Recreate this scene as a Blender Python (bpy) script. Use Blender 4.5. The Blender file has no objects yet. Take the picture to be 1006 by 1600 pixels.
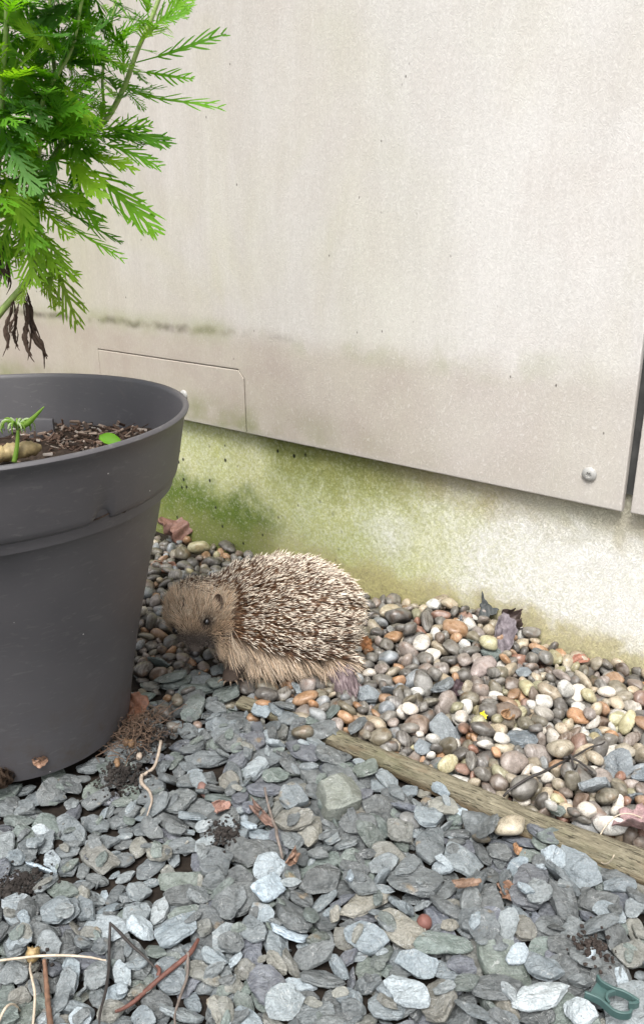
import bpy, bmesh, math, random
import numpy as np
from mathutils import Vector, Matrix, Quaternion

# ------------------------------------------------------------------ camera
SC = bpy.context.scene
COL = SC.collection
CAM_Z, PITCH, ROLL, FPX = .522, .358, -.011, 1250.6
cam_data = bpy.data.cameras.new('camera')
cam = bpy.data.objects.new('camera', cam_data)
COL.objects.link(cam)
_r0 = Vector((1, 0, 0)); _u0 = Vector((0, math.sin(PITCH), math.cos(PITCH))); _f0 = Vector((0, math.cos(PITCH), -math.sin(PITCH)))
_R = math.cos(ROLL) * _r0 + math.sin(ROLL) * _u0
_U = -math.sin(ROLL) * _r0 + math.cos(ROLL) * _u0
cam.matrix_world = Matrix(((_R.x, _U.x, -_f0.x, 0), (_R.y, _U.y, -_f0.y, 0), (_R.z, _U.z, -_f0.z, CAM_Z), (0, 0, 0, 1)))
cam_data.sensor_fit = 'HORIZONTAL'
cam_data.sensor_width = 36
cam_data.lens = 36 * FPX / 1006
cam_data.clip_start = .02
cam_data.clip_end = 400
SC.camera = cam

# ------------------------------------------------------------------ daylight: bright overcast sky
SUN_DIR = Vector((-.12, -.46, .88)).normalized()      # towards the brightest part of the cloud
world = bpy.data.worlds.new('World')
SC.world = world
world.use_nodes = True
_nt = world.node_tree
_nt.nodes.clear()
_sky = _nt.nodes.new('ShaderNodeTexSky')
_sky.sky_type = 'NISHITA'
_sky.sun_disc = False
_sky.sun_elevation = math.asin(SUN_DIR.z)
_sky.sun_rotation = math.atan2(SUN_DIR.x, SUN_DIR.y)
_sky.air_density = 1.0
_sky.dust_density = 5.0
_sky.ozone_density = 1.0
_hs = _nt.nodes.new('ShaderNodeHueSaturation')       # cloud cover greys the blue out, everywhere alike
_hs.inputs['Saturation'].default_value = .30
_bg = _nt.nodes.new('ShaderNodeBackground')
_bg.inputs['Strength'].default_value = .13
_wo = _nt.nodes.new('ShaderNodeOutputWorld')
_nt.links.new(_sky.outputs[0], _hs.inputs['Color'])
_nt.links.new(_hs.outputs[0], _bg.inputs['Color'])
_nt.links.new(_bg.outputs[0], _wo.inputs['Surface'])
sun_data = bpy.data.lights.new('sun', 'SUN')
sun_data.energy = 1.5
sun_data.angle = math.radians(22)
sun_data.color = (1, .985, .96)
sun = bpy.data.objects.new('sun', sun_data)
COL.objects.link(sun)
sun.location = SUN_DIR * 6
sun.rotation_euler = SUN_DIR.to_track_quat('Z', 'Y').to_euler()
SC.view_settings.view_transform = 'Standard'
SC.view_settings.look = 'None'
SC.view_settings.gamma = 1
SC.view_settings.use_curve_mapping = False
SC.view_settings.exposure = 1.05
SC.render.engine = 'CYCLES'
SC.cycles.use_denoising = True
SC.cycles.max_bounces = 8

# ------------------------------------------------------------------ helpers
PI = math.pi
def ground_at(px, py, z=0.0):
    """point of the horizontal plane at height z that lies in the direction of a picture point"""
    u = (px - 503) / FPX; v = -(py - 800) / FPX
    d = _f0 + u * _R + v * _U
    t = (z - CAM_Z) / d.z
    return Vector((0, 0, CAM_Z)) + d * t
def depth_at(px, py, y):
    u = (px - 503) / FPX; v = -(py - 800) / FPX
    d = _f0 + u * _R + v * _U
    return Vector((0, 0, CAM_Z)) + d * (y / d.y)
YAW = .676
WALL_D = .8869                                        # camera to cladding face
WALL_N = Vector((math.sin(YAW), math.cos(YAW), 0)); WALL_T = Vector((math.cos(YAW), -math.sin(YAW), 0))
def wall_at(px, py, d=WALL_D):
    u = (px - 503) / FPX; v = -(py - 800) / FPX
    r = _f0 + u * _R + v * _U
    P = Vector((0, 0, CAM_Z)) + r * (d / r.dot(WALL_N))
    return P.dot(WALL_T), P.z

def sstep(a, b, x):
    t = np.clip((x - a) / (b - a), 0, 1)
    return t * t * (3 - 2 * t)
def terrain(x, y):
    """top of the stone beds"""
    x = np.asarray(x, float); y = np.asarray(y, float)
    s = x * WALL_T.x + y * WALL_T.y
    w = WALL_D + .015 - (x * WALL_N.x + y * WALL_N.y)      # distance in front of the plinth
    near = 1 - sstep(.05, .3, w)
    z = (-.006 - .024 * sstep(-.53, -.62, s) + .010 * sstep(-.70, -.85, s)) * near
    z = z + .030 * np.exp(-((s + .475) / .075) ** 2 - ((w - .02) / .075) ** 2)
    z = z + .006 * np.exp(-((s + .25) / .12) ** 2) * near
    return z

LOG_A, LOG_B = Vector((-.098, .792, -.009)), Vector((.417, .436, -.002))
def log_r(t):
    return .0078 + .0072 * min(1, max(0, t * 1.2))
def slate_side(x, y):
    """>0 on the slate side of the timber edging"""
    d = LOG_B - LOG_A
    return -((x - LOG_A.x) * -d.y + (y - LOG_A.y) * d.x) / math.hypot(d.x, d.y)

def mesh_obj(name, verts, faces, mat=None, parent=None, smooth=True, angle=None, loc=None):
    me = bpy.data.meshes.new(name)
    me.from_pydata([tuple(v) for v in verts], [], [tuple(f) for f in faces])
    me.update()
    if smooth:
        me.polygons.foreach_set('use_smooth', [True] * len(me.polygons))
        if angle: me.set_sharp_from_angle(angle=math.radians(angle))
    if mat: me.materials.append(mat)
    o = bpy.data.objects.new(name, me)
    COL.objects.link(o)
    if parent: o.parent = parent
    if loc is not None: o.location = loc
    return o
def tag(o, label=None, cat=None, group=None, kind=None):
    if label: o['label'] = label
    if cat: o['category'] = cat
    if group: o['group'] = group
    if kind: o['kind'] = kind
    return o
def empty(name, loc=(0, 0, 0), rz=0):
    o = bpy.data.objects.new(name, None)
    o.empty_display_size = .02
    COL.objects.link(o)
    o.location = loc; o.rotation_euler = (0, 0, rz)
    return o

# ------------------------------------------------------------------ stone shapes
def slate_shape(seed, fine=True):
    """a broken flake of slate: cornered outline, split layers, chipped edges; half length 1"""
    r = random.Random(1300 + seed)
    k = r.choice((4, 5, 5, 6, 6, 7))
    b = r.uniform(.46, .82)
    a0 = r.uniform(0, 2 * PI)
    cor = []
    for i in range(k):
        a = a0 + 2 * PI * (i + r.uniform(-.30, .30)) / k
        q = r.uniform(.80, 1.06)
        cor.append(Vector((math.cos(a) * q, math.sin(a) * q * b)))
    out = []
    for i in range(k):
        p, q = cor[i], cor[(i + 1) % k]
        e = q - p; nrm = Vector((e.y, -e.x))
        m = max(2, round(e.length * 24 / 5.2))
        bow = r.uniform(-.03, .065)
        for j in range(m):
            t = j / m + (r.uniform(-.3, .3) / m if j else 0)
            d = bow * 4 * t * (1 - t) * .5 + (r.uniform(-.035, .035) if j else -.02)
            w = p.lerp(q, t) + nrm * d
            if j == 0: w *= .96
            out.append((w.x, w.y))
    mx = max(math.hypot(*p) for p in out)
    out = [(p[0] / mx, p[1] / mx) for p in out]
    seg = len(out)
    h = r.uniform(.13, .24)
    tilt = (r.uniform(-.12, .12), r.uniform(-.18, .18))
    steps = []
    for i in range(r.choice((0, 1, 1, 2, 2))):
        a = r.uniform(0, 2 * PI); steps.append((math.cos(a), math.sin(a), r.uniform(.0, .5), r.uniform(.20, .45) * h))
    chips = []
    for i in range(r.randint(2, 5)):
        a = r.uniform(0, 2 * PI); chips.append((math.cos(a), math.sin(a), r.uniform(.35, .75), r.uniform(.3, .9)))
    ph = [r.uniform(0, 6) for _ in range(6)]
    ga = r.uniform(-.5, .5); gc, gs = math.cos(ga), math.sin(ga)
    def top(x, y):
        z = h + tilt[0] * x + tilt[1] * y
        u, v = gc * x + gs * y, -gs * x + gc * y
        z += .028 * math.sin(2.6 * u + ph[0]) * math.sin(5.2 * v + ph[1]) + .016 * math.sin(4 * u + 13 * v + ph[2]) + .010 * math.sin(19 * v + ph[3] - 3 * u)
        for s in steps:
            d = s[0] * x + s[1] * y + .10 * math.sin(6 * x * s[1] - 6 * y * s[0] + ph[4]) - s[2]
            if d > 0: z -= s[3] * min(1, d / .04)
        for c in chips:
            d = c[0] * x + c[1] * y / b - c[2]
            if d > 0: z -= d * c[3] * .6
        return max(z, -.15 * h)
    V = [(0, 0, -h)]
    prof = [(.55, -1.0), (.88, -.84), (.99, -.40), (.965, -.02), (1.0, .40)]
    jag = [[r.uniform(-.04, .03) for _ in range(seg)] for _ in prof]
    for ri, (f, z) in enumerate(prof):
        for i, (x, y) in enumerate(out):
            g = f + jag[ri][i]
            zz = z * h
            if ri >= 3: zz = min(zz, top(x * .97, y * .97) - .025 * (5 - ri))
            V.append((x * g, y * g, zz + r.uniform(-.015, .015)))
    for f in (.955, .80, .60, .38, .18):
        for i, (x, y) in enumerate(out):
            g = f * (1 + r.uniform(-.03, .03))
            V.append((x * g, y * g, top(x * g, y * g) - (.015 if f > .9 else 0)))
    V.append((0, 0, top(0, 0)))
    F = []
    n = len(prof) + 5
    for i in range(seg): F.append((0, 1 + (i + 1) % seg, 1 + i))
    for k2 in range(n - 1):
        for i in range(seg):
            a = 1 + k2 * seg + i; c = 1 + k2 * seg + (i + 1) % seg
            if (i + k2) % 2: F.append((a, c, c + seg)); F.append((a, c + seg, a + seg))
            else: F.append((a, c, a + seg)); F.append((c, c + seg, a + seg))
    l = 1 + (n - 1) * seg
    for i in range(seg): F.append((l + i, l + (i + 1) % seg, len(V) - 1))
    return V, F

_ico = {}
def ico(n):
    if n not in _ico:
        bm = bmesh.new()
        bmesh.ops.create_icosphere(bm, subdivisions=n, radius=1)
        bm.verts.ensure_lookup_table()
        _ico[n] = ([tuple(v.co) for v in bm.verts], [tuple(v.index for v in f.verts) for f in bm.faces])
        bm.free()
    return _ico[n]
def pebble_shape(seed, n=3):
    """a water-worn pebble, half length 1"""
    r = random.Random(5000 + seed)
    V0, F = ico(n)
    b, c = r.uniform(.66, .88), r.uniform(.42, .62)
    ex = r.choice((8, 12, 22))
    dirs = []
    for i in range(9):
        d = Vector((r.gauss(0, 1), r.gauss(0, 1), r.gauss(0, 1))).normalized(); dirs.append((d, r.uniform(.66, .96)))
    ph = [r.uniform(0, 6) for _ in range(6)]
    V = []
    for x, y, z in V0:
        d = Vector((x, y, z)); s = 1.0
        for q, h in dirs:
            k = d.dot(q)
            if k > .05: s += (k / h) ** ex
        f = s ** (-1 / ex)
        f *= 1 + .04 * math.sin(2.3 * x + ph[0]) * math.sin(2.1 * y + ph[1]) + .025 * math.sin(4 * z + 3 * x + ph[2])
        V.append((x * f, y * f * b, z * f * c))
    m = max(abs(v[0]) for v in V)
    return [(v[0] / m, v[1] / m, v[2] / m) for v in V], F
N_SLATE, N_PEBBLE = 26, 24
# where the stones of the two beds came to rest: place (half mm), turn, size, shape and colour of each
N_CHIPS = 1117  # many background chips carry darker colours, painting in shade between the paler ones
STONES = [
429,811,-15,1,1,14,91,96,83,22,1,299,816,5,-6,-2,6,81,67,76,6,5,263,879,-15,10,-5,51,90,97,69,22,3,147,1040,-9,0,60,-4,90,79,93,12,0,-62,829,-15,12,5,6,56,89,59,18,1,
177,918,-10,0,2,1,86,70,45,19,3,429,1074,-13,14,-3,-23,84,96,62,0,1,112,831,-1,-2,-2,-17,71,64,47,5,5,-233,873,-20,6,-5,-26,67,54,68,13,1,-5,1052,-12,12,4,13,78,90,65,2,2,
-236,955,-16,-4,-11,11,73,76,55,16,1,137,888,-16,13,-6,-15,64,63,37,17,1,62,937,-15,8,0,-17,67,65,57,22,1,341,1029,-12,-3,8,-53,91,86,89,1,6,237,955,-8,11,-3,-29,68,100,72,11,0,
118,950,-17,-2,-11,54,91,99,100,14,4,161,830,-14,-20,-3,41,86,79,90,10,4,-87,857,-18,8,0,56,70,64,68,13,6,-21,910,-21,10,-12,4,65,56,46,9,0,-140,1116,-12,-6,-12,57,84,83,59,19,2,
244,835,-4,-1,-60,2,80,67,78,24,2,187,1129,-19,-1,3,-50,82,78,72,15,0,321,872,-8,3,-5,-22,64,51,48,8,1,-155,992,1,9,0,22,59,84,80,14,0,-51,981,-18,1,15,46,91,96,83,4,0,
384,996,-11,9,0,45,72,64,71,22,2,-196,1191,-18,-3,-2,50,91,99,75,13,2,240,1099,-24,1,6,-14,73,77,51,16,1,392,831,-8,56,16,12,54,58,48,19,0,-93,1023,-1,10,15,25,72,58,48,16,5,
351,795,3,11,-6,-23,43,50,61,22,5,-402,1115,-24,4,-1,-19,84,62,62,16,4,-354,964,-21,58,-16,5,86,87,87,25,5,-191,1088,-10,3,0,-2,58,82,73,16,0,-344,879,-21,0,-4,24,43,68,71,6,1,
-429,919,-7,19,-9,25,38,56,55,23,1,66,1006,-17,19,-57,-1,91,84,89,14,4,-99,1075,-8,11,6,-3,54,98,77,14,5,588,1330,-4,12,-10,2,64,80,105,23,18,-4,872,-26,-13,0,-7,69,46,53,13,0,
442,1004,-19,21,55,3,68,64,50,16,2,-467,878,-14,4,1,1,40,65,41,19,1,-57,1238,-1,4,7,-13,60,106,67,3,1,106,1224,-16,13,9,-6,75,81,60,6,2,-60,1181,-2,5,-10,-12,79,80,87,4,4,
419,938,5,-10,-10,4,68,40,58,21,0,-242,1393,-27,0,1,60,91,77,91,6,0,136,1158,-10,15,0,-4,51,58,59,16,4,-243,1062,-27,13,-1,2,90,48,38,16,3,-188,959,-22,-36,-47,-8,83,87,78,10,2,
-293,959,-17,-3,20,0,54,69,62,18,5,464,899,-13,6,0,13,57,54,39,16,4,284,949,-8,10,-15,34,58,55,40,20,1,-308,821,-22,-3,-2,12,38,53,44,10,4,415,855,-21,15,5,30,91,99,86,25,0,
-114,945,-9,2,-5,-31,57,54,41,15,1,-475,1189,-27,10,1,-20,81,62,39,5,0,257,1445,-1,6,14,-22,71,84,54,16,18,-203,814,-20,-17,12,4,67,53,47,15,1,-244,831,-22,4,-2,-15,51,43,42,13,2,
81,1147,-10,17,22,-15,71,59,46,6,3,82,819,-15,9,59,-8,54,57,49,13,1,-282,1249,-12,-2,-2,31,73,79,69,16,0,-17,816,-24,3,-11,-4,58,48,63,12,0,27,1318,-12,54,-26,-1,78,81,84,23,0,
192,1188,-5,3,4,-9,54,63,64,8,1,-185,876,-15,0,1,-14,61,49,39,19,4,344,1003,4,8,-5,-23,42,71,73,4,1,386,926,-19,5,2,-44,76,70,54,10,0,-437,989,-8,-10,-4,52,63,66,61,1,1,
-576,1224,-27,-5,-2,-12,62,74,75,12,3,-242,1029,-24,-60,-2,-2,57,58,43,22,2,-145,922,-8,18,13,4,43,37,52,13,0,261,994,-23,2,-8,28,82,87,63,6,2,383,887,-5,-8,-3,-26,50,52,61,24,0,
179,799,-17,6,-12,-45,91,94,87,5,0,284,1183,-19,9,3,-10,81,89,66,0,0,-116,1279,-13,59,-6,0,76,64,56,10,6,-140,1011,-14,-15,58,7,91,86,81,6,0,201,879,-8,-6,-4,-27,43,70,60,14,6,
-385,860,-19,13,-4,42,46,46,39,9,1,-143,1339,-11,3,-8,-15,55,79,88,22,5,-291,905,-25,4,-4,-29,82,72,84,2,0,448,928,-12,-17,16,-54,55,53,49,16,2,-39,1389,-5,2,6,57,91,98,95,21,6,
14,1368,-2,-4,7,-5,64,78,76,12,0,99,1078,-10,18,-11,9,52,50,40,5,1,-27,1170,-12,-3,6,-45,73,75,71,0,4,236,993,-8,18,-14,36,50,54,54,24,0,-82,942,-26,-1,-1,48,91,77,90,2,1,
311,948,-16,6,-2,-29,43,46,55,13,4,-322,1226,-4,3,-15,0,59,62,72,23,0,359,918,-13,3,-2,-4,39,60,48,18,2,-475,810,-13,5,-3,-60,91,85,89,24,3,57,1176,-7,0,4,-60,68,59,53,13,2,
287,892,-2,11,5,20,45,39,34,15,5,283,816,-20,16,57,1,80,80,86,18,2,56,1033,-2,0,-3,-28,70,49,56,22,0,245,1036,-13,-19,-10,29,71,60,75,16,0,-313,1040,-26,-3,11,1,45,74,48,3,1,
-445,1269,-25,8,-7,19,59,46,35,16,0,181,966,-28,0,0,-36,71,69,78,17,6,353,876,-10,-3,-2,43,50,50,45,12,2,485,1025,-5,0,-5,-2,54,34,61,21,1,-257,1142,-24,4,0,-4,59,67,59,14,0,
420,1417,-1,-1,-1,6,63,74,85,12,18,194,990,-14,1,5,-20,62,37,55,4,2,-441,1037,-20,3,-4,-6,56,45,46,10,3,-273,999,-24,3,0,-43,46,40,44,1,5,201,839,5,-2,-2,13,40,39,30,10,3,
-233,1622,-20,-8,-1,42,75,107,90,9,3,-326,916,-26,14,-9,-36,75,63,67,7,0,-435,1205,-29,5,-3,-18,65,55,63,6,0,199,796,7,-10,9,-9,48,36,24,5,0,395,1090,-10,18,-16,-19,45,54,46,1,5,
-424,808,-18,0,2,30,62,57,52,11,3,-126,1220,-18,-7,-16,18,69,65,59,9,2,-120,931,-22,-4,-7,47,91,74,68,20,6,-307,1101,-32,-53,-28,-1,67,69,61,7,0,-308,994,-22,7,3,36,44,53,65,13,1,
306,1112,-16,-4,1,55,47,43,51,8,2,-459,905,-28,37,-47,2,71,76,75,6,4,-54,950,-18,-12,10,0,64,64,46,13,5,-299,1554,-12,7,-6,36,76,77,68,9,3,399,1042,-9,-24,20,-17,68,77,62,10,0,
521,1247,13,-31,0,12,79,79,61,3,18,57,858,-22,8,-18,-4,50,42,36,6,0,-259,809,-21,11,-5,-6,36,46,31,10,1,224,1224,-12,-1,3,-3,55,61,50,1,4,79,1330,-7,-5,-7,-11,56,86,53,5,3,
-539,1118,-27,8,7,43,83,67,63,9,0,338,797,-19,11,-2,-23,91,99,77,5,3,-338,1273,-15,-34,49,-1,66,65,63,16,0,-303,877,-21,7,6,-28,45,51,44,3,1,35,818,-19,20,8,-7,36,39,51,24,0,
386,1140,-3,-11,-32,47,51,43,46,19,6,139,1067,-1,-5,1,23,54,41,41,23,0,-189,1052,-15,35,-8,10,41,55,39,17,0,-504,994,-11,6,-1,-23,73,77,72,25,5,-321,1179,-16,15,-1,-23,55,49,54,9,0,
-100,1312,-7,-2,4,1,55,81,62,14,3,14,896,-26,-14,-36,40,49,48,50,2,1,292,1154,2,-17,-7,29,74,74,69,7,2,-212,1023,-16,-2,10,-1,41,61,41,18,0,98,1591,-4,7,2,-25,55,79,88,6,18,
-14,1087,-26,5,-3,-55,89,93,71,9,3,-170,903,-19,9,10,-13,46,31,41,8,1,-481,983,-3,9,6,46,52,66,64,18,2,112,1097,-18,29,52,8,77,76,60,5,4,-41,1019,-23,-16,2,-26,54,54,57,10,2,
-62,1133,-4,1,8,0,44,65,50,0,0,-390,994,-17,5,-8,-27,67,61,47,3,1,-249,1246,-29,-1,0,58,91,74,89,4,0,-361,911,-29,-2,8,10,52,42,43,12,6,-126,887,-23,13,-17,-9,40,62,55,14,4,
369,847,-4,27,7,-4,39,41,40,2,0,-75,893,-18,32,-6,-24,41,29,45,12,4,-581,1144,-22,-38,-46,-1,57,61,60,4,1,-366,827,-26,4,-43,41,60,51,57,3,1,-407,1447,-32,-34,49,2,55,60,41,16,5,
-448,836,-23,7,24,-39,40,41,32,12,4,84,909,-23,-6,1,35,55,48,39,20,3,55,1080,-24,-47,36,10,77,77,77,12,3,497,986,-9,6,3,-52,44,47,50,25,1,335,920,-28,2,9,-59,54,49,56,13,3,
-6,1015,-27,-15,-9,19,62,62,50,14,1,450,973,-9,17,-3,-12,52,50,40,25,1,-56,900,-23,-12,21,-22,49,46,39,0,4,19,1232,-26,3,0,-35,78,77,84,10,0,-450,946,-8,-5,-2,-60,64,63,70,19,0,
-284,1194,-21,-11,6,-14,79,74,79,18,2,199,1027,-19,-3,7,-56,60,50,54,14,0,-459,1309,-33,0,0,33,65,73,41,17,3,-203,917,-20,5,8,56,49,42,47,17,0,-105,980,-12,-55,17,-3,43,36,42,21,1,
61,885,-31,38,46,2,56,60,52,24,3,-520,1201,-33,-16,-57,-5,62,64,51,23,3,-148,1428,-9,13,-5,16,42,76,62,9,6,26,948,-30,10,-5,-14,44,57,42,0,4,-128,1377,-20,2,58,10,91,90,80,17,0,
0,981,-29,-4,-4,-55,54,59,47,15,2,44,1144,-26,-41,44,4,91,77,95,12,2,120,993,-10,-20,14,-10,53,64,66,0,1,-154,933,-11,15,9,1,45,58,54,1,1,493,1050,-18,5,1,-10,57,54,52,4,2,
354,1150,-26,-12,1,-13,68,60,52,21,6,-483,1112,-30,-11,3,-32,61,55,34,3,5,-483,933,-18,33,49,-7,66,67,52,17,0,-397,1504,-34,58,13,3,68,60,54,24,0,-385,830,-14,-1,-15,3,34,60,34,17,1,
-417,974,5,2,2,3,29,37,35,12,1,125,1312,-21,-5,15,-25,57,82,66,14,1,-513,1164,-31,3,-4,43,52,60,50,7,1,279,1122,-27,9,13,42,56,50,52,17,2,304,1045,-15,19,23,24,70,41,62,21,0,
-374,1689,-14,-4,-5,0,74,58,68,23,3,-142,813,-13,-6,14,-30,42,41,36,19,4,-385,1290,-29,0,0,52,70,62,65,17,3,345,864,-23,-4,-5,13,91,98,75,1,2,182,876,-20,57,-18,5,66,57,65,20,1,
48,1072,-13,9,6,-7,52,44,50,4,2,-152,816,-17,3,10,-21,45,48,38,20,4,-119,832,-26,10,-15,49,38,40,40,6,3,-405,936,-21,12,5,37,44,41,42,16,2,-522,1043,-21,-52,-29,3,44,45,37,6,2,
-249,1562,-16,9,0,-25,68,47,56,8,0,-104,1216,-20,-6,-8,18,64,52,47,5,4,-204,865,-27,6,-6,23,47,41,37,7,6,-386,883,-21,2,-17,44,59,60,49,2,1,-168,873,-27,-58,-11,-7,61,54,45,17,0,
-412,888,-18,53,-26,3,36,34,33,8,6,-265,923,-28,25,53,-10,49,48,39,0,3,-546,1108,-12,1,9,2,33,40,51,21,1,-197,1408,2,8,-5,-18,65,77,44,17,2,-339,1149,-33,1,0,41,46,52,45,6,4,
-338,855,-33,0,-2,-35,42,39,42,4,0,-256,1316,-21,1,2,-30,60,46,60,24,1,-300,1487,-28,8,6,-8,46,52,42,13,0,-194,951,-9,7,-5,-3,28,41,38,5,4,-196,844,-35,0,0,-29,33,36,28,9,1,
-169,874,-9,-3,15,-55,38,36,38,2,0,-268,1755,-38,1,0,5,61,90,66,11,0,-192,1311,-22,17,-12,7,42,67,44,5,4,-475,925,4,8,-5,4,40,73,58,11,1,-468,1142,-33,0,1,-8,43,54,49,4,0,
-352,928,-21,25,-16,18,30,41,35,0,0,-284,893,-14,-4,1,10,35,33,35,15,1,-42,1096,-9,17,19,26,43,45,44,10,2,-355,1042,-33,48,36,-3,46,40,39,17,0,-363,1685,-28,-3,-4,3,75,98,74,4,3,
-145,1055,-9,8,-2,-15,46,32,41,23,2,-421,861,-21,-5,-1,-14,50,48,51,16,4,272,1596,15,0,-15,-32,72,83,64,5,18,-230,993,-24,7,-3,7,53,34,36,12,3,-22,1311,-15,-30,-52,1,80,77,83,7,0,
-309,1715,-38,-1,0,-15,73,85,58,16,1,-182,1372,-17,-27,52,-4,91,85,76,3,6,-278,854,-21,-8,-12,-15,45,45,52,7,4,-559,1073,-14,-39,-34,-8,44,42,47,5,6,-197,1265,-23,-10,7,5,70,58,52,17,3,
167,830,7,-9,-12,-2,33,24,35,1,1,238,788,1,8,7,-19,32,32,32,19,2,354,952,-29,0,-5,59,69,75,52,8,2,-110,1116,-22,-57,13,-5,90,94,67,17,2,238,1167,-26,-3,14,57,52,49,47,17,2,
245,824,-21,15,-18,-24,68,63,74,0,4,-320,1589,-26,-7,59,2,91,96,87,16,2,330,1083,-21,-50,-15,-18,45,38,37,4,1,260,823,5,-1,4,-31,40,35,40,7,5,-305,1654,-28,-6,1,9,91,88,82,19,3,
-394,1074,-34,-1,1,-11,44,29,36,13,0,-44,867,-33,60,2,-2,54,46,53,14,5,329,1117,-29,-1,1,-25,85,78,84,23,6,-296,1122,-19,-2,0,-18,52,59,59,15,4,-310,851,-23,1,-1,-1,34,52,46,14,1,
-59,1059,-10,-41,-42,-9,48,49,34,10,2,-215,1447,-2,12,0,17,62,52,59,21,0,-277,1419,-17,-4,-1,15,57,50,45,8,0,-248,1207,-13,-11,6,11,53,70,50,20,1,-12,939,-21,-2,5,22,40,32,40,16,3,
85,820,-7,-9,-4,-25,36,33,36,18,4,-84,1140,-15,-49,26,-5,58,51,55,14,6,92,1049,-12,-21,-33,-13,46,79,70,14,1,-400,911,-21,36,6,14,41,34,43,11,2,209,1393,-7,13,13,6,49,62,55,19,18,
-23,1268,-8,27,-53,-4,43,44,38,21,2,98,960,-8,2,-3,52,36,35,36,6,3,68,1443,15,6,-14,-47,63,62,48,10,0,-362,1120,-33,1,-2,-14,49,49,41,15,0,33,910,-26,-1,-15,9,39,45,28,3,6,
-477,852,-24,9,59,-2,45,47,43,1,3,-111,805,-22,-2,1,-21,52,53,45,18,1,201,1080,-19,-58,5,-13,39,44,57,4,5,353,952,-19,6,3,-7,43,44,30,2,0,-394,809,-11,1,2,29,30,29,30,8,0,
222,895,-27,1,0,29,91,78,90,11,4,-61,1450,-9,-28,43,25,70,61,74,20,2,-393,1210,-30,-1,-5,-14,50,53,49,6,0,-403,1157,-29,5,-4,-1,68,62,36,3,0,-116,1170,-27,-7,0,-16,75,70,63,0,1,
-362,1324,-31,24,55,2,72,57,58,1,0,-24,974,-8,-2,17,35,50,51,51,18,3,-377,934,-19,-11,10,-6,33,49,28,3,0,40,1128,-9,-14,-4,14,46,38,48,13,0,-348,811,-16,9,10,27,28,26,28,9,0,
-362,1402,-31,0,-5,-10,48,46,38,12,6,57,1214,-17,-55,-15,7,57,62,44,1,4,-527,1070,-21,-4,-2,-58,43,35,48,0,6,-181,1179,-2,2,-6,-16,36,49,37,19,1,-273,1172,-14,11,6,-5,41,27,30,8,0,
139,1262,-12,2,-2,-30,47,37,30,10,0,-425,997,-17,2,-11,-18,64,58,53,21,1,-259,1661,-13,-7,5,38,66,91,69,11,3,-452,1100,-31,-1,-1,-1,35,52,53,16,0,18,1051,-33,0,-1,-22,66,71,47,14,2,
-185,1329,-19,30,46,23,58,52,49,24,0,-238,1504,-26,8,1,-11,55,74,74,6,1,197,958,-16,-10,11,-57,35,32,31,0,4,-138,857,-17,-1,10,-3,29,52,40,14,4,-473,925,14,14,-9,12,27,27,27,8,3,
22,809,-23,1,-1,55,40,38,40,21,2,-67,1346,-12,13,-8,57,53,56,50,0,2,151,1220,-11,-24,12,3,57,44,59,22,6,-223,1177,-10,1,-7,-10,33,42,45,8,5,-313,1315,-16,-11,20,34,57,88,67,2,0,
-362,1439,-31,-5,1,0,40,71,63,14,0,-13,1101,-7,-7,-5,-12,39,30,39,10,0,-407,833,-18,-17,15,-13,37,31,37,19,3,-299,1117,-9,-3,1,-39,39,36,39,17,3,-499,1094,-24,-30,6,-9,61,61,44,14,5,
-348,1079,-33,1,0,17,34,32,41,6,1,-175,1033,-20,6,-16,22,49,45,48,19,3,-427,851,-11,-3,-12,51,30,22,30,22,2,-371,949,-13,-7,-2,59,39,34,39,7,4,-12,758,-13,4,-8,-54,91,91,94,13,0,
-554,1179,-27,7,8,-8,46,57,61,20,3,-525,1151,-18,-3,9,40,38,36,48,13,1,91,1183,-20,4,-6,55,63,66,67,17,3,-127,807,-18,20,-2,-56,39,30,39,5,2,-477,1004,-25,3,6,36,67,57,72,22,0,
-164,1258,-13,-2,5,46,41,42,40,13,6,506,1000,-3,-3,5,-20,33,32,33,12,0,-409,1339,-33,35,48,2,43,45,30,5,2,359,990,-30,-56,-16,-13,43,45,37,0,6,58,1272,-20,-43,41,-3,62,68,65,9,0,
106,866,-22,46,-37,4,63,62,63,11,0,-216,1140,-16,7,5,-57,40,41,30,9,1,490,956,-27,-44,-39,-1,43,38,41,13,4,101,1319,-30,0,1,-29,77,105,65,2,1,169,1289,-29,-6,-6,8,38,67,53,2,1,
-393,1251,-18,-5,-1,-3,39,46,45,4,3,-364,854,-34,-1,0,26,45,41,33,2,3,-20,830,-20,-7,6,57,33,24,33,25,4,-416,1141,-12,-2,-11,53,38,28,38,21,0,281,1063,-23,45,-37,13,63,54,61,7,2,
233,951,1,13,4,-54,32,32,32,11,1,48,938,-7,-3,-14,28,32,23,32,17,4,432,857,-16,5,12,-43,35,25,35,1,5,-335,1363,-25,-5,-11,25,38,66,42,11,0,-60,1041,-9,15,-3,0,36,26,36,18,1,
72,1104,-11,-4,11,-58,34,25,34,1,2,-449,1096,-23,2,-6,-52,35,29,35,15,3,19,842,-15,7,2,5,24,19,24,1,4,-485,1234,-31,48,35,5,56,46,51,10,6,62,983,-24,-1,12,59,48,50,48,21,6,
243,1331,-20,13,13,-27,54,46,41,16,3,-425,1096,-33,43,41,-9,44,37,42,20,0,243,789,-6,15,0,-4,48,32,37,13,0,-59,1172,7,8,-11,-45,35,32,35,12,2,7,1154,-17,-15,-3,54,50,47,49,10,1,
-95,1468,-17,-51,23,-20,58,48,60,23,4,-421,1679,-32,27,-53,3,50,51,50,8,4,360,1102,-16,3,6,10,50,51,36,2,3,326,1002,10,5,2,-18,31,29,31,3,1,14,983,-17,0,20,-43,28,25,28,5,4,
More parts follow.
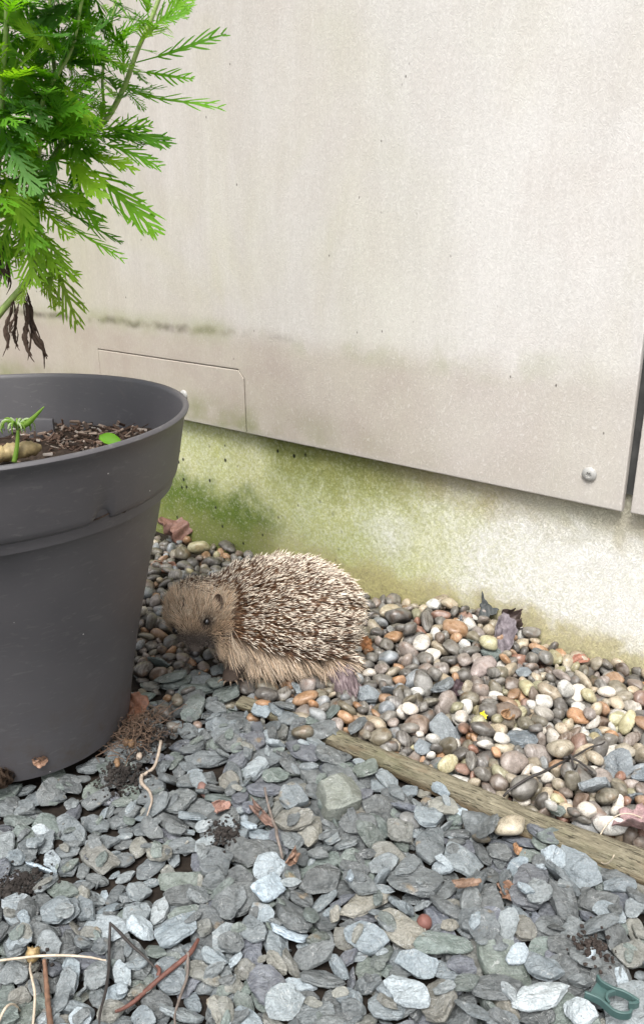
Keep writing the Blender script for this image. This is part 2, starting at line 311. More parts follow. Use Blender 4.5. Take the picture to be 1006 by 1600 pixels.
-207,1109,-29,1,0,-35,75,82,72,22,6,-401,860,-18,2,17,24,31,27,31,1,2,420,898,-11,8,17,-15,39,27,39,2,0,-303,1437,-31,0,0,58,65,70,53,17,6,14,1511,0,-51,19,-25,74,63,54,15,3,
77,1257,-8,-1,2,28,40,35,28,13,6,-148,858,-9,11,-3,5,26,24,26,0,2,-301,836,-33,-60,-2,2,45,42,45,18,2,490,1004,-16,5,-7,38,57,56,50,12,6,231,814,-20,36,-22,-21,54,46,44,22,3,
-416,1760,-13,-31,6,-9,62,80,62,18,3,491,944,-18,43,42,-1,29,28,28,16,4,-203,1539,-32,0,1,-56,65,69,50,9,2,-93,1540,4,-20,-1,-31,68,58,77,23,0,-472,1053,-17,-13,-1,35,53,35,42,13,1,
145,1255,-27,-1,1,-21,81,89,84,2,2,-372,1226,-19,2,-1,0,38,40,39,22,0,-394,1106,-16,0,-14,36,30,28,30,13,3,-529,1189,-28,6,3,-6,34,30,34,10,5,-367,1157,-35,12,-59,-3,34,35,34,24,2,
-306,1532,-12,25,2,14,39,30,39,21,3,-486,1062,-30,-5,5,-45,48,51,52,9,0,143,1027,-34,-60,-2,-4,31,34,33,8,0,-514,948,-10,-11,-4,42,52,56,39,3,2,-146,1226,-12,-4,1,-47,34,33,37,8,6,
-478,961,6,0,3,-24,29,29,29,19,1,-66,1293,-22,-56,21,-6,78,73,66,5,2,-96,846,-30,-34,-49,3,48,49,47,6,3,36,872,-31,-33,41,-20,39,32,38,20,6,26,1008,-17,-15,-17,0,45,42,41,18,6,
-314,934,-17,-18,-13,55,35,33,35,5,0,420,1769,2,0,4,-37,76,71,65,5,3,-300,855,-16,-8,6,43,34,33,34,14,5,382,1135,-17,-11,3,-49,46,45,42,24,3,32,838,-23,-7,9,-15,41,42,55,1,1,
153,1004,-25,-17,-13,-1,44,49,55,7,1,-310,806,-32,7,59,-6,71,61,70,20,0,16,826,-31,54,-26,-5,68,73,71,14,2,-140,901,-19,4,-20,-43,33,31,34,10,5,54,1039,6,8,-11,-29,35,28,35,4,2,
96,1023,-8,-1,1,-7,32,30,32,18,1,-300,1363,-31,5,3,-41,45,38,45,23,2,626,1298,-5,3,-11,-36,37,61,38,10,18,196,1289,-34,-4,-6,-49,39,41,38,1,4,-262,868,-27,-31,-51,-1,30,25,27,22,3,
-305,919,-14,-6,-10,39,26,22,21,22,0,-215,1285,-16,-11,18,38,63,54,52,1,2,369,1085,-14,-45,-35,4,35,33,40,8,2,-408,1026,-24,2,-17,36,40,37,40,22,4,-34,1337,-6,1,-1,-60,38,30,38,15,1,
-358,1010,-30,-1,-14,-56,42,42,31,4,1,428,967,-19,0,15,51,59,55,49,10,6,482,1676,-5,-2,-4,-5,36,57,57,24,18,-262,1473,-28,9,-2,4,34,67,65,7,0,-139,944,-2,-10,18,-56,25,22,25,15,3,
-418,1053,-26,-1,1,4,43,40,44,0,0,462,974,-2,-2,4,31,28,27,28,12,2,6,1215,-12,16,-11,49,33,32,33,23,1,473,1054,-31,-40,-44,-4,70,72,70,0,3,-278,1362,-28,-3,-58,-8,43,37,41,24,0,
-458,1154,-27,-7,-8,-58,34,31,34,19,0,202,1085,-9,-3,-6,55,29,22,29,22,5,-293,1174,-31,3,2,59,54,50,57,15,6,-335,1194,-31,58,15,-1,57,52,60,21,0,-271,1120,-34,0,0,-35,35,30,34,1,1,
123,822,-24,6,-8,-38,37,32,34,5,2,-100,1396,3,-25,-12,-40,61,77,43,3,5,83,845,-15,-9,-8,-30,40,33,29,19,5,-464,930,14,8,15,-11,26,23,26,21,4,-508,980,-5,0,-4,-19,31,23,31,15,4,
-215,1104,1,-1,10,-31,35,25,35,21,1,-400,1036,-33,1,0,-12,58,52,56,7,1,-111,1452,-11,-7,7,-36,47,43,48,2,2,-15,1231,-18,-12,-22,45,47,47,48,14,2,-183,1278,-11,-36,46,-11,38,40,50,15,0,
-212,964,-2,-3,-2,22,32,24,32,0,2,5,1150,-9,-15,-4,15,40,31,40,19,0,84,1003,-6,-2,2,-45,30,22,30,1,3,135,1145,-31,-2,10,51,41,43,40,3,3,55,802,-25,1,-16,-50,49,46,41,22,4,
212,1067,-33,-1,0,-34,56,56,56,25,2,-143,1187,-19,-20,-55,14,33,27,36,16,5,247,1207,-25,-6,13,-54,46,46,46,18,3,-407,1588,-26,-17,0,7,47,61,59,9,3,113,902,-29,7,0,-33,43,69,67,14,0,
49,1186,2,2,12,-33,29,24,29,16,2,-518,1062,-32,-1,0,-49,72,69,68,25,3,80,1310,-20,-35,-48,-1,38,35,39,15,2,-328,1037,-32,-3,4,14,41,44,40,18,0,410,908,-11,4,14,-36,40,49,45,0,2,
-477,1039,-6,15,-23,-53,35,26,35,2,4,454,892,-7,3,3,-51,24,21,24,4,3,-147,1478,-14,38,46,-3,55,47,54,17,6,-349,810,-20,14,9,4,30,33,30,12,5,336,984,-33,8,-5,-27,35,38,26,9,6,
-306,1063,-34,1,0,10,36,35,32,11,1,-152,846,-15,-6,5,-59,23,21,23,8,3,-427,1276,-32,5,59,6,48,44,42,10,6,-116,1491,-20,13,54,10,66,57,48,14,0,218,970,-30,46,-38,-2,56,59,49,19,0,
430,1192,3,26,-15,-15,37,39,32,2,3,225,1115,-13,-6,3,-55,27,26,27,12,2,259,1144,-33,37,47,-1,44,48,35,3,6,-394,959,-21,-21,18,-13,37,35,27,1,4,-421,957,-29,1,1,59,72,78,70,11,6,
-76,806,-28,-14,6,-27,38,40,39,8,4,43,916,-32,-3,-7,-7,37,32,31,9,5,-142,796,-11,18,1,36,27,20,27,4,3,394,1020,2,-3,-4,-60,27,22,27,22,1,93,955,-10,-3,1,52,34,27,34,22,0,
-158,1379,3,19,6,44,40,39,40,20,0,-224,909,-32,-5,58,10,35,38,36,24,1,119,830,-18,-14,-11,23,57,60,40,15,0,307,1104,-24,-41,43,-5,42,39,32,24,2,-310,1377,-24,-3,-8,29,39,33,34,19,3,
-199,1225,-11,6,-7,-47,31,28,31,10,0,-556,1169,-21,11,-2,28,29,25,29,11,0,264,901,2,-4,9,-59,26,22,26,11,0,-116,868,-28,-14,-4,38,45,46,44,20,3,269,961,-15,12,5,-26,49,50,46,10,6,
-275,1294,-16,-23,-4,-15,37,42,52,12,0,-7,1300,-6,6,5,31,36,33,36,18,3,-370,1231,-12,5,-1,34,35,25,35,18,1,-19,1407,1,9,4,59,39,34,39,10,1,-262,1331,-30,2,-6,-59,78,64,62,25,0,
317,982,-26,16,28,42,49,40,54,6,1,93,891,-30,-11,-1,-49,39,35,39,23,3,-294,1232,-2,1,-12,23,37,27,37,0,0,-314,1181,-6,13,-9,19,23,22,23,1,0,-235,909,-23,-3,-3,59,29,23,29,8,3,
-368,1207,-22,1,13,49,37,37,37,4,3,-598,1196,-34,-1,1,-10,37,34,36,13,6,-201,1421,11,1,-3,-42,38,29,38,15,3,-29,846,-33,60,1,-1,42,44,40,2,2,100,1017,-31,-4,4,60,48,48,45,9,2,
-152,839,-24,-4,2,-53,61,52,56,15,0,-237,929,-32,6,5,-59,32,29,34,23,1,-374,1175,-31,-10,-5,-7,34,48,32,11,1,365,950,-15,-11,-15,-54,35,31,35,21,2,-413,1244,-32,40,41,13,39,32,38,6,0,
-142,1045,-25,-2,-7,55,90,82,84,9,2,25,1290,3,-2,3,26,34,30,34,6,3,7,1183,-17,0,10,-13,30,21,30,19,0,-264,998,-34,0,0,51,69,66,51,21,0,-215,1401,-17,-17,6,-27,44,50,39,0,0,
117,982,-31,17,57,-5,76,70,74,20,3,-41,1159,-32,-1,0,3,71,69,77,25,2,220,1178,-24,45,4,19,42,42,33,18,1,151,1609,-6,-32,7,7,34,71,49,18,18,-6,1225,-7,-3,3,-41,39,29,39,3,3,
39,966,-29,-14,-22,52,51,41,37,3,2,-151,1163,-17,45,39,-6,38,32,34,17,1,471,880,-35,20,-56,2,23,23,23,22,1,-511,947,-27,5,2,58,81,68,58,9,3,-551,1038,-30,-18,17,-38,44,37,33,2,2,
189,910,-26,11,-1,-47,55,48,46,0,2,-48,1375,-20,1,5,-15,76,68,76,23,3,541,1037,-28,1,11,27,49,50,39,12,4,-117,978,-11,6,-17,31,24,21,24,1,2,230,1230,-6,8,-4,47,28,20,28,22,1,
-78,959,-6,3,19,54,27,26,27,16,0,-166,825,-33,-1,1,-41,42,34,35,2,0,486,1151,-40,-5,4,39,34,31,33,7,4,-9,1119,-17,-14,1,24,48,43,39,1,0,39,1043,2,10,-20,-33,31,23,31,5,5,
-282,873,-34,-2,0,5,35,28,33,2,3,236,1144,-24,-60,-6,5,34,27,33,19,2,397,890,3,3,-10,-54,26,19,26,11,5,-100,903,-21,7,1,10,20,18,20,4,4,234,906,8,-11,13,40,24,23,24,8,1,
-64,1086,-23,-30,47,-13,64,66,58,17,0,-241,1275,-15,-15,18,36,43,42,42,15,0,-163,1492,-23,-43,-41,-2,41,40,36,15,0,-391,802,-12,11,4,17,30,26,30,18,1,-527,1114,-22,-2,2,-6,27,26,27,22,0,
-183,1388,3,1,20,-55,29,26,29,13,3,-477,949,1,3,-6,-55,40,30,40,5,2,-253,1204,-26,-22,10,-18,46,39,49,10,0,59,864,-13,4,-16,-26,23,20,23,0,2,174,952,-18,7,17,-55,25,21,25,0,0,
-354,999,-29,-11,-3,-56,31,25,31,22,2,-353,1494,-35,-51,-31,3,29,31,28,15,6,-235,822,-30,0,5,-42,39,42,33,14,0,-230,1328,-26,0,24,-12,28,48,39,19,0,428,950,-23,-7,1,-10,60,58,43,20,1,
-58,1633,-17,2,21,-3,48,50,38,5,1,588,1237,-9,-27,-24,-25,33,63,41,11,18,-215,1061,-23,4,-19,38,24,18,24,8,4,-211,1101,0,5,4,-51,32,24,32,19,2,60,1094,-12,9,-6,53,26,19,26,24,2,
-87,1369,3,1,13,-4,31,23,31,21,2,-275,1431,-11,13,-3,-58,33,28,33,15,3,84,913,-20,-13,-4,7,20,18,20,1,5,39,805,-22,8,-16,-57,23,18,22,19,0,341,908,-23,-58,-9,-4,23,22,21,0,6,
-157,1389,6,8,16,3,34,30,34,20,4,204,1216,-27,-46,-37,7,81,69,88,15,2,-360,1307,-21,5,0,-55,29,27,30,15,1,198,1261,-32,1,-9,-4,27,43,44,14,0,261,908,5,2,8,-44,24,23,24,11,2,
-451,1167,-23,1,-8,56,23,16,23,5,1,-59,1049,-7,9,0,-25,28,27,28,20,3,192,1023,-32,0,0,-8,71,75,55,9,6,4,1279,-17,-1,-10,-34,30,32,25,19,6,-150,914,-32,-2,-1,-39,38,39,41,19,0,
-244,2442,-36,9,58,-13,63,63,46,13,2,-360,945,-32,-1,-2,-60,51,53,51,11,0,-196,1441,-22,-1,6,-59,91,82,100,25,3,-376,1244,-30,-59,-9,1,54,54,55,3,2,20,1193,-19,19,6,54,26,21,26,5,3,
-188,1496,-19,9,5,34,35,28,35,10,2,-135,1281,-29,60,7,-2,78,71,70,6,3,205,1003,-22,-1,0,0,38,40,30,14,4,-3,1200,-15,-2,-2,42,32,29,32,6,2,58,1293,-13,1,4,33,32,30,32,2,0,
297,1089,-33,49,-34,8,40,34,35,21,6,428,924,-30,1,0,-35,91,88,89,7,2,166,1165,-23,1,11,11,29,28,21,1,1,-224,1309,-19,-8,19,26,38,30,24,10,0,-251,1533,-21,2,2,-57,36,27,36,10,1,
-566,1227,-20,-18,10,30,38,36,38,21,2,-58,1337,-14,18,-6,53,30,23,30,0,1,460,904,-5,21,5,-8,21,15,21,19,3,79,981,-12,-6,3,59,21,20,21,24,0,-171,1273,-4,15,16,-5,22,16,22,22,4,
-494,900,-28,-40,-17,27,50,47,51,3,3,-178,1212,-29,-60,7,-3,66,70,54,12,5,389,847,-32,1,0,-59,63,56,69,7,0,-275,1079,-29,12,-8,27,30,29,33,16,4,11,1300,-23,2,-1,-36,48,51,38,14,6,
-321,1387,-30,7,-7,58,42,44,44,7,6,-417,1568,-32,-54,-26,2,45,41,41,3,6,-159,1293,-11,-26,3,51,41,40,41,1,0,-240,1445,-31,8,5,25,41,45,38,6,3,-315,1132,-13,-19,4,11,30,29,30,17,2,
-465,968,-8,5,13,21,36,26,36,25,0,-359,939,-13,23,0,-26,24,21,24,24,3,-382,802,-25,-59,-7,6,67,62,70,11,4,-387,978,-33,-59,9,0,41,38,33,22,2,135,1198,-14,6,13,41,41,38,42,23,3,
306,1017,-30,-41,-42,-10,27,24,29,12,2,-324,1267,-5,3,1,-54,23,22,23,5,3,-384,983,-8,5,-5,-33,21,19,21,11,1,-474,1183,-22,-3,-1,15,24,17,24,21,3,133,802,-34,0,0,52,43,43,32,22,6,
-32,935,-33,12,-59,0,31,28,34,16,1,457,972,-26,14,-10,-36,70,71,54,25,3,-189,1500,-24,-56,-20,3,49,47,39,21,0,-21,1248,-6,12,-18,56,22,19,22,19,0,-42,1402,3,-3,12,5,30,24,30,19,1,
54,1239,-13,13,5,-58,32,28,32,10,4,77,1363,-25,13,7,-13,39,28,39,10,1,-6,936,-28,3,9,41,62,57,61,25,0,-367,1087,-36,24,-55,2,23,22,20,0,1,-342,1225,-27,-7,-1,-3,51,52,39,21,1,
-375,1043,-36,0,0,51,23,24,20,7,5,-426,1235,-34,-34,47,-6,31,30,22,20,1,178,1242,-25,-8,26,-2,29,43,49,23,1,-162,1238,-20,33,50,-4,58,48,46,0,6,10,1186,-24,4,1,57,56,59,53,7,2,
241,1198,-35,-58,-11,5,43,35,36,20,3,-428,911,-31,4,-10,-43,35,37,36,10,5,583,1443,-18,-33,-24,43,43,43,41,16,0,-395,1030,-27,3,12,58,27,21,27,10,0,-158,1220,-13,-5,6,-56,27,21,27,22,1,
286,1031,-31,-1,-8,58,53,46,53,7,0,250,1228,-29,15,5,21,54,54,45,20,0,-441,829,-28,28,13,12,30,31,30,7,3,-483,1253,-23,5,-9,-43,24,22,24,17,1,-378,791,-18,0,11,-46,37,36,37,25,0,
-59,1381,8,-10,1,-48,30,23,30,6,3,-115,1197,-28,-23,52,-18,27,28,29,21,0,-93,1374,6,19,-9,-1,27,25,27,2,3,-321,1403,-30,-5,-3,23,35,32,35,1,3,45,829,-21,17,-3,53,25,23,25,19,1,
-526,1004,-29,1,1,9,81,78,71,17,6,-96,1000,-34,0,0,-59,66,58,54,24,2,-27,973,-34,1,3,60,35,31,27,10,3,-274,910,-35,0,-1,-53,33,34,27,18,2,-103,999,-20,58,9,6,45,37,46,16,3,
-72,1029,-34,0,0,22,29,24,29,5,0,-95,1201,-30,3,1,26,28,25,27,8,0,37,1342,-8,2,9,58,27,24,27,21,3,4,994,-25,-7,4,25,30,24,30,14,1,-132,1451,-26,2,-3,-34,79,86,86,6,5,
-332,1486,-36,0,0,-44,26,24,21,23,2,435,866,-14,-1,19,-44,23,17,23,13,0,-162,992,-32,0,-1,42,42,38,41,16,2,-280,1096,-35,-57,19,-5,30,30,25,23,4,-310,1020,-34,-3,-3,-59,42,39,39,24,2,
549,1777,-8,57,17,-11,45,47,42,13,2,-38,1183,16,4,-7,6,20,15,20,19,4,-119,1380,-2,-2,-10,46,24,19,24,19,1,155,1029,3,-13,2,-48,19,18,19,23,1,-251,1179,-26,-7,9,-11,20,16,20,5,1,
-72,997,-6,2,15,51,22,19,22,24,3,-424,1203,-19,-3,12,-47,21,19,21,2,3,370,1067,-7,-1,6,57,22,21,22,11,5,-373,1196,-35,0,0,5,32,35,27,14,0,-291,855,-35,-16,58,-1,28,26,20,17,4,
-534,977,-7,46,-36,-2,46,37,43,22,2,-137,1090,-30,-11,-57,13,32,31,34,1,3,-24,1099,-19,5,-4,-52,22,20,22,0,1,148,1081,-27,-41,44,-2,91,79,91,0,0,-198,1008,-26,56,15,8,36,31,35,24,6,
-49,801,-28,29,48,-1,36,43,29,2,0,256,1215,-18,-1,12,-58,29,25,29,7,5,218,849,-27,9,-55,-21,40,32,41,13,0,163,928,-28,12,-4,18,47,43,40,21,0,-61,1320,-15,-23,12,31,33,31,30,23,3,
36,1387,-23,-2,-7,-15,41,43,39,9,0,85,802,-28,-21,0,-32,37,30,27,23,0,115,793,-23,-39,1,10,39,37,42,3,6,-8,802,-19,14,10,-22,24,19,24,5,3,-91,958,-15,-19,16,-27,23,17,23,0,3,
-268,1352,-31,28,8,7,33,32,28,14,5,123,1187,-15,-12,6,-42,32,34,28,13,2,-367,1192,-33,5,7,31,25,20,25,3,0,-200,1043,-28,-1,21,53,31,29,31,8,3,-43,1275,-9,6,-4,-11,31,30,31,21,4,
-206,1498,-16,3,1,40,36,33,36,20,1,-380,1131,-30,-1,-4,-59,22,17,22,3,1,-493,877,-18,28,-4,40,33,36,31,1,0,-280,1117,-13,8,21,40,24,17,24,25,0,-345,1225,-16,18,-1,-53,23,19,23,11,4,
-342,1013,-28,-14,1,-51,20,15,20,18,0,-180,1388,4,-3,-11,59,31,26,31,18,0,-261,897,-35,-53,-28,2,33,34,23,18,1,77,949,-32,0,1,47,78,79,55,0,6,160,1156,-36,0,0,-52,36,34,26,12,2,
37,993,-35,18,-57,2,28,25,26,0,2,-117,1317,-22,9,0,-59,53,44,54,22,6,9,1372,-22,7,-10,-39,78,77,65,20,6,-138,1519,-28,39,13,-41,23,23,24,17,4,8,1209,-21,15,16,-56,37,26,37,18,1,
-218,1458,8,3,8,-59,19,14,19,9,3,290,957,-31,0,0,-49,87,89,71,14,6,-141,1240,-27,19,-43,-36,47,39,50,3,2,150,1193,-30,60,-2,-2,71,62,70,4,1,30,1368,-31,-2,60,-4,56,61,46,19,3,
497,920,-28,56,20,1,85,87,68,2,3,-579,1149,-33,0,1,-53,40,34,42,13,3,-153,1373,-18,17,-1,-52,34,34,24,25,2,-390,2055,-12,54,1,-13,58,62,43,3,3,283,1073,-19,-10,-7,-40,22,19,22,0,2,
-95,796,-33,1,0,-40,62,67,61,7,2,-36,1210,-26,-5,2,-28,91,92,84,12,1,21,1290,-32,-1,1,-55,50,41,42,16,6,-76,1134,-31,1,5,59,63,67,55,20,5,15,989,-19,18,-5,36,23,25,25,13,0,
-379,1013,-35,55,17,8,23,24,19,2,0,-161,1120,-34,-53,28,1,40,41,29,19,0,284,1455,-25,-26,43,30,48,42,38,4,2,-305,1477,-24,4,4,18,23,21,23,7,2,-65,1362,-8,8,14,32,26,20,26,6,2,
-408,844,-32,0,0,-36,91,85,67,7,3,-330,976,-33,-39,45,0,54,46,43,13,3,114,930,-35,38,-46,-2,33,31,24,1,2,-606,1178,-30,-2,-17,56,36,35,31,6,0,-85,1257,-19,-11,-2,-12,45,48,47,11,4,
83,837,-27,0,-3,41,58,60,46,14,2,222,1153,-29,-6,-3,1,26,23,19,12,6,-173,1421,-21,1,17,-37,60,57,58,12,6,-304,1522,-19,6,-20,53,19,17,19,15,2,-253,1583,-7,3,10,25,20,17,20,23,0,
27,1080,-33,21,56,2,44,44,34,2,3,279,1066,-34,54,-26,5,48,50,33,5,2,374,1074,-33,-1,0,47,48,48,46,13,0,-295,1235,-31,-2,0,-16,50,43,54,17,2,273,1168,-34,-25,-54,0,41,40,35,8,0,
-220,1571,-35,-1,-6,-59,30,31,30,5,3,-285,1148,-30,-2,23,-52,27,25,25,16,3,-303,1403,-34,-16,-57,7,36,35,39,25,0,-290,1158,-28,11,-3,55,20,14,20,16,2,-161,1274,-11,-11,2,48,21,18,21,22,3,
-230,1535,-24,3,-7,28,25,22,25,0,0,-178,1401,9,10,-1,43,19,16,19,1,4,-269,1494,-35,48,-35,-2,35,35,31,4,5,375,802,-29,9,0,-30,48,52,49,9,0,-550,1071,-35,1,0,-50,23,23,19,5,2,
185,846,-23,-17,9,54,27,22,25,19,6,153,961,-34,39,46,-2,40,34,34,18,0,382,796,-23,11,1,-56,22,18,22,0,4,39,1383,-11,1,13,25,21,15,21,13,2,-406,838,-25,8,-8,-44,26,20,26,18,4,
424,1015,-34,0,0,60,46,48,46,21,3,396,811,-33,-4,59,6,41,35,45,18,0,369,1138,-34,60,0,3,30,30,29,5,1,-260,1536,-22,-1,-8,-56,28,23,28,9,2,138,1199,-11,-8,6,12,25,22,25,6,2,
48,1017,-31,59,-8,-5,50,45,48,2,6,-447,1053,-33,0,0,-5,50,43,40,16,4,-253,1544,-31,12,-58,6,50,48,55,15,6,-444,865,-32,37,-47,-3,50,43,36,11,2,296,1000,-35,-59,-6,-3,28,26,26,0,1,
-75,1052,-33,-1,-1,6,50,42,46,0,3,-101,1201,-35,31,-51,-3,31,28,25,1,3,305,847,-22,9,-2,-55,33,27,30,23,2,-53,1266,-9,-27,-53,-9,42,34,36,6,1,379,1823,0,-11,-20,-55,47,47,34,20,3,
-82,1173,-29,32,-3,-26,33,30,25,2,2,-42,1249,-20,22,-55,3,32,34,34,22,4,-10,1265,-18,46,-36,10,41,38,41,7,6,-340,1523,-34,4,-60,2,35,34,37,8,1,-260,1572,-34,19,-57,6,39,32,40,7,2,
-244,1146,-34,-55,-25,1,34,35,34,15,0,10,1140,-32,1,0,45,56,51,55,14,1,76,863,-35,-1,0,-1,40,34,30,13,4,-423,1070,-36,0,0,-60,23,23,20,4,1,146,1165,-26,-53,24,4,36,35,29,9,4,
-157,1322,-32,-44,41,-2,53,56,54,4,3,-257,1447,-35,1,1,15,44,42,32,14,2,57,1312,-28,7,-4,45,51,43,48,9,2,637,1306,-16,-2,1,-5,64,54,65,7,2,213,793,-34,0,0,-39,46,45,42,20,3,
408,1110,-28,-2,0,-28,90,82,92,0,6,-249,1185,-35,-54,-27,2,23,19,19,19,3,71,1373,-34,1,2,60,36,37,35,16,0,-233,1284,-34,3,-2,-38,30,33,30,17,3,-142,823,-32,-1,-7,-43,44,40,33,23,2,
-334,1020,-36,0,0,-29,23,20,17,17,0,-211,1582,-37,4,20,56,23,23,18,24,3,-279,1530,-35,9,59,0,26,25,21,0,2,33,777,-8,11,12,51,30,26,30,22,0,-536,1186,-29,4,7,-30,25,23,25,24,0,
232,1153,-26,7,19,53,28,21,28,25,1,385,981,-33,0,1,-26,60,59,59,24,1,500,1009,-28,0,-7,60,70,72,63,9,2,-218,1025,-33,0,-1,26,61,65,58,25,6,186,1150,-32,1,2,-9,55,50,51,21,2,
-323,1302,-35,1,-1,-23,33,32,36,18,6,-369,908,-34,35,-48,-2,35,33,32,0,6,-202,890,-32,-1,0,15,64,54,69,20,1,-162,1166,-29,39,-46,6,62,65,61,4,5,-265,1305,-33,-11,58,-9,60,53,51,25,3,
-360,1663,-38,-31,-51,5,33,29,26,21,6,-415,893,-31,-2,-7,-35,41,35,40,23,2,-74,1273,-16,17,1,-52,39,32,39,15,4,214,991,-22,-5,1,-55,38,37,38,7,0,-95,1441,-26,0,1,20,39,33,39,14,4,
21,1275,-28,17,5,-46,34,32,34,0,1,219,807,-24,-38,-36,27,53,50,43,7,2,-200,792,-33,-1,0,57,59,59,43,11,3,-46,1600,-19,20,-8,-14,55,49,57,14,6,-564,1005,-16,2,-5,2,62,56,56,8,6,
78,946,-23,2,3,-36,38,31,33,1,6,434,1056,-35,0,0,-13,46,47,35,21,2,-64,1152,-20,0,1,52,50,48,53,21,6,329,1188,-24,-12,-47,31,41,45,42,23,0,139,1132,-35,56,-22,-1,23,25,19,20,6,
-578,1094,-25,-12,-55,18,54,56,52,8,0,-437,804,-31,-58,13,-1,57,51,50,11,3,273,786,-21,-21,0,1,58,57,59,1,0,-140,976,-31,2,-15,-53,26,27,25,21,2,489,878,-23,-53,10,21,40,32,32,3,6,
-142,789,-16,-15,-14,30,23,22,23,23,5,316,726,-34,0,0,-60,64,67,49,21,2,-712,745,-34,53,-29,-1,38,31,30,2,2,-429,737,-34,0,0,60,48,43,48,7,4,-383,707,-30,0,0,38,68,70,72,8,3,
-285,722,-32,1,0,-36,65,70,47,22,2,-201,723,-31,1,0,51,57,49,57,1,2,39,761,-30,12,-41,-41,38,33,42,11,2,236,725,-30,-1,-1,59,91,90,78,13,6,280,764,-31,11,59,-4,76,64,54,19,0,
396,755,-32,-1,0,13,70,69,67,20,2,485,744,-29,17,3,-3,44,35,47,4,2,540,739,-32,0,0,58,66,59,57,9,6,688,733,-34,-1,0,-22,46,50,34,23,0,709,758,-34,2,3,26,29,25,31,15,1,
-646,758,-35,0,0,13,38,38,28,0,0,-591,795,-27,-2,10,-54,63,64,45,21,2,83,779,-32,0,0,57,76,74,76,24,6,177,760,-30,-5,-3,36,53,53,57,15,0,298,804,-35,0,0,-44,23,22,24,8,4,
446,801,-32,0,0,-30,67,69,53,13,1,517,792,-31,9,-5,-58,34,30,30,9,4,557,797,-31,58,17,0,58,61,55,2,2,642,746,-29,60,-7,0,62,62,56,3,3,713,792,-33,0,0,-54,44,41,46,23,2,
-725,850,-32,0,0,-13,91,98,66,20,2,-666,818,-23,4,-46,-38,51,55,51,20,1,-515,853,-33,-47,-36,5,61,51,64,25,3,-259,806,-34,-1,0,57,44,39,45,4,6,649,853,-27,-12,-7,18,64,63,46,11,2,
714,841,-32,-28,-53,2,80,88,66,21,3,-611,853,-21,-6,6,41,78,75,80,16,1,559,901,-32,1,0,-45,61,59,67,7,6,717,860,-24,2,4,58,49,49,37,21,1,759,969,-39,0,-3,-56,60,53,50,22,3,
742,815,-30,-9,14,-55,44,37,32,24,5,-698,962,-31,60,-2,-1,47,51,45,17,1,-545,963,-34,0,0,17,49,48,50,21,2,570,942,-33,0,0,-10,36,37,34,5,5,616,926,-28,-42,-43,-3,91,81,76,5,2,
-840,1045,-30,-1,-1,-31,91,79,84,25,6,-623,1088,-24,-15,0,36,58,60,60,0,3,-593,1043,-30,0,0,53,91,90,73,9,0,-726,1114,-33,4,0,2,43,47,34,16,6,-609,1147,-33,0,0,-40,44,44,42,9,0,
-793,1171,-33,0,0,38,45,41,42,9,3,-757,1169,-29,7,-1,59,56,61,54,21,1,-888,1188,-33,21,-56,3,66,71,50,7,4,-834,1226,-33,51,31,0,68,69,55,14,2,-802,1299,-30,-55,24,4,59,50,54,17,6,
-687,1177,-24,7,11,16,70,68,69,3,4,-631,1207,-32,31,51,-2,41,37,45,17,4,-882,1157,-28,-53,-27,3,55,47,47,10,3,-866,1251,-34,44,-40,-1,61,55,43,24,6,-461,719,-27,-4,56,13,35,35,29,25,2,
79,683,-23,-38,45,-9,91,77,86,9,2,303,708,-27,-58,-2,-6,38,32,31,9,6,-732,715,-30,0,-1,-36,84,85,85,18,3,-642,728,-26,-5,60,5,74,65,56,5,4,-550,741,-31,-42,42,0,66,64,49,3,2,
-434,763,-31,-5,19,-56,35,38,31,14,2,-348,754,-33,0,-1,-49,64,70,51,18,2,-274,708,-20,1,-1,56,59,62,47,11,2,-258,760,-27,49,-34,-6,68,67,50,13,2,-20,742,-33,-1,0,57,50,45,51,18,0,
14,711,-32,0,-1,-56,61,53,55,13,3,222,724,-19,3,-1,-47,41,37,34,14,3,294,732,-21,-2,-11,58,52,54,39,3,2,445,707,-29,-5,6,-12,60,60,55,21,0,591,753,-34,-1,-1,58,43,45,34,2,0,
658,722,-26,-7,23,55,51,45,36,10,6,-763,820,-12,8,9,23,91,81,95,2,2,-703,827,-22,-56,-19,8,71,74,71,4,6,-616,752,-27,7,1,-41,69,75,64,14,3,-568,768,-25,51,15,16,56,48,49,6,6,
-513,745,-24,-21,-55,10,78,85,68,17,2,-474,789,-28,-1,3,49,70,66,77,15,3,-297,772,-33,1,2,-16,39,42,39,5,1,-143,769,-27,0,0,5,78,83,86,17,3,31,779,-33,29,-53,3,42,43,41,11,0,
116,751,-26,-46,-37,5,79,77,75,14,3,241,791,-35,25,-54,5,39,34,28,0,4,471,768,-27,-7,3,-59,71,62,76,25,2,506,764,-23,55,20,-9,45,42,46,13,0,576,809,-21,-7,3,45,33,33,27,6,1,
627,809,-35,0,0,-59,36,31,37,24,3,660,785,-32,0,0,59,65,65,49,6,2,-684,773,-22,52,30,3,91,96,94,6,6,-535,857,-24,-45,36,3,29,30,31,17,4,-140,803,-34,59,9,5,40,35,29,0,6,
540,819,-33,1,1,30,38,34,40,22,6,530,846,-26,20,55,-8,64,67,53,16,1,634,881,-33,59,7,1,47,42,41,7,1,689,799,-32,-7,-3,-32,28,27,30,10,3,-654,907,-11,7,16,45,91,82,72,12,3,
-571,849,-14,-8,-56,18,63,59,63,12,5,-547,891,-27,1,-3,-3,76,70,82,15,5,-513,912,-30,15,15,44,36,29,38,3,0,532,901,-26,50,28,8,91,98,71,14,6,655,896,-28,2,14,28,42,44,34,20,1,
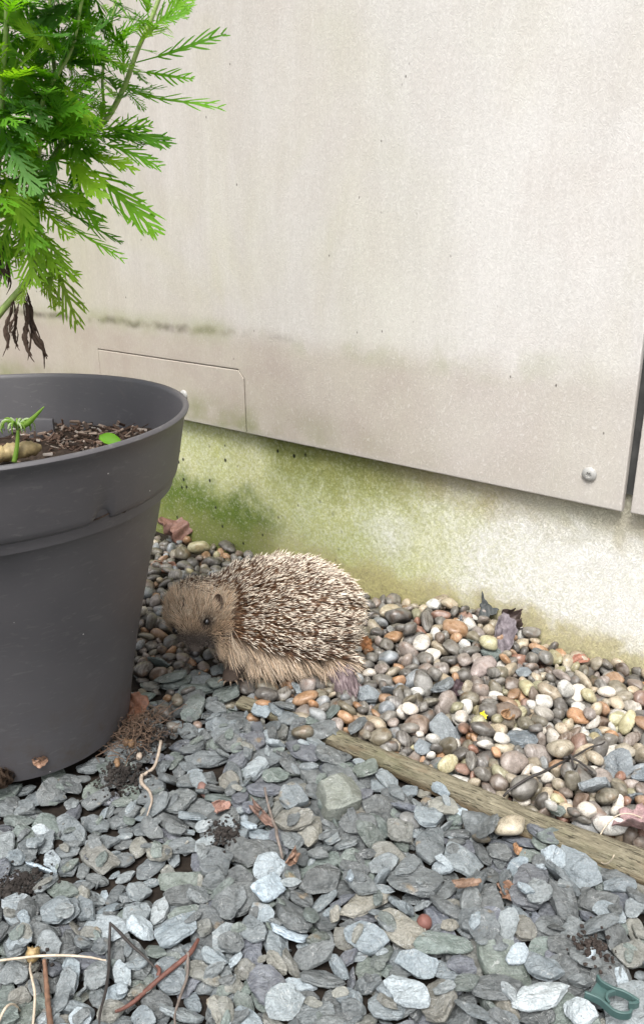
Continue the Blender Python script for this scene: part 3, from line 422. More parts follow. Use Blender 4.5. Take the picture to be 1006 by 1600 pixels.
-770,970,-14,-3,9,-59,91,79,97,21,5,-594,881,-23,48,-25,6,39,32,29,1,0,-582,951,-30,3,-3,-25,77,77,80,25,6,-828,988,-16,23,14,25,76,67,54,12,0,-767,1018,-22,0,10,-46,75,72,81,8,1,
-573,1044,-17,4,1,-28,41,40,35,16,3,531,968,-29,0,1,-56,69,66,73,2,6,-723,995,-10,-56,-19,4,61,53,59,23,6,641,1065,-21,-24,53,8,91,90,89,23,0,-891,1091,-31,-6,0,22,56,60,39,3,3,
-782,1038,-33,2,0,60,52,53,52,24,1,-641,1133,-30,8,-11,-58,37,31,39,10,6,-843,1131,-33,-46,-39,-3,45,39,39,1,6,-738,1139,-31,-8,-33,48,29,24,30,17,1,-684,1139,-35,20,-56,-6,23,21,22,14,5,
842,1198,-29,2,55,19,76,62,56,1,3,-893,1218,-35,0,1,-58,31,28,24,2,4,-820,1189,-30,-4,9,-45,52,54,46,7,0,-671,882,-18,-7,9,-35,85,73,89,1,0,-895,1253,-36,0,0,54,23,22,18,19,2,
-763,1217,-32,-2,-60,-4,91,83,73,24,0,-48,719,-32,12,-57,-12,31,25,32,15,3,190,676,-26,5,2,-36,91,94,71,20,5,621,712,-32,55,-22,7,56,48,58,25,2,-680,788,-4,-8,1,58,62,58,56,4,0,
-597,696,-21,2,-2,15,91,97,86,15,3,-573,740,-25,3,-4,9,32,27,30,24,6,-438,726,-24,-52,25,0,68,71,60,3,6,-383,762,-21,-1,1,60,90,91,84,7,6,-313,728,-26,-14,-15,30,41,40,37,5,2,
-234,718,-22,5,-1,50,59,57,60,19,1,-62,745,-29,-16,-3,6,40,37,40,12,6,90,733,-36,0,1,-52,28,26,20,20,0,136,713,-21,-6,3,42,70,60,54,3,1,255,709,-17,-60,7,-1,34,28,28,4,5,
268,754,-21,-2,-4,57,32,28,25,9,0,367,690,-18,0,2,-58,91,93,77,10,0,585,726,-30,6,5,55,38,40,39,16,3,597,764,-31,-9,-57,12,31,30,22,8,5,645,761,-16,-5,-1,-39,75,77,79,7,3,
742,735,-24,15,-1,-2,91,78,86,25,0,-621,780,-9,4,3,54,88,77,71,12,4,-509,776,-21,10,26,53,47,49,46,22,2,-420,782,-25,-42,-23,-3,34,31,27,15,6,-331,786,-27,1,26,54,53,45,46,24,2,
-235,762,-18,7,17,45,44,46,36,22,2,-76,763,-29,0,6,6,48,51,51,11,6,97,774,-25,12,-58,6,45,44,34,25,3,146,769,-33,-57,-19,7,34,34,37,25,0,227,762,-17,-17,-2,3,59,53,47,15,3,
310,762,-15,-15,26,8,50,41,36,21,3,482,788,-19,-8,-30,-50,45,46,37,22,2,494,818,-27,-6,-3,58,71,69,70,25,2,596,801,-27,2,-2,-33,66,54,73,2,6,689,757,-24,2,0,27,60,61,52,19,2,
732,772,-25,0,5,-45,59,59,64,11,2,-779,856,-16,-2,1,40,50,46,54,0,2,-605,909,-2,-10,57,-1,59,54,45,3,0,-577,800,-15,22,15,45,51,42,41,16,0,227,778,-18,16,51,-28,47,41,49,25,2,
487,862,-27,-7,11,7,43,38,31,17,0,731,829,-23,24,-54,3,35,34,35,11,6,-585,897,-16,-4,8,57,56,58,52,22,2,-558,867,-13,-3,59,-11,45,38,34,2,0,513,883,-9,45,38,-3,62,57,57,4,2,
622,915,-13,2,3,-60,66,70,63,20,2,692,886,-18,-2,-10,-54,84,75,79,13,6,-735,945,-10,9,6,-26,91,93,67,8,3,-574,943,-12,-7,-3,20,89,96,64,4,2,-531,924,-28,7,58,12,40,35,30,5,6,
577,968,-31,-14,57,-13,66,59,53,20,1,612,990,-24,-22,2,-17,49,43,51,12,3,661,919,-35,1,0,59,23,20,23,1,4,-780,901,1,-3,-22,-25,54,43,39,16,1,-707,1014,-22,-42,-41,-2,74,70,74,24,2,
577,990,-30,57,-14,9,41,45,38,6,2,-821,1072,-26,2,8,57,91,97,70,25,3,-816,931,-16,6,18,-53,70,75,76,13,3,-707,1093,-28,4,-4,57,76,83,55,20,3,-632,1021,-9,-5,-27,53,91,91,83,6,6,
-704,1141,-35,0,-1,41,48,41,36,25,4,-649,1111,-28,-17,-30,45,44,36,32,19,0,-632,1120,-30,4,-13,-49,34,32,26,22,0,-598,1040,-9,-7,-10,59,80,70,75,0,4,-774,921,-28,-35,-47,-15,43,42,31,15,6,
-687,1243,-30,-3,-60,7,80,70,87,12,0,-655,1148,-32,35,47,-9,35,33,34,7,1,-864,1158,-15,-7,6,-59,69,69,75,17,2,-731,787,-29,3,-2,34,61,66,46,3,6,-732,1077,-34,-1,0,26,34,34,28,2,1,
-325,759,-27,28,-51,-4,42,45,36,8,3,-171,705,-19,3,6,52,91,83,97,20,2,253,749,-16,31,-51,3,29,24,31,22,1,675,697,-15,1,-3,-59,49,41,52,4,2,-671,703,-15,-47,35,12,67,72,68,6,6,
-629,710,-9,6,-5,-43,64,56,63,22,6,-544,713,-15,1,21,-5,70,73,66,2,3,-468,704,-19,-46,38,-6,55,61,49,11,1,-413,733,-17,44,-19,-9,45,39,35,23,6,-353,714,-15,-6,4,-44,70,64,67,1,2,
-325,718,-26,-17,-9,51,47,50,51,25,1,-247,708,-13,-7,-11,46,40,33,39,7,0,-201,758,-21,45,39,3,79,72,56,11,2,-73,712,-20,-6,58,-13,62,62,61,9,2,26,716,-17,0,0,-41,74,73,73,1,1,
152,741,-19,-12,-22,46,53,52,56,17,2,124,732,-17,-28,52,-12,25,25,20,6,1,212,722,-10,-7,-6,3,50,46,43,17,6,349,728,-25,9,5,38,49,43,49,23,3,461,711,-15,-3,4,-39,91,90,97,23,5,
514,707,-22,-13,4,-37,66,72,47,25,2,519,718,-16,55,-16,-6,51,44,45,22,0,593,766,-12,3,12,56,86,75,85,11,2,639,818,-30,-9,-1,-46,35,31,37,8,3,703,718,-27,-27,-53,2,49,43,49,18,3,
-726,773,-10,-30,52,-2,57,47,41,9,2,-752,782,-12,49,32,6,61,52,66,6,3,-686,760,-7,-1,-4,1,26,21,29,22,5,-548,807,-13,12,16,-28,71,63,54,1,3,-366,790,-17,-58,-14,8,27,26,27,8,5,
-115,725,-14,59,8,-1,91,81,69,9,3,-58,784,-26,2,-54,25,54,44,46,0,2,196,743,-5,-17,56,-4,63,53,53,19,1,344,740,-31,-58,-5,13,35,34,38,20,5,482,799,-23,-1,33,50,36,29,26,17,6,
505,784,-17,-54,-18,15,44,37,31,18,6,541,757,-15,7,7,59,85,71,77,1,3,561,819,-19,-15,-2,37,42,45,40,19,1,668,796,-18,-4,11,46,82,73,60,19,6,732,769,-10,1,6,11,44,42,48,17,1,
-718,852,-13,48,27,10,61,64,57,24,0,-657,839,-30,40,41,-1,32,35,34,0,5,-616,879,-4,-29,-51,-3,45,45,47,9,6,-520,825,-23,-4,-16,21,36,37,38,17,4,475,835,-11,-13,49,-8,46,46,38,21,5,
509,836,-9,1,-6,-49,80,84,66,1,0,601,854,-16,5,51,29,91,84,96,11,0,610,833,-35,58,-14,2,41,43,35,24,2,747,860,-24,6,12,40,53,43,43,12,2,-564,896,-7,6,15,52,45,43,41,8,1,
-509,848,-16,-8,-2,-35,50,52,37,23,0,595,885,-27,20,55,11,58,52,50,15,2,715,998,19,-14,-58,3,48,39,39,18,2,-728,876,-8,55,25,0,68,64,51,17,6,-654,967,-17,5,-49,-24,67,64,73,24,2,
-562,942,0,-5,-1,8,46,46,40,18,6,540,989,-16,48,36,-1,67,59,55,8,1,529,939,-17,-11,4,-29,38,40,36,19,2,564,964,-23,54,19,7,40,41,31,2,2,650,951,-26,-32,-44,24,59,61,59,2,0,
-761,1099,-23,2,2,47,79,77,84,14,6,-688,982,-5,-8,-2,36,49,50,36,7,0,-635,984,-1,0,20,51,61,59,55,13,2,556,1035,-26,-14,-4,-56,47,43,34,24,2,-829,1016,-18,-52,-26,8,61,51,43,18,5,
-705,923,-5,18,-56,-12,53,49,40,14,5,-683,982,-16,-6,-4,22,74,63,68,6,0,-567,993,-4,-6,-5,51,55,45,46,1,2,-865,1115,-26,1,-11,-37,48,50,48,3,3,-722,1196,-26,3,8,15,62,57,51,22,3,
-672,1071,-24,43,-41,-8,86,79,92,21,2,-608,1123,-23,9,14,-11,55,45,58,2,3,-813,1167,-32,-13,28,-37,32,28,29,3,1,-760,885,-1,5,-9,-50,91,74,90,7,3,-624,951,-13,-10,-1,37,75,74,78,3,3,
-811,1102,-16,-45,-38,7,91,99,89,11,0,-706,876,4,55,23,7,59,56,50,24,1,-595,975,-2,42,-41,-12,68,56,73,2,2,449,726,-8,7,-12,-47,25,21,25,6,5,-636,974,15,-18,-1,-37,40,38,40,13,5,
-412,752,-19,9,10,-58,25,19,25,24,2,-473,765,-18,9,-12,-57,39,35,39,20,0,527,832,0,-3,-1,-52,40,38,40,1,3,-500,818,-10,1,-5,-57,36,26,36,16,1,-643,882,0,-13,1,-49,31,27,31,12,1,
543,989,-8,-1,-3,-19,33,30,33,19,1,-8,776,-3,1,3,-60,30,27,30,6,3,573,943,-28,4,-9,-53,24,17,24,24,2,537,787,-21,-2,-6,32,37,34,37,22,1,453,812,-5,-9,-6,25,23,21,23,15,3,
-4,756,0,4,-5,-46,26,19,26,12,3,-575,1104,-24,-7,18,17,22,19,22,24,4,585,863,6,1,-15,-7,23,19,23,17,2,-218,751,-15,9,-9,-54,38,34,38,21,5,-258,760,-19,0,2,-40,36,32,36,14,2,
280,765,-21,-1,5,55,35,31,35,24,0,571,886,-31,2,7,-11,31,23,31,10,1,258,752,-10,1,1,10,33,29,33,1,2,-434,739,-5,0,10,42,26,21,26,12,5,645,775,-13,-4,19,27,28,22,28,24,0,
614,986,-13,4,19,18,37,34,37,24,1,-41,732,-11,6,9,-33,24,22,24,8,3,-105,778,-25,3,5,-57,22,21,22,4,3,-548,906,-19,-6,-10,28,27,26,27,3,2,414,763,-27,-17,1,-46,37,32,37,2,5,
-612,1094,-18,12,19,56,29,22,29,4,1,141,733,-15,-6,-10,-29,35,26,35,8,1,-189,760,-11,4,-4,-57,22,18,22,8,1,-84,758,-21,0,-14,-3,33,31,33,23,0,-572,893,3,5,1,50,32,28,32,5,3,
-276,790,-16,-11,-7,-25,30,26,30,5,5,576,916,-25,-9,9,-17,39,34,39,13,4,516,928,-18,1,4,58,25,21,25,22,3,606,824,-29,-5,-4,8,24,20,24,13,4,-505,723,-9,4,4,14,34,27,34,0,0,
-48,774,-31,8,0,7,21,16,21,10,1,-654,1080,-16,-1,3,7,37,28,37,17,3,512,1150,3,32,-11,-4,58,39,49,16,9,377,1244,12,14,-26,-50,60,62,60,22,8,336,1155,0,5,57,-11,58,55,62,11,10,
379,1335,-1,-59,-10,0,60,61,65,6,13,485,1372,5,-7,3,8,52,86,89,8,10,389,1694,4,-2,-2,26,93,59,59,1,14,476,1165,-21,33,-3,-12,49,50,55,14,18,531,1225,7,-6,-19,-39,53,52,50,1,15,
-368,1545,-18,-1,17,56,60,59,60,6,7,206,1960,2,-14,1,13,71,70,97,20,7,233,1616,4,-41,36,14,55,54,55,5,8,345,1863,14,-8,6,-5,63,72,75,17,11,443,1375,-14,11,14,-5,60,57,63,1,13,
654,1456,7,-9,-28,13,52,40,50,23,16,116,1409,10,-58,9,-8,48,48,48,10,15,247,1329,1,31,2,20,46,37,46,16,16,276,1545,0,24,-42,-33,59,61,59,21,13,491,1279,10,13,4,57,60,65,63,3,8,
512,1153,-32,-7,-9,21,47,44,48,0,11,338,1424,17,16,5,-9,53,39,40,0,7,23,1474,-15,-29,47,14,45,48,41,22,13,66,1720,-24,-49,25,10,60,62,55,11,7,405,1508,0,-58,12,-6,60,62,51,23,12,
-132,1589,-1,-12,-7,-48,60,61,62,20,7,-42,1566,4,-15,-9,7,59,51,52,1,11,338,1278,-1,17,-6,-11,37,36,56,10,12,202,1465,-2,22,55,8,56,60,54,4,12,-47,1434,5,2,-30,-52,43,41,46,21,15,
539,1120,-30,53,-4,4,44,40,38,17,16,559,1364,1,-34,-30,-4,58,60,56,12,7,557,1483,3,-12,10,-14,46,51,52,21,11,545,1153,-8,20,17,-50,58,52,59,8,10,386,1219,-31,28,-24,3,41,37,42,16,15,
-419,2517,-21,-5,2,19,72,106,85,15,16,479,1180,11,23,-18,-10,33,35,44,23,9,521,1574,5,20,6,-15,60,51,61,7,10,475,1256,19,-30,-38,-25,38,34,38,4,15,258,1395,-4,7,-20,-26,42,54,62,14,15,
161,1370,-28,19,18,-39,41,41,36,0,8,418,1767,27,5,-12,55,49,49,55,11,16,250,1796,13,9,-7,33,48,53,46,5,9,363,1497,12,2,5,2,40,55,53,7,7,552,1566,21,21,13,-13,37,44,45,21,9,
-14,1495,5,21,9,55,44,45,47,6,18,279,1906,18,-7,19,-39,77,40,61,10,7,486,1500,-3,3,14,11,49,43,55,2,9,-186,1662,-30,6,11,47,55,55,63,16,7,543,1130,-5,-34,20,45,34,31,38,21,12,
216,1788,-5,-19,-39,-41,52,49,52,21,13,163,1764,-11,-10,-13,-32,60,60,62,1,18,411,1207,-25,-34,-30,-15,39,34,39,10,12,-140,1646,-15,-12,4,-8,60,58,62,11,15,-39,1528,-12,6,2,54,51,52,54,2,13,
525,1380,-3,-18,51,10,58,61,66,18,17,171,1421,-5,-21,-54,-3,40,42,35,17,7,542,1329,12,-7,14,-3,34,42,55,5,10,645,1755,-16,5,3,-9,46,52,72,19,10,323,1781,7,2,6,-29,56,54,41,13,8,
577,1572,0,-11,56,13,52,53,53,21,9,-452,1731,-18,49,34,1,60,55,59,11,7,328,1561,-2,-36,-2,-21,51,50,55,12,15,496,1543,5,-15,22,-54,41,36,43,2,9,544,1848,11,1,0,3,45,43,41,21,8,
553,1736,1,9,15,7,42,48,51,11,8,361,1580,12,-49,-1,-1,36,35,45,2,13,157,1188,-13,-11,9,-58,42,42,39,9,18,-35,1629,-3,31,-8,-2,40,56,54,7,13,309,1294,4,39,-30,2,32,37,41,4,8,
482,1222,0,-51,19,-25,38,39,38,2,12,-410,1718,-22,-6,50,27,46,42,53,0,12,-415,1534,-27,-53,26,4,37,36,39,20,18,223,1842,24,-12,-24,-3,46,51,64,16,7,407,1218,2,14,44,-14,36,44,39,3,7,
296,1333,6,9,0,-42,43,26,26,17,8,514,1333,3,25,-46,-27,41,41,44,21,10,-424,1914,11,10,-12,-30,71,53,41,13,8,474,1607,-5,-4,2,-43,57,38,49,2,16,345,1715,9,7,-5,-28,39,58,46,15,13,
646,1566,12,-12,2,3,40,42,43,1,9,190,1503,16,-4,4,3,35,48,47,18,9,546,1194,-5,-44,4,6,33,34,45,5,9,195,1352,-35,-9,-6,39,41,39,41,2,10,112,1470,3,44,-35,-6,56,54,54,9,10,
648,1410,-5,16,-53,-23,47,31,42,19,13,343,1259,-20,14,6,29,34,35,33,0,10,-468,2463,-21,-4,12,-17,56,79,76,18,15,313,1255,-37,-57,-14,3,33,33,32,7,9,45,1487,5,-8,-45,36,40,38,36,0,11,
475,1865,1,-37,-40,24,60,55,66,1,16,293,1286,-15,34,-29,10,37,33,37,14,10,686,1517,1,21,50,16,50,50,56,8,9,600,1549,13,7,14,-4,36,43,38,6,16,-97,1615,-16,-57,-15,-5,40,42,35,19,8,
-402,1855,-12,-34,49,-4,51,49,46,22,8,184,1372,-17,-10,18,-47,37,32,41,19,13,-276,2351,-29,21,-4,-1,60,56,67,21,18,182,1443,8,17,-5,-3,38,28,36,5,8,38,1631,-6,13,28,-47,37,39,39,6,15,
-363,2402,-25,-12,2,2,63,63,96,10,7,262,1633,20,-27,21,2,37,50,48,7,8,268,1310,-21,9,59,-6,37,40,35,9,9,87,1437,0,28,-11,-51,48,46,45,21,12,658,1535,3,10,-10,-41,48,49,45,8,10,
612,1628,2,40,-28,-23,60,51,54,5,10,117,1424,-14,23,-23,-50,60,58,67,0,7,147,1665,-16,6,9,59,58,52,66,14,8,-329,2534,-28,-6,3,-31,89,67,51,13,7,482,1413,-3,34,-7,-37,42,38,46,23,9,
140,1526,2,-16,-4,18,42,45,41,22,18,642,1479,-2,33,-11,12,34,53,46,3,16,186,1858,-3,33,-50,5,49,50,50,2,11,553,1113,-4,-45,-10,-14,28,28,32,16,12,204,2107,-28,-43,-22,7,55,59,55,13,8,
252,1744,-1,15,-16,-20,53,36,41,4,8,163,1818,-6,7,13,-5,38,54,41,13,8,-130,1575,-24,55,-12,-10,47,46,40,14,12,-428,1626,-27,57,7,-7,44,41,48,19,15,541,1281,6,15,57,11,33,35,28,2,13,
282,1375,-9,-18,-3,46,41,40,41,2,7,448,1638,-10,14,2,11,41,43,38,4,12,364,1753,10,-8,-2,11,58,49,38,13,8,303,1491,1,19,9,-2,30,42,30,22,9,336,1360,-19,-23,55,6,60,64,68,11,7,
393,1473,-1,-29,3,-4,51,49,48,7,10,-317,2239,-13,-49,-5,-14,60,61,58,21,15,567,1649,2,-17,5,-37,59,53,55,8,13,278,1323,-6,1,12,18,39,32,41,9,17,352,1300,-5,-48,26,7,49,45,50,15,16,
729,1696,-12,-34,-32,-38,35,34,34,2,12,-465,1926,13,-28,-37,12,44,46,58,9,8,369,1395,15,6,8,4,35,30,33,4,9,250,1301,-37,-6,6,12,34,33,29,23,13,51,1521,4,-18,16,-11,43,39,46,20,15,
320,1937,16,0,-10,59,48,45,50,3,17,401,1645,15,22,-26,-21,53,31,39,16,8,436,1463,1,-2,1,-6,34,44,38,6,15,564,1247,5,-19,11,-32,36,33,37,4,15,689,1646,-7,-11,-3,58,50,51,49,10,11,
138,1398,-3,-7,-58,-15,32,30,33,17,7,351,1989,25,2,6,-5,44,43,66,10,10,682,1599,0,4,2,4,43,49,54,4,15,-438,1890,-11,-19,-46,33,55,56,62,5,11,677,1727,-13,-31,0,51,42,43,38,16,10,
299,1803,-9,9,17,48,54,56,52,20,10,466,1471,2,26,53,2,40,36,45,7,15,581,1763,-16,13,-18,-35,68,51,39,13,16,142,1490,3,-3,-8,6,36,46,53,14,8,189,2019,-15,4,9,21,79,51,71,20,10,
378,1389,-10,-12,7,2,48,41,56,20,10,333,1386,5,-15,11,6,34,47,48,8,9,449,1177,-38,-28,52,-4,29,30,26,4,9,14,1717,-38,11,-8,-31,42,45,44,19,18,-338,1579,-7,23,-10,-32,33,35,38,13,15,
616,1364,5,13,-4,-11,38,36,37,10,10,87,1796,-33,-12,8,-18,51,48,59,12,8,577,1472,19,7,1,-19,27,34,42,9,13,47,1456,-34,56,-15,14,36,39,40,4,7,319,1535,-4,20,-23,23,36,33,37,20,9,
337,1659,-3,5,-30,48,43,41,43,22,7,685,1560,0,-4,-3,-10,37,40,55,20,10,321,1274,-16,-10,9,-36,40,32,23,22,13,351,1239,-34,-19,-6,-35,31,31,34,13,10,534,1535,-9,-41,-33,-29,42,38,48,6,7,
-478,2056,8,40,12,37,43,46,44,22,13,287,1691,-1,11,-2,-24,37,40,55,20,13,439,1864,9,16,14,7,36,46,48,0,10,217,1666,-11,57,14,13,60,60,62,15,18,-455,2254,-4,21,-6,-10,43,39,43,2,8,
310,1728,-1,-12,-7,-25,40,37,51,20,7,583,1463,1,-6,-21,7,36,35,30,3,9,649,1354,-2,34,-39,29,54,50,52,9,10,502,1186,-3,-40,40,-10,51,50,56,15,13,439,1581,-3,-4,-2,29,44,32,41,16,11,
519,1738,-4,-37,-7,29,43,40,43,22,8,140,1697,-1,11,-17,-27,46,35,35,1,13,710,1527,20,24,15,5,37,51,37,22,17,229,1414,-2,46,-3,-14,29,33,46,19,9,422,1307,-2,36,41,-24,30,34,36,0,9,
-153,1741,-37,-14,4,-7,37,35,43,2,8,-407,1931,-11,12,59,-4,60,51,66,20,15,447,1686,-6,52,13,14,55,48,54,23,10,409,1170,33,-41,9,-19,24,21,25,2,9,459,1274,-7,-6,-23,54,33,31,32,18,10,
595,1398,3,9,-41,43,40,34,35,22,8,400,1607,-1,10,-29,41,38,41,35,14,15,388,1843,2,-54,26,-2,45,47,46,3,15,394,1899,4,12,21,-10,42,44,56,23,9,739,1622,-10,16,-2,-24,44,38,43,0,12,
273,1762,-5,-56,2,-15,44,47,50,23,9,509,1441,-3,-32,4,-46,48,46,47,7,10,373,1445,-6,9,33,40,51,45,56,6,10,-336,1502,-27,9,8,2,36,33,34,12,8,610,1743,-17,14,13,-35,41,40,43,6,10,
208,1735,-3,0,-35,-33,35,55,40,12,13,230,1349,-27,-1,-23,34,47,51,46,19,18,41,1802,-36,31,-35,-13,51,46,52,16,10,-305,1771,-36,-34,-49,-9,36,37,40,9,13,478,1346,-21,10,-58,12,43,39,49,11,11,
515,1294,12,6,24,45,43,39,44,8,7,295,1516,8,28,45,-2,32,37,38,17,16,437,1220,4,-16,7,-18,24,29,29,21,16,216,1506,-13,-6,-17,15,60,65,56,4,7,164,1549,-5,-15,-54,-20,49,42,55,5,7,
308,1993,22,11,-7,-22,42,37,42,4,9,-442,2164,-1,-58,16,3,48,46,45,0,7,462,1248,-4,32,-49,-1,28,33,33,1,12,451,1435,8,-11,-9,-17,28,30,41,20,7,-22,1654,-18,-55,17,13,47,49,43,17,7,
84,1668,-13,-40,-4,-39,37,38,37,11,18,301,1455,-3,-13,1,-48,47,38,28,12,17,589,1186,-5,24,13,-31,37,30,22,22,13,-451,1862,-27,-9,9,35,57,49,57,4,8,522,1510,-7,16,-13,-2,26,32,40,9,8,
277,1296,-36,17,42,39,32,28,34,7,16,337,1606,-9,11,32,-26,48,44,48,5,10,622,1513,0,7,29,28,48,46,55,19,11,-353,2152,-12,-36,9,43,60,52,64,11,7,460,1420,-11,-44,20,35,33,33,38,18,13,
168,1693,-7,5,-15,-53,44,44,49,10,10,-360,1783,-18,-6,-10,56,39,36,40,17,13,416,1546,1,-19,10,-19,50,37,46,9,11,175,1513,-1,20,22,14,38,40,40,1,9,530,1358,9,29,-15,9,41,22,28,23,10,
-79,1550,-19,0,-6,28,46,51,40,14,18,421,1656,3,7,-20,3,42,46,58,16,15,423,1342,-8,0,-4,-32,34,37,41,4,10,453,1178,11,-14,-3,-32,27,31,23,12,7,460,1156,-36,-7,-54,-24,25,23,28,13,10,
-175,1618,-36,-12,-22,18,34,37,35,12,18,-244,1816,-35,-13,-1,23,51,49,45,20,7,-455,2025,-13,-10,39,-45,55,56,52,2,18,282,1147,-19,52,-20,1,34,29,29,1,15,309,1616,-13,-10,23,-54,48,52,44,2,13,
405,1256,-12,46,-23,31,46,48,48,10,15,146,1393,-28,-12,-30,-46,43,40,38,5,11,470,1166,4,2,16,56,27,25,31,10,8,446,1343,-12,-6,-42,19,28,27,26,11,18,-6,1551,-11,-14,50,17,52,52,48,15,18,
604,1282,-16,-1,-13,58,34,32,32,12,13,233,1385,-3,-13,-35,-46,26,28,26,11,7,445,1208,-23,39,-31,-28,46,48,43,7,17,157,1950,-12,-27,8,-15,49,53,45,18,18,-394,1791,-18,-12,-59,3,36,36,34,16,7,
-390,1981,-8,-15,30,-32,54,48,47,22,15,479,1566,5,-9,-48,-7,38,42,36,6,12,597,1492,14,-4,-38,-27,33,51,37,12,10,238,1838,-6,7,-9,11,60,52,65,21,7,-44,1755,-39,-14,-2,-41,41,44,45,0,7,
308,1273,-27,-9,-51,27,33,34,32,8,8,463,1313,-7,44,13,-31,25,29,30,17,10,374,1460,18,-2,-5,-2,24,31,32,0,16,212,1323,-35,32,8,36,25,24,28,0,7,-477,2202,-8,52,-22,20,60,64,58,5,7,
173,1583,-3,-2,20,-23,41,36,37,11,8,113,1906,-20,-2,14,-58,47,46,51,16,15,-379,2081,-8,-56,-14,-14,40,44,43,4,13,-174,2412,-30,3,1,-28,48,47,42,6,16,114,1708,-19,-9,2,9,37,33,51,10,9,
143,1888,-9,49,17,-15,33,36,50,20,7,504,1402,8,-7,-10,14,34,36,26,12,12,440,1297,-8,-6,-17,-14,25,28,29,17,9,191,1537,15,39,39,-4,40,41,38,16,15,179,1645,-3,43,-6,7,30,39,34,6,11,
299,1819,13,-6,53,10,29,40,29,22,12,349,1355,8,6,24,-1,25,27,34,16,11,85,1414,14,23,-14,-15,28,26,24,18,15,-305,2204,-16,17,47,-31,60,54,52,4,15,238,1531,14,26,51,-14,39,40,34,16,15,
215,1586,2,-24,8,9,32,50,36,12,9,149,1464,7,3,-7,-4,24,29,29,1,13,492,1756,-18,28,-9,-5,45,42,39,6,17,113,1753,-27,-17,-2,-54,38,40,38,12,8,693,1438,10,7,10,54,60,64,60,8,11,
428,1909,16,-23,-5,-3,33,38,40,11,13,124,1782,-20,-36,-48,4,32,41,40,7,8,431,1198,-39,-5,-59,-4,27,25,26,9,11,602,1494,-16,52,-26,6,60,62,63,2,12,556,1812,-18,58,-11,-9,48,42,47,19,11,
326,2017,11,21,-6,-55,60,65,51,22,10,313,1336,-4,33,-8,-23,35,32,33,18,7,395,1580,-5,-7,-4,57,37,33,40,8,9,337,1460,7,2,13,32,47,48,53,21,16,-420,2008,-3,54,-26,1,42,43,45,3,10,
-84,1657,-24,25,-9,-5,34,33,43,2,11,447,1196,0,16,-5,-32,28,35,37,0,10,447,1723,5,-24,8,-39,37,39,37,16,11,529,1461,-4,-26,-32,-7,31,36,31,6,10,259,1975,-5,31,-37,-18,59,52,53,15,16,
-321,1627,-12,11,-32,-49,34,35,39,8,7,553,1218,-7,32,-17,-45,33,33,37,7,9,434,1950,9,-29,-37,38,41,43,43,20,13,646,1596,4,-3,-29,43,39,34,39,6,8,491,1796,-4,33,11,48,38,39,39,4,7,
-449,2370,-20,-2,5,-2,46,43,66,10,8,362,1637,-10,-26,45,0,39,39,60,10,13,-161,1535,-29,7,14,30,29,40,39,18,11,585,1299,-11,-50,-11,0,22,31,30,18,17,34,1555,-12,-9,6,59,60,62,59,7,8,
-424,2084,-2,-10,-16,55,41,45,47,20,13,509,1705,-11,-28,7,26,42,41,40,20,13,201,1345,-17,29,52,-2,25,25,27,15,8,220,1508,15,-7,55,-10,28,25,28,6,8,140,1926,-15,8,12,-26,51,51,45,3,10,
569,1518,-1,7,11,15,36,44,56,9,9,342,1819,13,8,-19,5,29,33,34,17,11,438,1512,-6,-34,48,-5,34,36,34,23,16,-365,1757,-21,-11,-13,55,32,32,31,1,8,514,1823,-10,59,9,4,43,41,41,17,10,
614,1257,-9,6,18,-8,35,38,32,20,13,6,1798,-43,-4,-17,-47,38,38,34,11,10,746,1663,-24,5,-10,-40,50,56,41,22,7,345,1410,-8,-5,18,-4,46,39,59,10,8,-328,1804,-30,15,12,56,38,40,35,17,18,
147,1581,-14,6,-54,22,42,42,47,13,11,108,1633,-12,2,-24,-45,42,44,48,23,7,-427,2410,-36,-16,9,-50,54,55,56,22,7,602,1211,0,11,30,49,40,37,41,21,11,-2,1529,0,-20,-15,13,33,35,34,3,8,
546,1654,-9,55,-4,-19,31,33,30,21,8,511,1883,-2,-40,8,25,34,35,34,2,13,358,1957,16,-37,31,-30,37,38,41,16,8,627,1675,-6,-30,-24,27,41,40,45,4,15,590,1623,3,17,-27,-22,29,31,39,16,7,
-224,1602,-36,-3,0,-60,39,41,43,5,15,-17,1515,-34,-22,3,-11,38,33,41,22,18,378,1244,-17,3,-14,-22,34,34,29,0,9,-384,2195,-13,22,13,-49,37,40,35,4,12,373,1535,6,-8,0,-56,42,37,36,9,8,
766,1688,-14,24,42,32,32,33,27,0,8,401,1312,-8,-8,50,-22,38,27,20,22,9,296,1274,-38,-9,-6,-48,28,25,29,16,10,81,1833,-29,-59,9,-6,36,36,33,11,9,617,1703,-7,-23,-15,34,32,35,30,6,16,
570,1207,-23,14,56,-4,55,60,55,14,8,121,1403,-36,33,-47,-9,27,26,30,17,7,65,1441,-18,-25,-31,3,29,25,26,1,15,309,1381,-2,10,20,12,28,27,29,18,17,511,1788,-14,15,-36,-29,33,48,38,15,7,
-224,2416,-50,-35,-46,-11,38,39,34,1,18,172,1398,-19,2,-42,-41,28,25,31,10,7,474,1541,-7,-17,-32,-48,32,27,33,12,9,318,1912,9,12,10,-9,36,36,55,10,8,-23,1533,8,-5,28,29,35,37,29,15,11,
152,1452,-17,-43,17,-32,50,46,52,6,18,406,1629,-6,12,50,-27,46,46,39,1,8,724,1718,-8,-16,-41,40,36,39,33,7,10,365,1231,-21,26,44,30,21,19,21,12,16,705,1713,-31,-37,-46,9,55,55,59,9,8,
360,1811,-4,-6,-6,-31,45,41,48,12,9,408,1860,-1,32,41,25,45,48,46,12,13,570,1226,-7,-24,-9,54,24,24,22,13,17,-409,2141,-14,-34,-43,-12,49,42,49,17,15,-414,2279,-27,55,-13,-15,50,52,52,10,7,
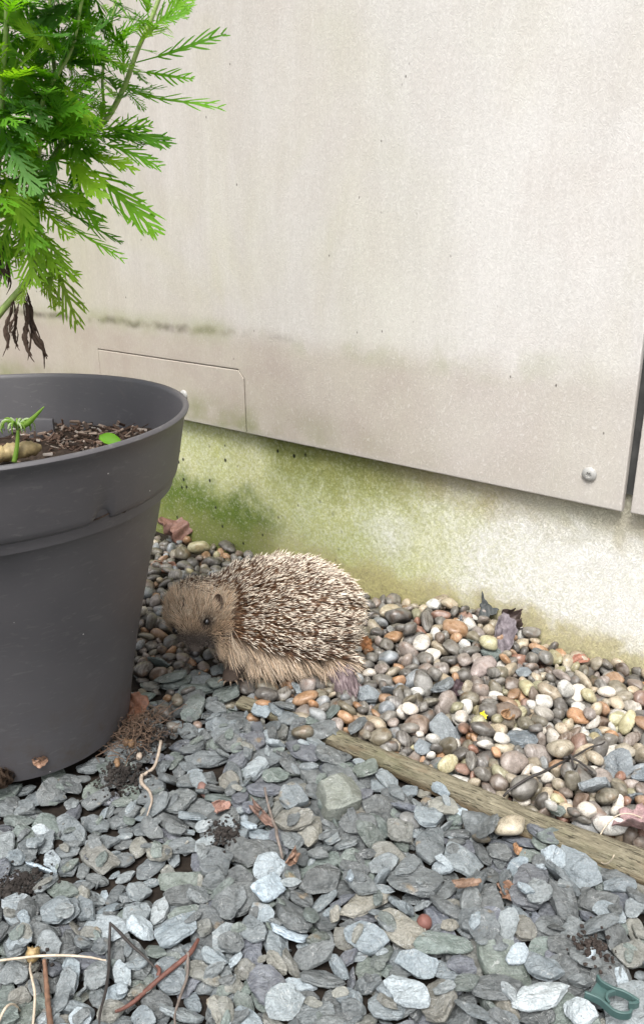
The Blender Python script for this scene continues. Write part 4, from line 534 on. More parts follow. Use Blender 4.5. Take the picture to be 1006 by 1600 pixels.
719,1597,-6,5,9,18,38,25,31,16,10,366,1275,4,-10,16,7,29,29,37,2,10,-197,1592,-36,53,22,5,29,26,29,15,18,199,1692,-13,-4,-5,16,34,36,37,11,7,-418,1822,-14,-43,-33,26,33,36,33,13,12,
220,1373,-11,32,36,-20,24,24,22,11,9,85,1519,2,-7,-13,-42,41,40,38,8,7,-471,1879,-6,57,-17,2,49,44,44,8,15,146,2117,-45,-22,-4,55,58,60,51,10,13,133,2098,-32,11,0,-5,38,43,44,17,7,
525,1867,-5,-28,-37,-12,38,40,41,4,9,-6,1596,-10,-6,11,-37,41,39,41,9,15,98,1884,-43,6,54,24,43,40,49,0,12,528,1207,-16,-18,56,13,29,30,33,1,8,595,1818,-19,-15,-30,-23,37,35,36,21,7,
192,1576,4,-24,26,-35,39,37,43,5,8,388,1944,8,-55,20,-5,37,37,36,5,17,-375,2330,-30,18,51,22,45,43,49,19,15,-547,2722,-69,8,35,42,44,40,46,4,8,438,1814,7,-39,-8,-19,56,38,44,14,11,
252,1712,-11,-2,-5,-15,43,39,44,4,13,416,1182,-36,-26,-50,15,30,29,27,13,16,430,1254,-21,-10,-18,41,48,46,53,22,10,697,1452,-18,20,5,-5,56,54,53,7,9,62,1619,-6,50,-29,18,34,34,39,9,7,
699,1711,-6,34,-47,-3,30,32,30,16,8,297,1849,1,-13,32,-31,46,51,41,22,9,209,1882,7,51,-28,5,46,45,41,4,7,-249,2478,-36,44,-12,-14,40,43,46,22,8,401,1371,-4,-19,-49,5,29,41,39,18,8,
602,1454,-13,-14,14,56,35,30,35,16,10,17,1653,-18,46,-35,-4,39,37,37,18,15,148,1842,-9,-14,-36,38,33,34,37,13,13,301,1409,-18,39,39,10,44,40,49,5,15,378,1730,0,16,2,29,40,43,34,12,13,
-531,2300,-13,-34,-13,14,42,41,48,3,7,-486,2677,-62,-28,1,42,48,48,52,15,11,342,1325,-5,-40,35,6,36,31,33,14,15,251,1515,0,-25,-24,43,28,26,24,10,13,512,1664,-11,4,-17,50,29,27,28,23,10,
218,1717,-15,28,47,-20,39,38,44,10,8,663,1633,-3,15,-20,19,29,37,39,0,13,319,1685,-1,-6,-3,13,27,32,32,1,10,-34,1722,-37,8,-56,-15,40,34,38,6,7,552,1842,-11,43,40,-12,42,40,35,1,10,
149,1802,-27,20,13,55,40,38,45,13,8,653,1661,-22,-4,-3,-33,44,42,55,5,15,141,1632,-12,-14,39,-14,29,43,34,15,7,77,1447,-36,-50,-32,7,38,39,38,19,7,-446,1700,-31,57,14,-8,31,30,28,18,7,
135,1854,-37,30,50,0,54,58,55,18,8,151,2056,-42,2,6,20,56,52,62,15,7,47,1557,10,16,8,8,24,21,22,13,18,482,1915,8,-51,12,-27,30,31,33,3,7,85,1403,-37,18,-3,-28,25,22,22,13,15,
-396,1822,-21,43,5,25,33,30,36,6,11,-371,1889,-4,43,35,17,59,57,60,3,18,214,1342,-22,-42,39,-8,25,25,23,8,10,573,1418,-8,20,-14,-41,36,36,36,22,16,130,1876,-24,48,-25,7,41,44,36,3,15,
-526,2551,-48,-8,42,-19,51,50,47,2,18,532,1429,-1,17,-20,-52,36,35,33,5,12,314,1647,3,4,28,-14,21,25,26,21,11,581,1097,-32,57,-18,5,60,61,54,14,10,304,1509,-25,-40,-41,14,60,60,51,4,9,
244,2100,-39,-3,46,16,42,42,42,23,10,-459,2095,2,15,20,-39,36,38,35,22,8,206,1426,-15,12,1,-8,48,29,31,11,8,336,1268,-37,54,-23,-9,39,40,37,3,9,467,1549,-26,11,22,-23,52,46,46,21,17,
384,1649,-10,27,47,-7,45,42,40,13,7,-283,1517,-31,9,-13,57,22,21,19,11,13,325,1424,-12,53,-14,-25,33,29,36,19,11,656,1397,-22,36,-36,1,44,39,47,13,10,-443,1827,-29,20,54,-5,38,36,43,10,15,
-390,2434,-34,-13,-31,23,60,51,54,12,11,568,1139,-6,-43,-19,24,36,36,35,7,17,-352,2121,-18,-18,-43,-34,39,38,36,10,8,-243,2329,-32,51,8,-29,39,36,44,0,15,-157,2373,-45,-28,53,0,46,40,50,20,8,
561,1543,-4,43,4,-24,25,29,30,17,8,623,1459,-9,-7,22,-31,24,26,30,14,9,-200,1626,-39,-13,9,-28,34,30,32,10,8,-298,1830,-35,-11,14,-42,47,46,48,18,18,-16,1496,-36,5,48,-30,22,21,25,13,8,
-345,2349,-26,-7,4,-54,36,38,33,2,8,467,1144,-37,-24,0,4,18,17,19,7,17,636,1332,-23,-14,37,45,38,35,41,12,18,-132,1561,-37,-13,9,43,25,27,23,4,12,213,1560,-2,17,-5,37,33,35,34,21,15,
372,1567,-12,-22,11,22,49,46,44,23,12,-441,2079,9,15,-24,-16,34,37,34,16,8,-505,2354,-24,-13,49,-32,40,39,43,0,8,-569,2515,-37,1,4,58,49,45,52,7,15,316,1830,10,-18,38,-10,29,34,35,0,8,
612,1430,-6,-15,12,-6,26,44,46,8,11,204,1431,-1,11,6,1,17,16,21,2,9,-234,1797,-42,-5,12,-54,22,19,24,2,18,68,1571,-6,-16,30,-23,28,25,32,6,8,-368,1642,-29,5,49,23,26,23,30,0,7,
558,1271,-15,-20,-6,-3,52,47,57,12,15,-298,2517,-56,-19,56,-8,60,57,65,3,12,458,1907,3,-54,-20,-4,28,30,28,21,10,-388,2028,2,-60,0,-4,28,31,31,2,15,-347,1795,-35,-45,15,-14,46,40,39,3,11,
285,1646,-9,12,6,5,56,59,48,17,10,227,1740,-11,26,24,39,38,39,33,12,18,259,1886,-1,47,-35,-6,45,40,40,16,17,624,1550,-6,0,-12,57,47,45,42,10,7,-295,2451,-37,-23,-36,35,40,41,38,6,8,
-371,1619,-28,51,-29,10,25,26,29,17,11,-346,1747,-34,-46,30,24,27,28,30,4,7,543,1102,-42,-15,7,-19,17,15,18,10,9,391,1978,12,-21,37,-42,29,27,29,2,7,-446,2220,-25,2,-15,24,50,47,54,2,7,
88,1423,-21,-41,36,-20,22,21,20,4,7,697,1479,3,-1,59,-11,51,46,48,17,7,460,1754,1,-11,22,46,30,29,31,11,10,605,1776,-19,-43,30,-5,44,43,49,14,11,113,1856,-29,-19,43,-18,32,33,28,23,10,
91,1552,-15,46,-33,-20,29,27,28,22,8,589,1539,-16,22,-17,-14,42,46,61,5,8,-324,2468,-37,2,14,6,31,44,34,13,11,147,1411,-13,-37,37,2,30,32,26,10,10,77,1545,-6,20,53,20,27,23,29,12,11,
-377,1846,-21,-30,-26,4,27,26,30,6,12,-404,1651,-31,4,13,48,22,24,23,4,8,596,1264,-21,52,-24,17,32,31,34,15,16,-366,2280,-39,16,-3,52,60,64,56,1,7,115,1504,1,51,-22,-15,30,26,26,10,11,
558,1709,-25,-29,-48,-20,28,27,29,6,12,-429,2050,-6,-12,-51,17,34,34,38,11,9,635,1536,3,-1,-10,1,23,31,23,22,10,446,1313,-24,9,6,-18,58,60,61,8,9,461,1594,-30,-30,-43,20,55,51,54,4,11,
266,1595,-31,32,-28,-31,60,52,58,0,15,181,1903,-11,-15,20,-38,31,32,28,21,18,-551,2568,-53,43,34,-18,52,46,57,4,7,589,1375,-13,-13,58,0,53,56,53,10,9,-413,2216,-28,-27,47,20,50,43,49,7,7,
-369,2258,-23,-6,14,-32,29,30,33,3,7,-382,2128,-10,-43,-4,20,32,34,36,1,8,-290,2282,-22,-44,-40,3,41,40,42,17,7,-406,2422,-20,25,53,10,30,28,32,21,12,12,1629,-21,-17,5,9,28,37,35,7,15,
-261,2430,-56,11,-3,53,57,61,55,2,8,89,1421,-36,-17,-56,-3,25,25,27,7,15,254,1922,4,-38,18,-40,34,32,32,6,17,570,1686,-13,-25,11,53,42,43,37,15,16,-485,2327,-23,10,11,58,49,50,45,5,8,
-500,2411,-25,2,-15,-37,55,37,39,0,8,550,1404,-3,-23,16,-2,35,42,36,6,8,514,1488,-14,-24,1,-44,43,26,27,11,7,6,1494,-39,9,16,45,29,31,26,13,8,-461,1957,-12,13,49,29,56,54,61,17,8,
-532,2276,-26,5,-18,-54,51,46,47,16,7,489,1846,-19,-16,-11,-56,44,39,41,19,9,-371,1817,-25,-27,-48,-21,29,29,27,13,7,286,1999,1,11,-43,-35,44,44,48,12,10,498,1655,-14,50,10,-31,27,26,29,23,8,
305,1886,3,10,4,15,37,34,39,15,10,-160,1600,-36,25,51,-13,27,26,24,6,18,637,1707,-28,-28,53,1,59,59,56,2,7,440,1281,-23,-45,-30,-7,29,27,32,7,12,451,1531,-17,-35,-20,-40,33,34,33,11,8,
660,1494,-16,27,1,-13,59,62,52,15,9,434,1222,-40,16,-9,-35,22,24,19,13,9,238,1644,7,23,10,-7,42,44,40,9,7,468,1735,-10,-47,34,-14,33,36,34,4,8,-332,2298,-21,53,26,-6,59,54,51,20,18,
323,1400,-11,-5,16,-27,30,29,35,10,7,-449,2051,10,9,16,38,25,25,28,23,7,-400,2294,-19,-4,19,37,42,40,44,8,8,-149,2409,-47,13,57,2,50,43,48,19,7,636,1421,-19,-9,14,-21,29,36,47,5,7,
297,1438,-34,-56,7,13,39,39,43,10,17,353,1549,-27,-16,-23,-50,48,48,42,7,16,566,1468,-24,10,-12,-45,42,38,36,12,9,128,1551,-22,-23,-15,49,47,45,53,1,15,49,1479,-26,45,19,-15,26,28,28,19,11,
-486,2500,-39,-3,5,-59,60,62,53,16,15,297,1311,-13,28,-36,-37,28,27,27,19,17,314,1442,-19,19,-43,36,27,27,27,17,11,621,1584,3,30,-46,23,30,30,28,17,10,-430,2341,-30,26,-24,29,48,44,41,22,8,
-307,2385,-29,0,4,59,42,43,44,20,8,116,1825,-35,-28,19,13,29,33,34,17,11,-345,1768,-36,46,12,-9,29,27,31,21,7,431,1168,-39,29,8,46,16,17,16,9,10,353,1510,-19,-26,40,-10,55,49,54,1,16,
83,1514,-21,12,33,33,50,48,49,0,10,261,2058,-22,44,-35,10,35,32,35,4,10,-193,2384,-48,36,9,47,40,38,38,5,7,52,1586,0,-26,29,-32,28,24,28,0,8,269,1828,4,18,-34,-45,38,38,39,11,10,
506,1630,-15,17,-25,-5,34,34,37,19,16,496,1836,1,37,43,-14,26,22,24,6,11,-461,1999,-6,-54,5,-22,31,31,28,18,18,176,2131,-39,42,21,29,44,39,39,6,7,-536,2461,-45,-1,47,-27,43,40,37,9,11,
-355,2464,-31,2,33,-17,30,39,45,14,16,186,1726,-17,-9,4,-20,29,34,39,14,11,241,1374,-28,-6,-32,28,41,38,38,15,11,466,1197,-12,-19,-4,39,42,41,36,3,13,681,1417,-16,29,-15,-50,43,43,47,21,8,
-351,1836,-30,-11,-6,-57,35,39,40,23,12,55,1837,-45,17,-40,33,24,25,26,0,13,-535,2372,-24,5,20,55,37,35,41,16,8,180,1609,-4,-5,22,-55,26,28,30,7,15,601,1677,-20,-2,9,-16,39,41,38,13,8,
478,1778,-9,19,22,52,26,28,24,2,11,408,1966,7,1,-10,23,29,27,29,6,8,-96,1750,-44,-27,32,-40,19,21,21,13,8,152,2006,-28,-19,-48,30,31,34,32,4,8,121,2190,-56,-3,58,-15,43,38,48,4,7,
-477,2147,-10,-13,-54,-19,32,29,31,11,8,-406,2357,-36,14,40,-2,33,35,37,16,8,-347,2493,-44,-19,-41,23,52,49,58,11,11,201,1373,-22,37,39,13,24,24,24,5,11,431,1624,-25,9,11,7,22,22,22,22,16,
20,1611,-19,51,-20,20,28,24,24,14,10,553,1745,-39,31,27,35,36,35,37,15,17,240,1556,-3,25,54,3,36,35,32,14,7,284,1954,11,-16,-16,27,46,43,48,23,7,237,2024,-10,54,-21,13,37,33,38,5,13,
-526,2107,8,59,-6,-1,59,58,62,1,18,-496,2217,-5,37,-36,30,31,29,31,3,10,533,1689,-26,-5,-22,2,27,30,37,16,10,528,1142,-39,-16,-11,1,22,21,21,9,16,522,1262,-12,17,4,34,35,36,34,21,10,
546,1510,-11,52,0,-28,34,35,35,3,7,150,1727,-13,-33,-47,17,41,40,42,9,8,84,1766,-36,-28,-43,-20,34,30,37,15,7,107,1526,-16,-24,1,-18,39,38,37,9,8,105,1687,-30,9,12,46,27,26,30,22,8,
46,1744,-38,56,17,13,39,34,39,11,8,-460,1812,-29,28,4,-21,27,23,24,13,13,462,1235,-17,0,-14,-41,36,25,28,14,9,447,1235,-4,-18,15,-25,32,22,29,5,11,670,1701,-36,44,13,25,28,27,31,16,13,
8,1828,-49,-21,-5,-36,30,30,34,13,7,35,1768,-43,-13,-5,39,26,28,26,21,8,-218,2377,-58,-8,5,-58,47,51,47,0,8,464,1455,-12,42,-42,11,43,40,40,5,9,27,1508,-19,1,59,0,50,43,50,4,15,
546,1455,-17,25,-42,-33,34,37,33,15,9,553,1329,-10,-17,-2,56,25,25,25,20,8,40,1586,-7,-19,-54,9,26,25,28,16,7,-354,2262,-26,30,-22,-42,27,30,26,19,11,409,1289,-14,7,25,-27,34,33,37,4,10,
-420,2307,-16,-16,27,6,27,29,37,16,16,357,1272,-41,58,-13,-5,23,23,26,10,17,503,1375,-33,3,11,-26,42,37,39,4,13,-73,1637,-31,-29,14,41,35,37,37,9,7,208,1526,4,-31,50,-7,27,29,30,4,7,
392,1787,6,-29,34,-36,28,25,30,12,12,174,2092,-46,-35,41,7,35,36,32,0,8,321,1308,-16,8,25,-44,37,38,32,0,15,272,1497,-14,-41,-29,-11,32,29,36,9,15,-316,2342,-31,-25,31,-33,33,35,33,6,15,
-386,2601,-59,22,-10,-44,34,34,33,20,15,327,1497,-17,-53,-3,29,36,38,32,14,8,-424,1998,-23,7,14,44,38,42,37,2,15,-602,2689,-76,-20,43,-36,37,31,40,22,15,-75,1593,-22,1,-15,-57,31,29,28,4,18,
179,1624,-19,19,-35,32,40,41,43,9,18,471,1691,-22,-3,13,58,34,30,30,2,12,437,1713,-20,-34,45,4,47,47,52,8,9,-475,1838,-28,-33,5,-29,38,34,37,3,13,65,1491,-11,16,-17,-15,36,35,39,20,11,
468,1799,-17,17,45,36,37,32,35,10,10,-39,1836,-52,51,20,8,41,38,40,12,15,491,1259,-12,-13,-23,19,19,24,31,5,10,490,1486,-33,-50,-30,-10,41,44,45,1,9,-59,1540,-34,-18,-6,29,43,42,40,17,7,
60,1644,-28,13,6,5,60,60,59,4,8,54,1687,-35,16,-14,0,37,34,33,0,8,-408,2176,-36,32,6,-49,55,54,50,2,8,-390,1747,-34,-22,54,1,26,24,28,0,10,565,1101,-15,-13,-20,-19,29,26,25,21,17,
423,1449,-19,18,43,35,39,40,34,12,9,548,1431,-16,-53,-14,5,44,41,38,12,9,541,1637,-20,51,16,-3,32,30,29,15,8,516,1689,-17,43,-24,3,26,26,29,13,13,414,1942,1,-9,-55,-18,27,27,24,13,9,
-339,2049,-8,-45,29,14,51,45,52,16,12,-463,1777,-22,-30,-13,36,27,29,29,17,13,450,1827,-9,7,-18,-16,42,42,38,20,10,-383,2369,-36,38,-17,42,35,38,39,13,10,199,1758,-18,-15,-9,8,31,48,35,12,13,
375,1925,11,57,15,-2,21,30,23,13,13,-433,1862,-13,51,-18,-23,20,20,17,23,13,419,1902,-4,28,20,-43,24,24,24,14,10,500,1236,-15,-8,-56,20,35,36,36,7,10,373,1270,-17,-3,-56,22,36,33,36,2,9,
-435,1653,-31,50,-30,-7,22,23,24,2,15,170,1914,-28,33,-36,26,36,32,40,7,18,576,1170,-16,27,-52,4,29,27,28,20,9,283,1735,-16,3,-14,32,29,29,29,12,10,196,1794,-15,-13,-54,4,27,25,28,5,8,
-511,2157,-20,42,11,-25,52,45,51,3,7,-527,2196,-16,-29,-47,15,53,51,59,17,12,398,1233,-22,-22,-25,49,26,22,28,9,8,318,1589,-6,-4,-40,40,23,22,25,0,8,542,1721,-31,47,6,6,26,26,24,21,8,
577,1831,-25,41,5,9,25,21,28,13,10,-395,2109,-15,14,-49,25,28,30,30,21,7,-508,2211,-14,20,12,44,25,22,22,6,11,432,1561,-28,36,-44,-10,60,58,62,22,16,201,1926,-22,-4,-22,54,46,42,52,20,15,
446,1504,-30,13,2,3,51,52,54,21,10,-154,1609,-27,6,14,52,26,23,28,8,11,522,1300,-16,52,17,17,60,56,64,13,9,281,1417,-21,-13,-43,-4,30,28,31,14,9,310,1585,-21,-10,13,-57,31,33,31,13,8,
344,1688,-9,-30,-52,0,32,30,31,4,8,-492,1987,-5,-7,-7,20,44,41,45,11,7,-355,2436,-47,-28,-19,5,60,65,66,15,8,289,1348,-12,49,-30,18,30,30,30,0,16,322,1464,-13,-43,-22,20,28,25,30,4,17,
491,1455,-16,3,31,10,37,38,40,20,12,479,1652,-15,-22,21,-51,29,29,33,17,10,787,1655,-12,56,-6,-19,55,56,51,23,10,-268,1832,-31,-2,-15,7,29,30,31,6,18,-491,2017,-2,-13,41,-41,27,25,31,1,8,
216,2069,-26,-5,-7,42,32,28,28,20,8,-553,2467,-39,-33,-33,14,29,25,26,22,8,-609,2727,-77,-41,-35,15,46,41,48,8,13,-136,1800,-50,-22,-55,9,18,16,16,20,7,-509,2693,-77,-8,-4,6,35,36,37,20,7,
156,1415,-23,4,-20,52,34,37,34,0,8,541,1482,-19,-45,-39,2,39,41,40,20,16,158,1521,-24,-43,-27,30,57,56,59,12,8,-428,1806,-35,9,9,-51,37,38,40,9,8,198,1843,-30,53,-11,-23,27,30,31,23,7,
621,1352,-14,-50,25,-13,31,27,34,0,8,266,1354,-36,14,36,39,30,27,31,5,9,60,1598,-13,22,50,2,31,32,28,5,8,596,1708,-19,39,42,-4,36,31,40,13,9,-477,2365,-40,31,28,37,41,44,40,21,18,
-581,2550,-42,26,-10,-44,50,49,43,15,18,-385,2549,-62,46,13,-2,37,40,39,19,8,408,1484,-20,-60,5,1,47,52,42,8,16,131,1617,-21,42,-24,-23,28,25,25,3,8,564,1634,-13,58,5,-15,30,32,31,0,7,
-483,1913,-11,43,-4,-12,26,24,28,16,11,-507,2374,-16,7,21,1,22,25,35,19,8,250,1542,-29,-50,-27,19,54,51,61,6,9,705,1736,-16,21,2,56,24,24,22,13,7,-281,2469,-50,13,42,31,35,37,36,6,18,
328,1717,-17,-12,36,45,33,30,34,13,11,391,1801,-1,-33,44,23,22,24,21,16,8,473,1818,-24,4,36,-48,39,34,45,4,16,-442,2311,-32,15,9,3,44,45,46,6,18,-521,2713,-75,54,-15,18,29,30,26,9,13,
-500,2575,-47,22,-12,-54,32,30,33,15,15,508,1351,-18,33,26,-38,24,26,28,21,13,209,1355,-15,53,-28,6,16,14,14,15,8,106,1554,-23,-3,-41,-7,25,23,24,20,13,-479,1857,-13,25,18,17,34,36,34,3,12,
-442,1984,-9,36,-11,-38,31,29,30,20,10,206,1408,-20,-36,6,7,50,26,40,10,16,-400,1795,-37,-21,-53,-19,28,31,27,16,13,55,1819,-45,-29,16,-19,28,27,23,9,18,533,1228,-30,44,-25,-27,52,52,54,3,12,
484,1721,-21,45,-39,-6,36,31,31,1,13,477,1530,-17,-10,-58,10,28,30,31,8,10,447,1795,-12,-21,55,-5,26,24,29,1,10,577,1711,-21,-13,39,-7,30,29,35,9,10,543,1758,-18,7,-59,0,39,34,38,23,17,
-479,1837,-9,40,7,27,30,28,35,8,18,-494,2075,-8,23,-50,-8,40,39,35,16,8,-426,1845,-21,-26,37,-38,28,29,28,6,7,-553,2484,-49,5,-31,41,38,34,34,16,15,112,1580,-26,56,22,5,22,21,24,9,18,
170,1640,-23,24,-21,51,32,31,35,3,7,106,1772,-30,24,3,3,28,26,28,8,10,333,1542,-37,49,-31,1,36,34,40,16,8,-361,1868,-33,-37,6,-2,46,41,51,6,8,456,1199,-41,-54,-22,-13,16,14,16,4,16,
342,1748,-11,-3,1,4,48,49,50,9,7,242,1954,-18,41,38,16,36,31,32,9,7,535,1349,-22,20,-33,-29,35,30,37,3,9,425,1643,-26,-35,29,11,38,41,43,12,16,532,1651,-23,7,-29,-50,32,29,35,1,10,
567,1726,-30,55,-1,-18,34,31,32,18,7,209,1850,-15,48,0,32,28,27,24,3,10,442,1922,-1,-50,-15,-13,31,26,31,4,10,-564,2429,-42,-11,11,58,53,48,52,4,15,-316,2441,-41,23,-31,-17,31,27,34,17,15,
-176,2397,-54,19,-50,13,33,28,31,6,7,307,1291,-36,-37,-2,12,28,27,27,13,16,505,1724,-15,4,-49,33,26,23,24,18,7,-536,2522,-47,-16,-57,-1,27,25,29,22,13,369,1414,1,15,-35,2,26,34,39,14,8,
641,1465,-20,-31,8,8,24,24,37,10,16,219,1384,-34,32,-48,-16,37,32,42,2,7,7,1529,-38,-13,8,-28,32,33,32,9,8,136,1601,-35,-4,59,-2,37,34,41,16,8,-85,1620,-33,-7,39,45,28,30,28,9,12,
-104,1580,-26,38,31,-7,23,25,23,12,7,-373,1775,-35,13,7,57,31,27,32,17,8,63,1776,-39,-1,34,-49,35,34,36,13,15,26,1853,-56,-49,32,-12,22,24,19,17,10,361,1934,2,-1,-60,-3,25,22,24,10,11,
180,1383,-35,-2,-18,57,37,36,37,1,8,278,1372,-34,55,-13,-5,39,34,40,11,11,642,1524,-22,-5,-18,16,38,33,42,5,10,-121,1670,-36,-7,-10,-11,39,40,38,14,8,-24,1687,-33,-19,11,-28,50,42,56,13,8,
-79,1557,-40,9,19,50,21,20,21,12,15,185,1780,-36,1,-10,53,55,58,49,0,8,-382,1725,-33,56,-4,1,33,35,36,22,18,-411,2094,-31,-26,-54,3,60,59,63,17,8,-182,2425,-61,0,-52,-3,56,58,50,14,10,
266,1198,-29,-26,52,-11,27,26,24,6,7,635,1443,-26,-14,-44,-25,33,32,29,9,13,79,1565,-24,-23,34,44,32,34,32,15,7,698,1669,-21,34,49,6,46,47,45,19,9,721,1683,-20,33,-14,-24,22,19,24,15,7,
680,1753,-31,-27,38,29,34,33,34,6,10,-242,2355,-51,-42,-13,-20,45,46,45,18,8,371,1483,-23,4,27,19,36,37,41,5,13,253,1795,-8,19,56,2,39,34,37,14,13,-489,2109,-8,6,31,-43,29,32,28,17,11,
-481,2226,-5,-8,-37,-26,19,20,17,2,7,-529,2490,-40,46,30,9,24,25,27,21,18,-502,2459,-39,-19,-18,-23,29,27,29,2,12,426,1212,-5,-18,28,-23,33,23,25,4,9,179,1471,-31,-48,35,0,60,57,59,9,8,
232,2062,-34,3,0,-51,45,42,39,14,11,348,1709,-18,13,-5,-49,35,36,40,3,13,535,1846,-19,16,-55,-13,30,28,25,16,7,-502,2604,-61,13,57,-14,60,55,51,20,7,550,1175,-11,-22,43,36,35,33,37,14,16,
115,2048,-18,27,52,12,43,43,45,13,15,777,1668,-32,-31,44,-26,37,33,42,12,7,-253,2311,-53,8,12,54,60,57,63,21,12,198,1540,-22,11,39,8,43,39,45,19,15,-450,1790,-33,-53,-16,-14,41,36,45,8,11,
-337,2181,-22,-49,-1,0,41,40,42,14,15,468,1515,-18,-17,-46,34,17,14,18,16,10,365,1903,0,-46,33,6,36,38,33,0,9,303,1318,-34,-58,3,-5,45,42,43,4,8,101,1659,-34,-34,-10,-13,40,37,41,13,12,
-368,1747,-38,38,45,9,32,35,30,9,18,-258,2285,-31,-7,-58,16,34,34,31,0,8,-186,2338,-43,-20,56,4,37,39,40,8,7,-341,1832,-12,23,-55,-9,33,34,34,7,8,-318,2154,-20,-24,-19,-46,43,37,41,7,8,
-511,1975,16,6,-5,-59,48,48,51,7,9,-551,2315,-19,44,12,28,39,43,44,12,8,375,1305,-21,19,44,-35,31,34,33,17,7,753,1592,-4,-48,6,-22,38,41,37,12,16,739,1588,-29,-5,9,-19,60,64,65,3,17,
762,1631,-18,-58,14,-3,30,26,35,0,11,-475,1794,-30,-35,-20,37,38,36,32,12,8,62,1872,-42,45,-1,-39,36,32,36,19,18,666,1037,-38,8,6,21,42,46,42,8,10,701,1024,-28,12,11,57,59,64,51,10,16,
581,992,-11,7,-16,-31,41,41,46,3,9,721,1000,-40,10,-58,-9,24,25,25,14,10,737,987,-38,17,-56,10,24,26,23,12,12,859,1226,-28,-34,-39,-24,52,48,55,6,13,925,1324,-32,-18,40,13,43,38,41,17,9,
691,1311,-12,-30,-31,-41,39,38,37,13,12,882,1346,-39,-33,5,49,33,30,33,4,15,915,1372,-42,57,-1,-10,43,45,47,12,7,879,1374,-40,2,-19,-52,43,44,37,20,16,942,1491,-41,-3,33,49,45,43,42,22,7,
793,1621,-33,11,-5,8,55,49,48,21,10,822,1641,-25,4,-45,18,33,34,38,20,10,797,956,-32,-20,-24,44,45,41,40,1,8,781,960,-13,18,42,35,45,43,44,18,7,763,891,-31,37,45,-9,30,32,32,9,10,
746,1067,-10,39,-17,12,60,63,56,6,15,691,1026,-2,-10,-32,-30,28,27,24,9,12,701,1069,-25,11,-8,-46,33,32,34,2,8,682,1060,-23,30,19,-48,39,36,34,23,13,837,1064,-23,39,-35,-21,53,58,51,13,15,
802,1172,-24,-2,-22,-48,48,47,44,20,11,805,1049,-7,13,14,39,34,34,37,15,10,891,1222,-23,42,32,-18,32,32,36,2,13,633,1287,-34,-1,-59,-2,48,43,49,3,10,753,1256,-15,53,-20,-17,39,43,39,10,11,
940,1291,-30,-25,-7,-21,29,28,34,22,7,666,1344,-30,-35,-40,28,48,52,41,21,9,831,1397,-26,4,14,27,36,38,34,20,13,804,1374,-27,-31,51,10,39,42,37,21,10,864,1427,-29,10,-9,-45,48,47,53,9,18,
870,1374,-22,23,51,-3,34,34,36,20,13,959,1375,-45,-16,-26,49,38,34,36,17,16,773,1469,-17,-38,31,33,49,53,51,0,15,982,1469,-36,-21,-3,44,47,48,51,14,13,732,1521,-21,-26,49,-23,43,46,38,17,10,
948,1459,-26,-55,11,10,35,36,31,6,9,818,1506,-32,-44,-1,40,37,38,41,19,10,796,1599,-26,-12,46,37,42,39,37,8,7,-365,1958,-9,-6,11,-2,37,34,32,23,8,-296,2118,-36,12,2,55,60,54,65,17,8,
-265,2253,-52,-37,-45,-13,54,54,55,13,7,-36,2312,-68,52,27,-4,44,43,46,12,8,-576,2351,-30,-20,-22,18,60,61,57,6,7,-637,2725,-75,57,-14,-11,39,35,40,7,18,-626,2598,-55,32,-24,25,51,52,57,18,8,
704,1016,-11,5,-56,7,27,25,25,9,9,650,1050,4,19,-18,51,33,36,38,3,10,634,1200,0,-11,23,-54,28,26,32,7,15,634,1132,-6,51,-15,20,35,32,41,16,13,710,1061,0,-29,-9,-23,34,35,36,6,15,
683,1191,-1,21,37,-38,25,26,27,16,18,748,1001,-23,40,1,-9,42,38,42,0,10,783,1054,0,26,-25,-47,39,43,41,20,13,820,1032,-14,-29,-4,52,52,46,50,8,7,588,1121,-8,-27,6,-6,32,29,32,21,8,
662,1122,-6,-20,-45,23,40,34,37,9,15,682,1126,2,-2,12,26,42,39,40,9,10,687,1164,1,8,-1,-58,53,54,49,14,11,732,1132,-10,53,-20,4,60,63,58,6,16,730,1184,10,-44,-35,3,60,52,63,23,17,
872,1076,-6,-49,2,-4,55,48,56,15,12,845,1109,-32,1,-26,-45,41,43,36,5,9,625,1183,-8,7,-6,59,35,32,35,1,18,706,1209,-5,-8,55,-20,49,46,52,14,16,750,1172,-17,39,-45,-7,35,36,39,16,10,
866,1159,-8,1,-7,20,32,35,32,11,10,634,1239,-2,-30,9,-19,38,41,42,16,8,664,1234,-9,26,-12,-44,52,57,52,15,8,804,1241,-7,29,6,1,46,41,45,7,10,862,1258,-19,-3,55,-2,40,42,44,23,10,
864,1216,5,-12,40,-16,34,35,39,21,11,758,1294,-20,-11,35,-47,58,61,67,3,9,876,1292,-28,-26,-50,12,57,53,65,0,10,686,1373,-6,15,24,52,51,51,46,22,9,720,1317,-11,33,-4,-25,42,39,48,20,10,
909,1387,-27,-15,19,-53,35,31,32,3,7,894,1329,-23,-43,-12,7,33,30,31,11,17,795,1410,-20,-19,-25,10,38,38,42,14,16,775,1417,-6,48,24,26,49,46,47,4,7,846,1366,-20,47,34,1,36,33,32,5,10,
935,1401,-44,-3,-28,-39,40,43,35,12,9,957,1378,-4,-51,5,7,50,48,44,2,10,943,1370,-32,12,33,42,26,26,29,17,10,899,1303,-9,-37,1,30,51,45,47,12,8,706,1408,-13,1,-27,-52,28,31,27,9,16,
728,1431,-14,-25,-5,30,21,23,23,17,17,808,1467,-11,45,39,3,35,36,32,16,13,835,1430,-18,12,-14,-19,52,55,57,14,17,812,1395,-8,34,22,15,31,31,29,14,8,964,1483,-15,-14,3,2,53,58,53,12,9,
720,1483,-16,-26,-12,11,35,30,36,11,8,916,1528,-27,36,14,31,46,49,47,9,12,757,1537,-4,32,40,-29,40,40,41,17,9,765,1528,-29,19,-55,-15,36,34,31,8,15,861,1563,-25,-39,-38,0,31,26,33,6,11,
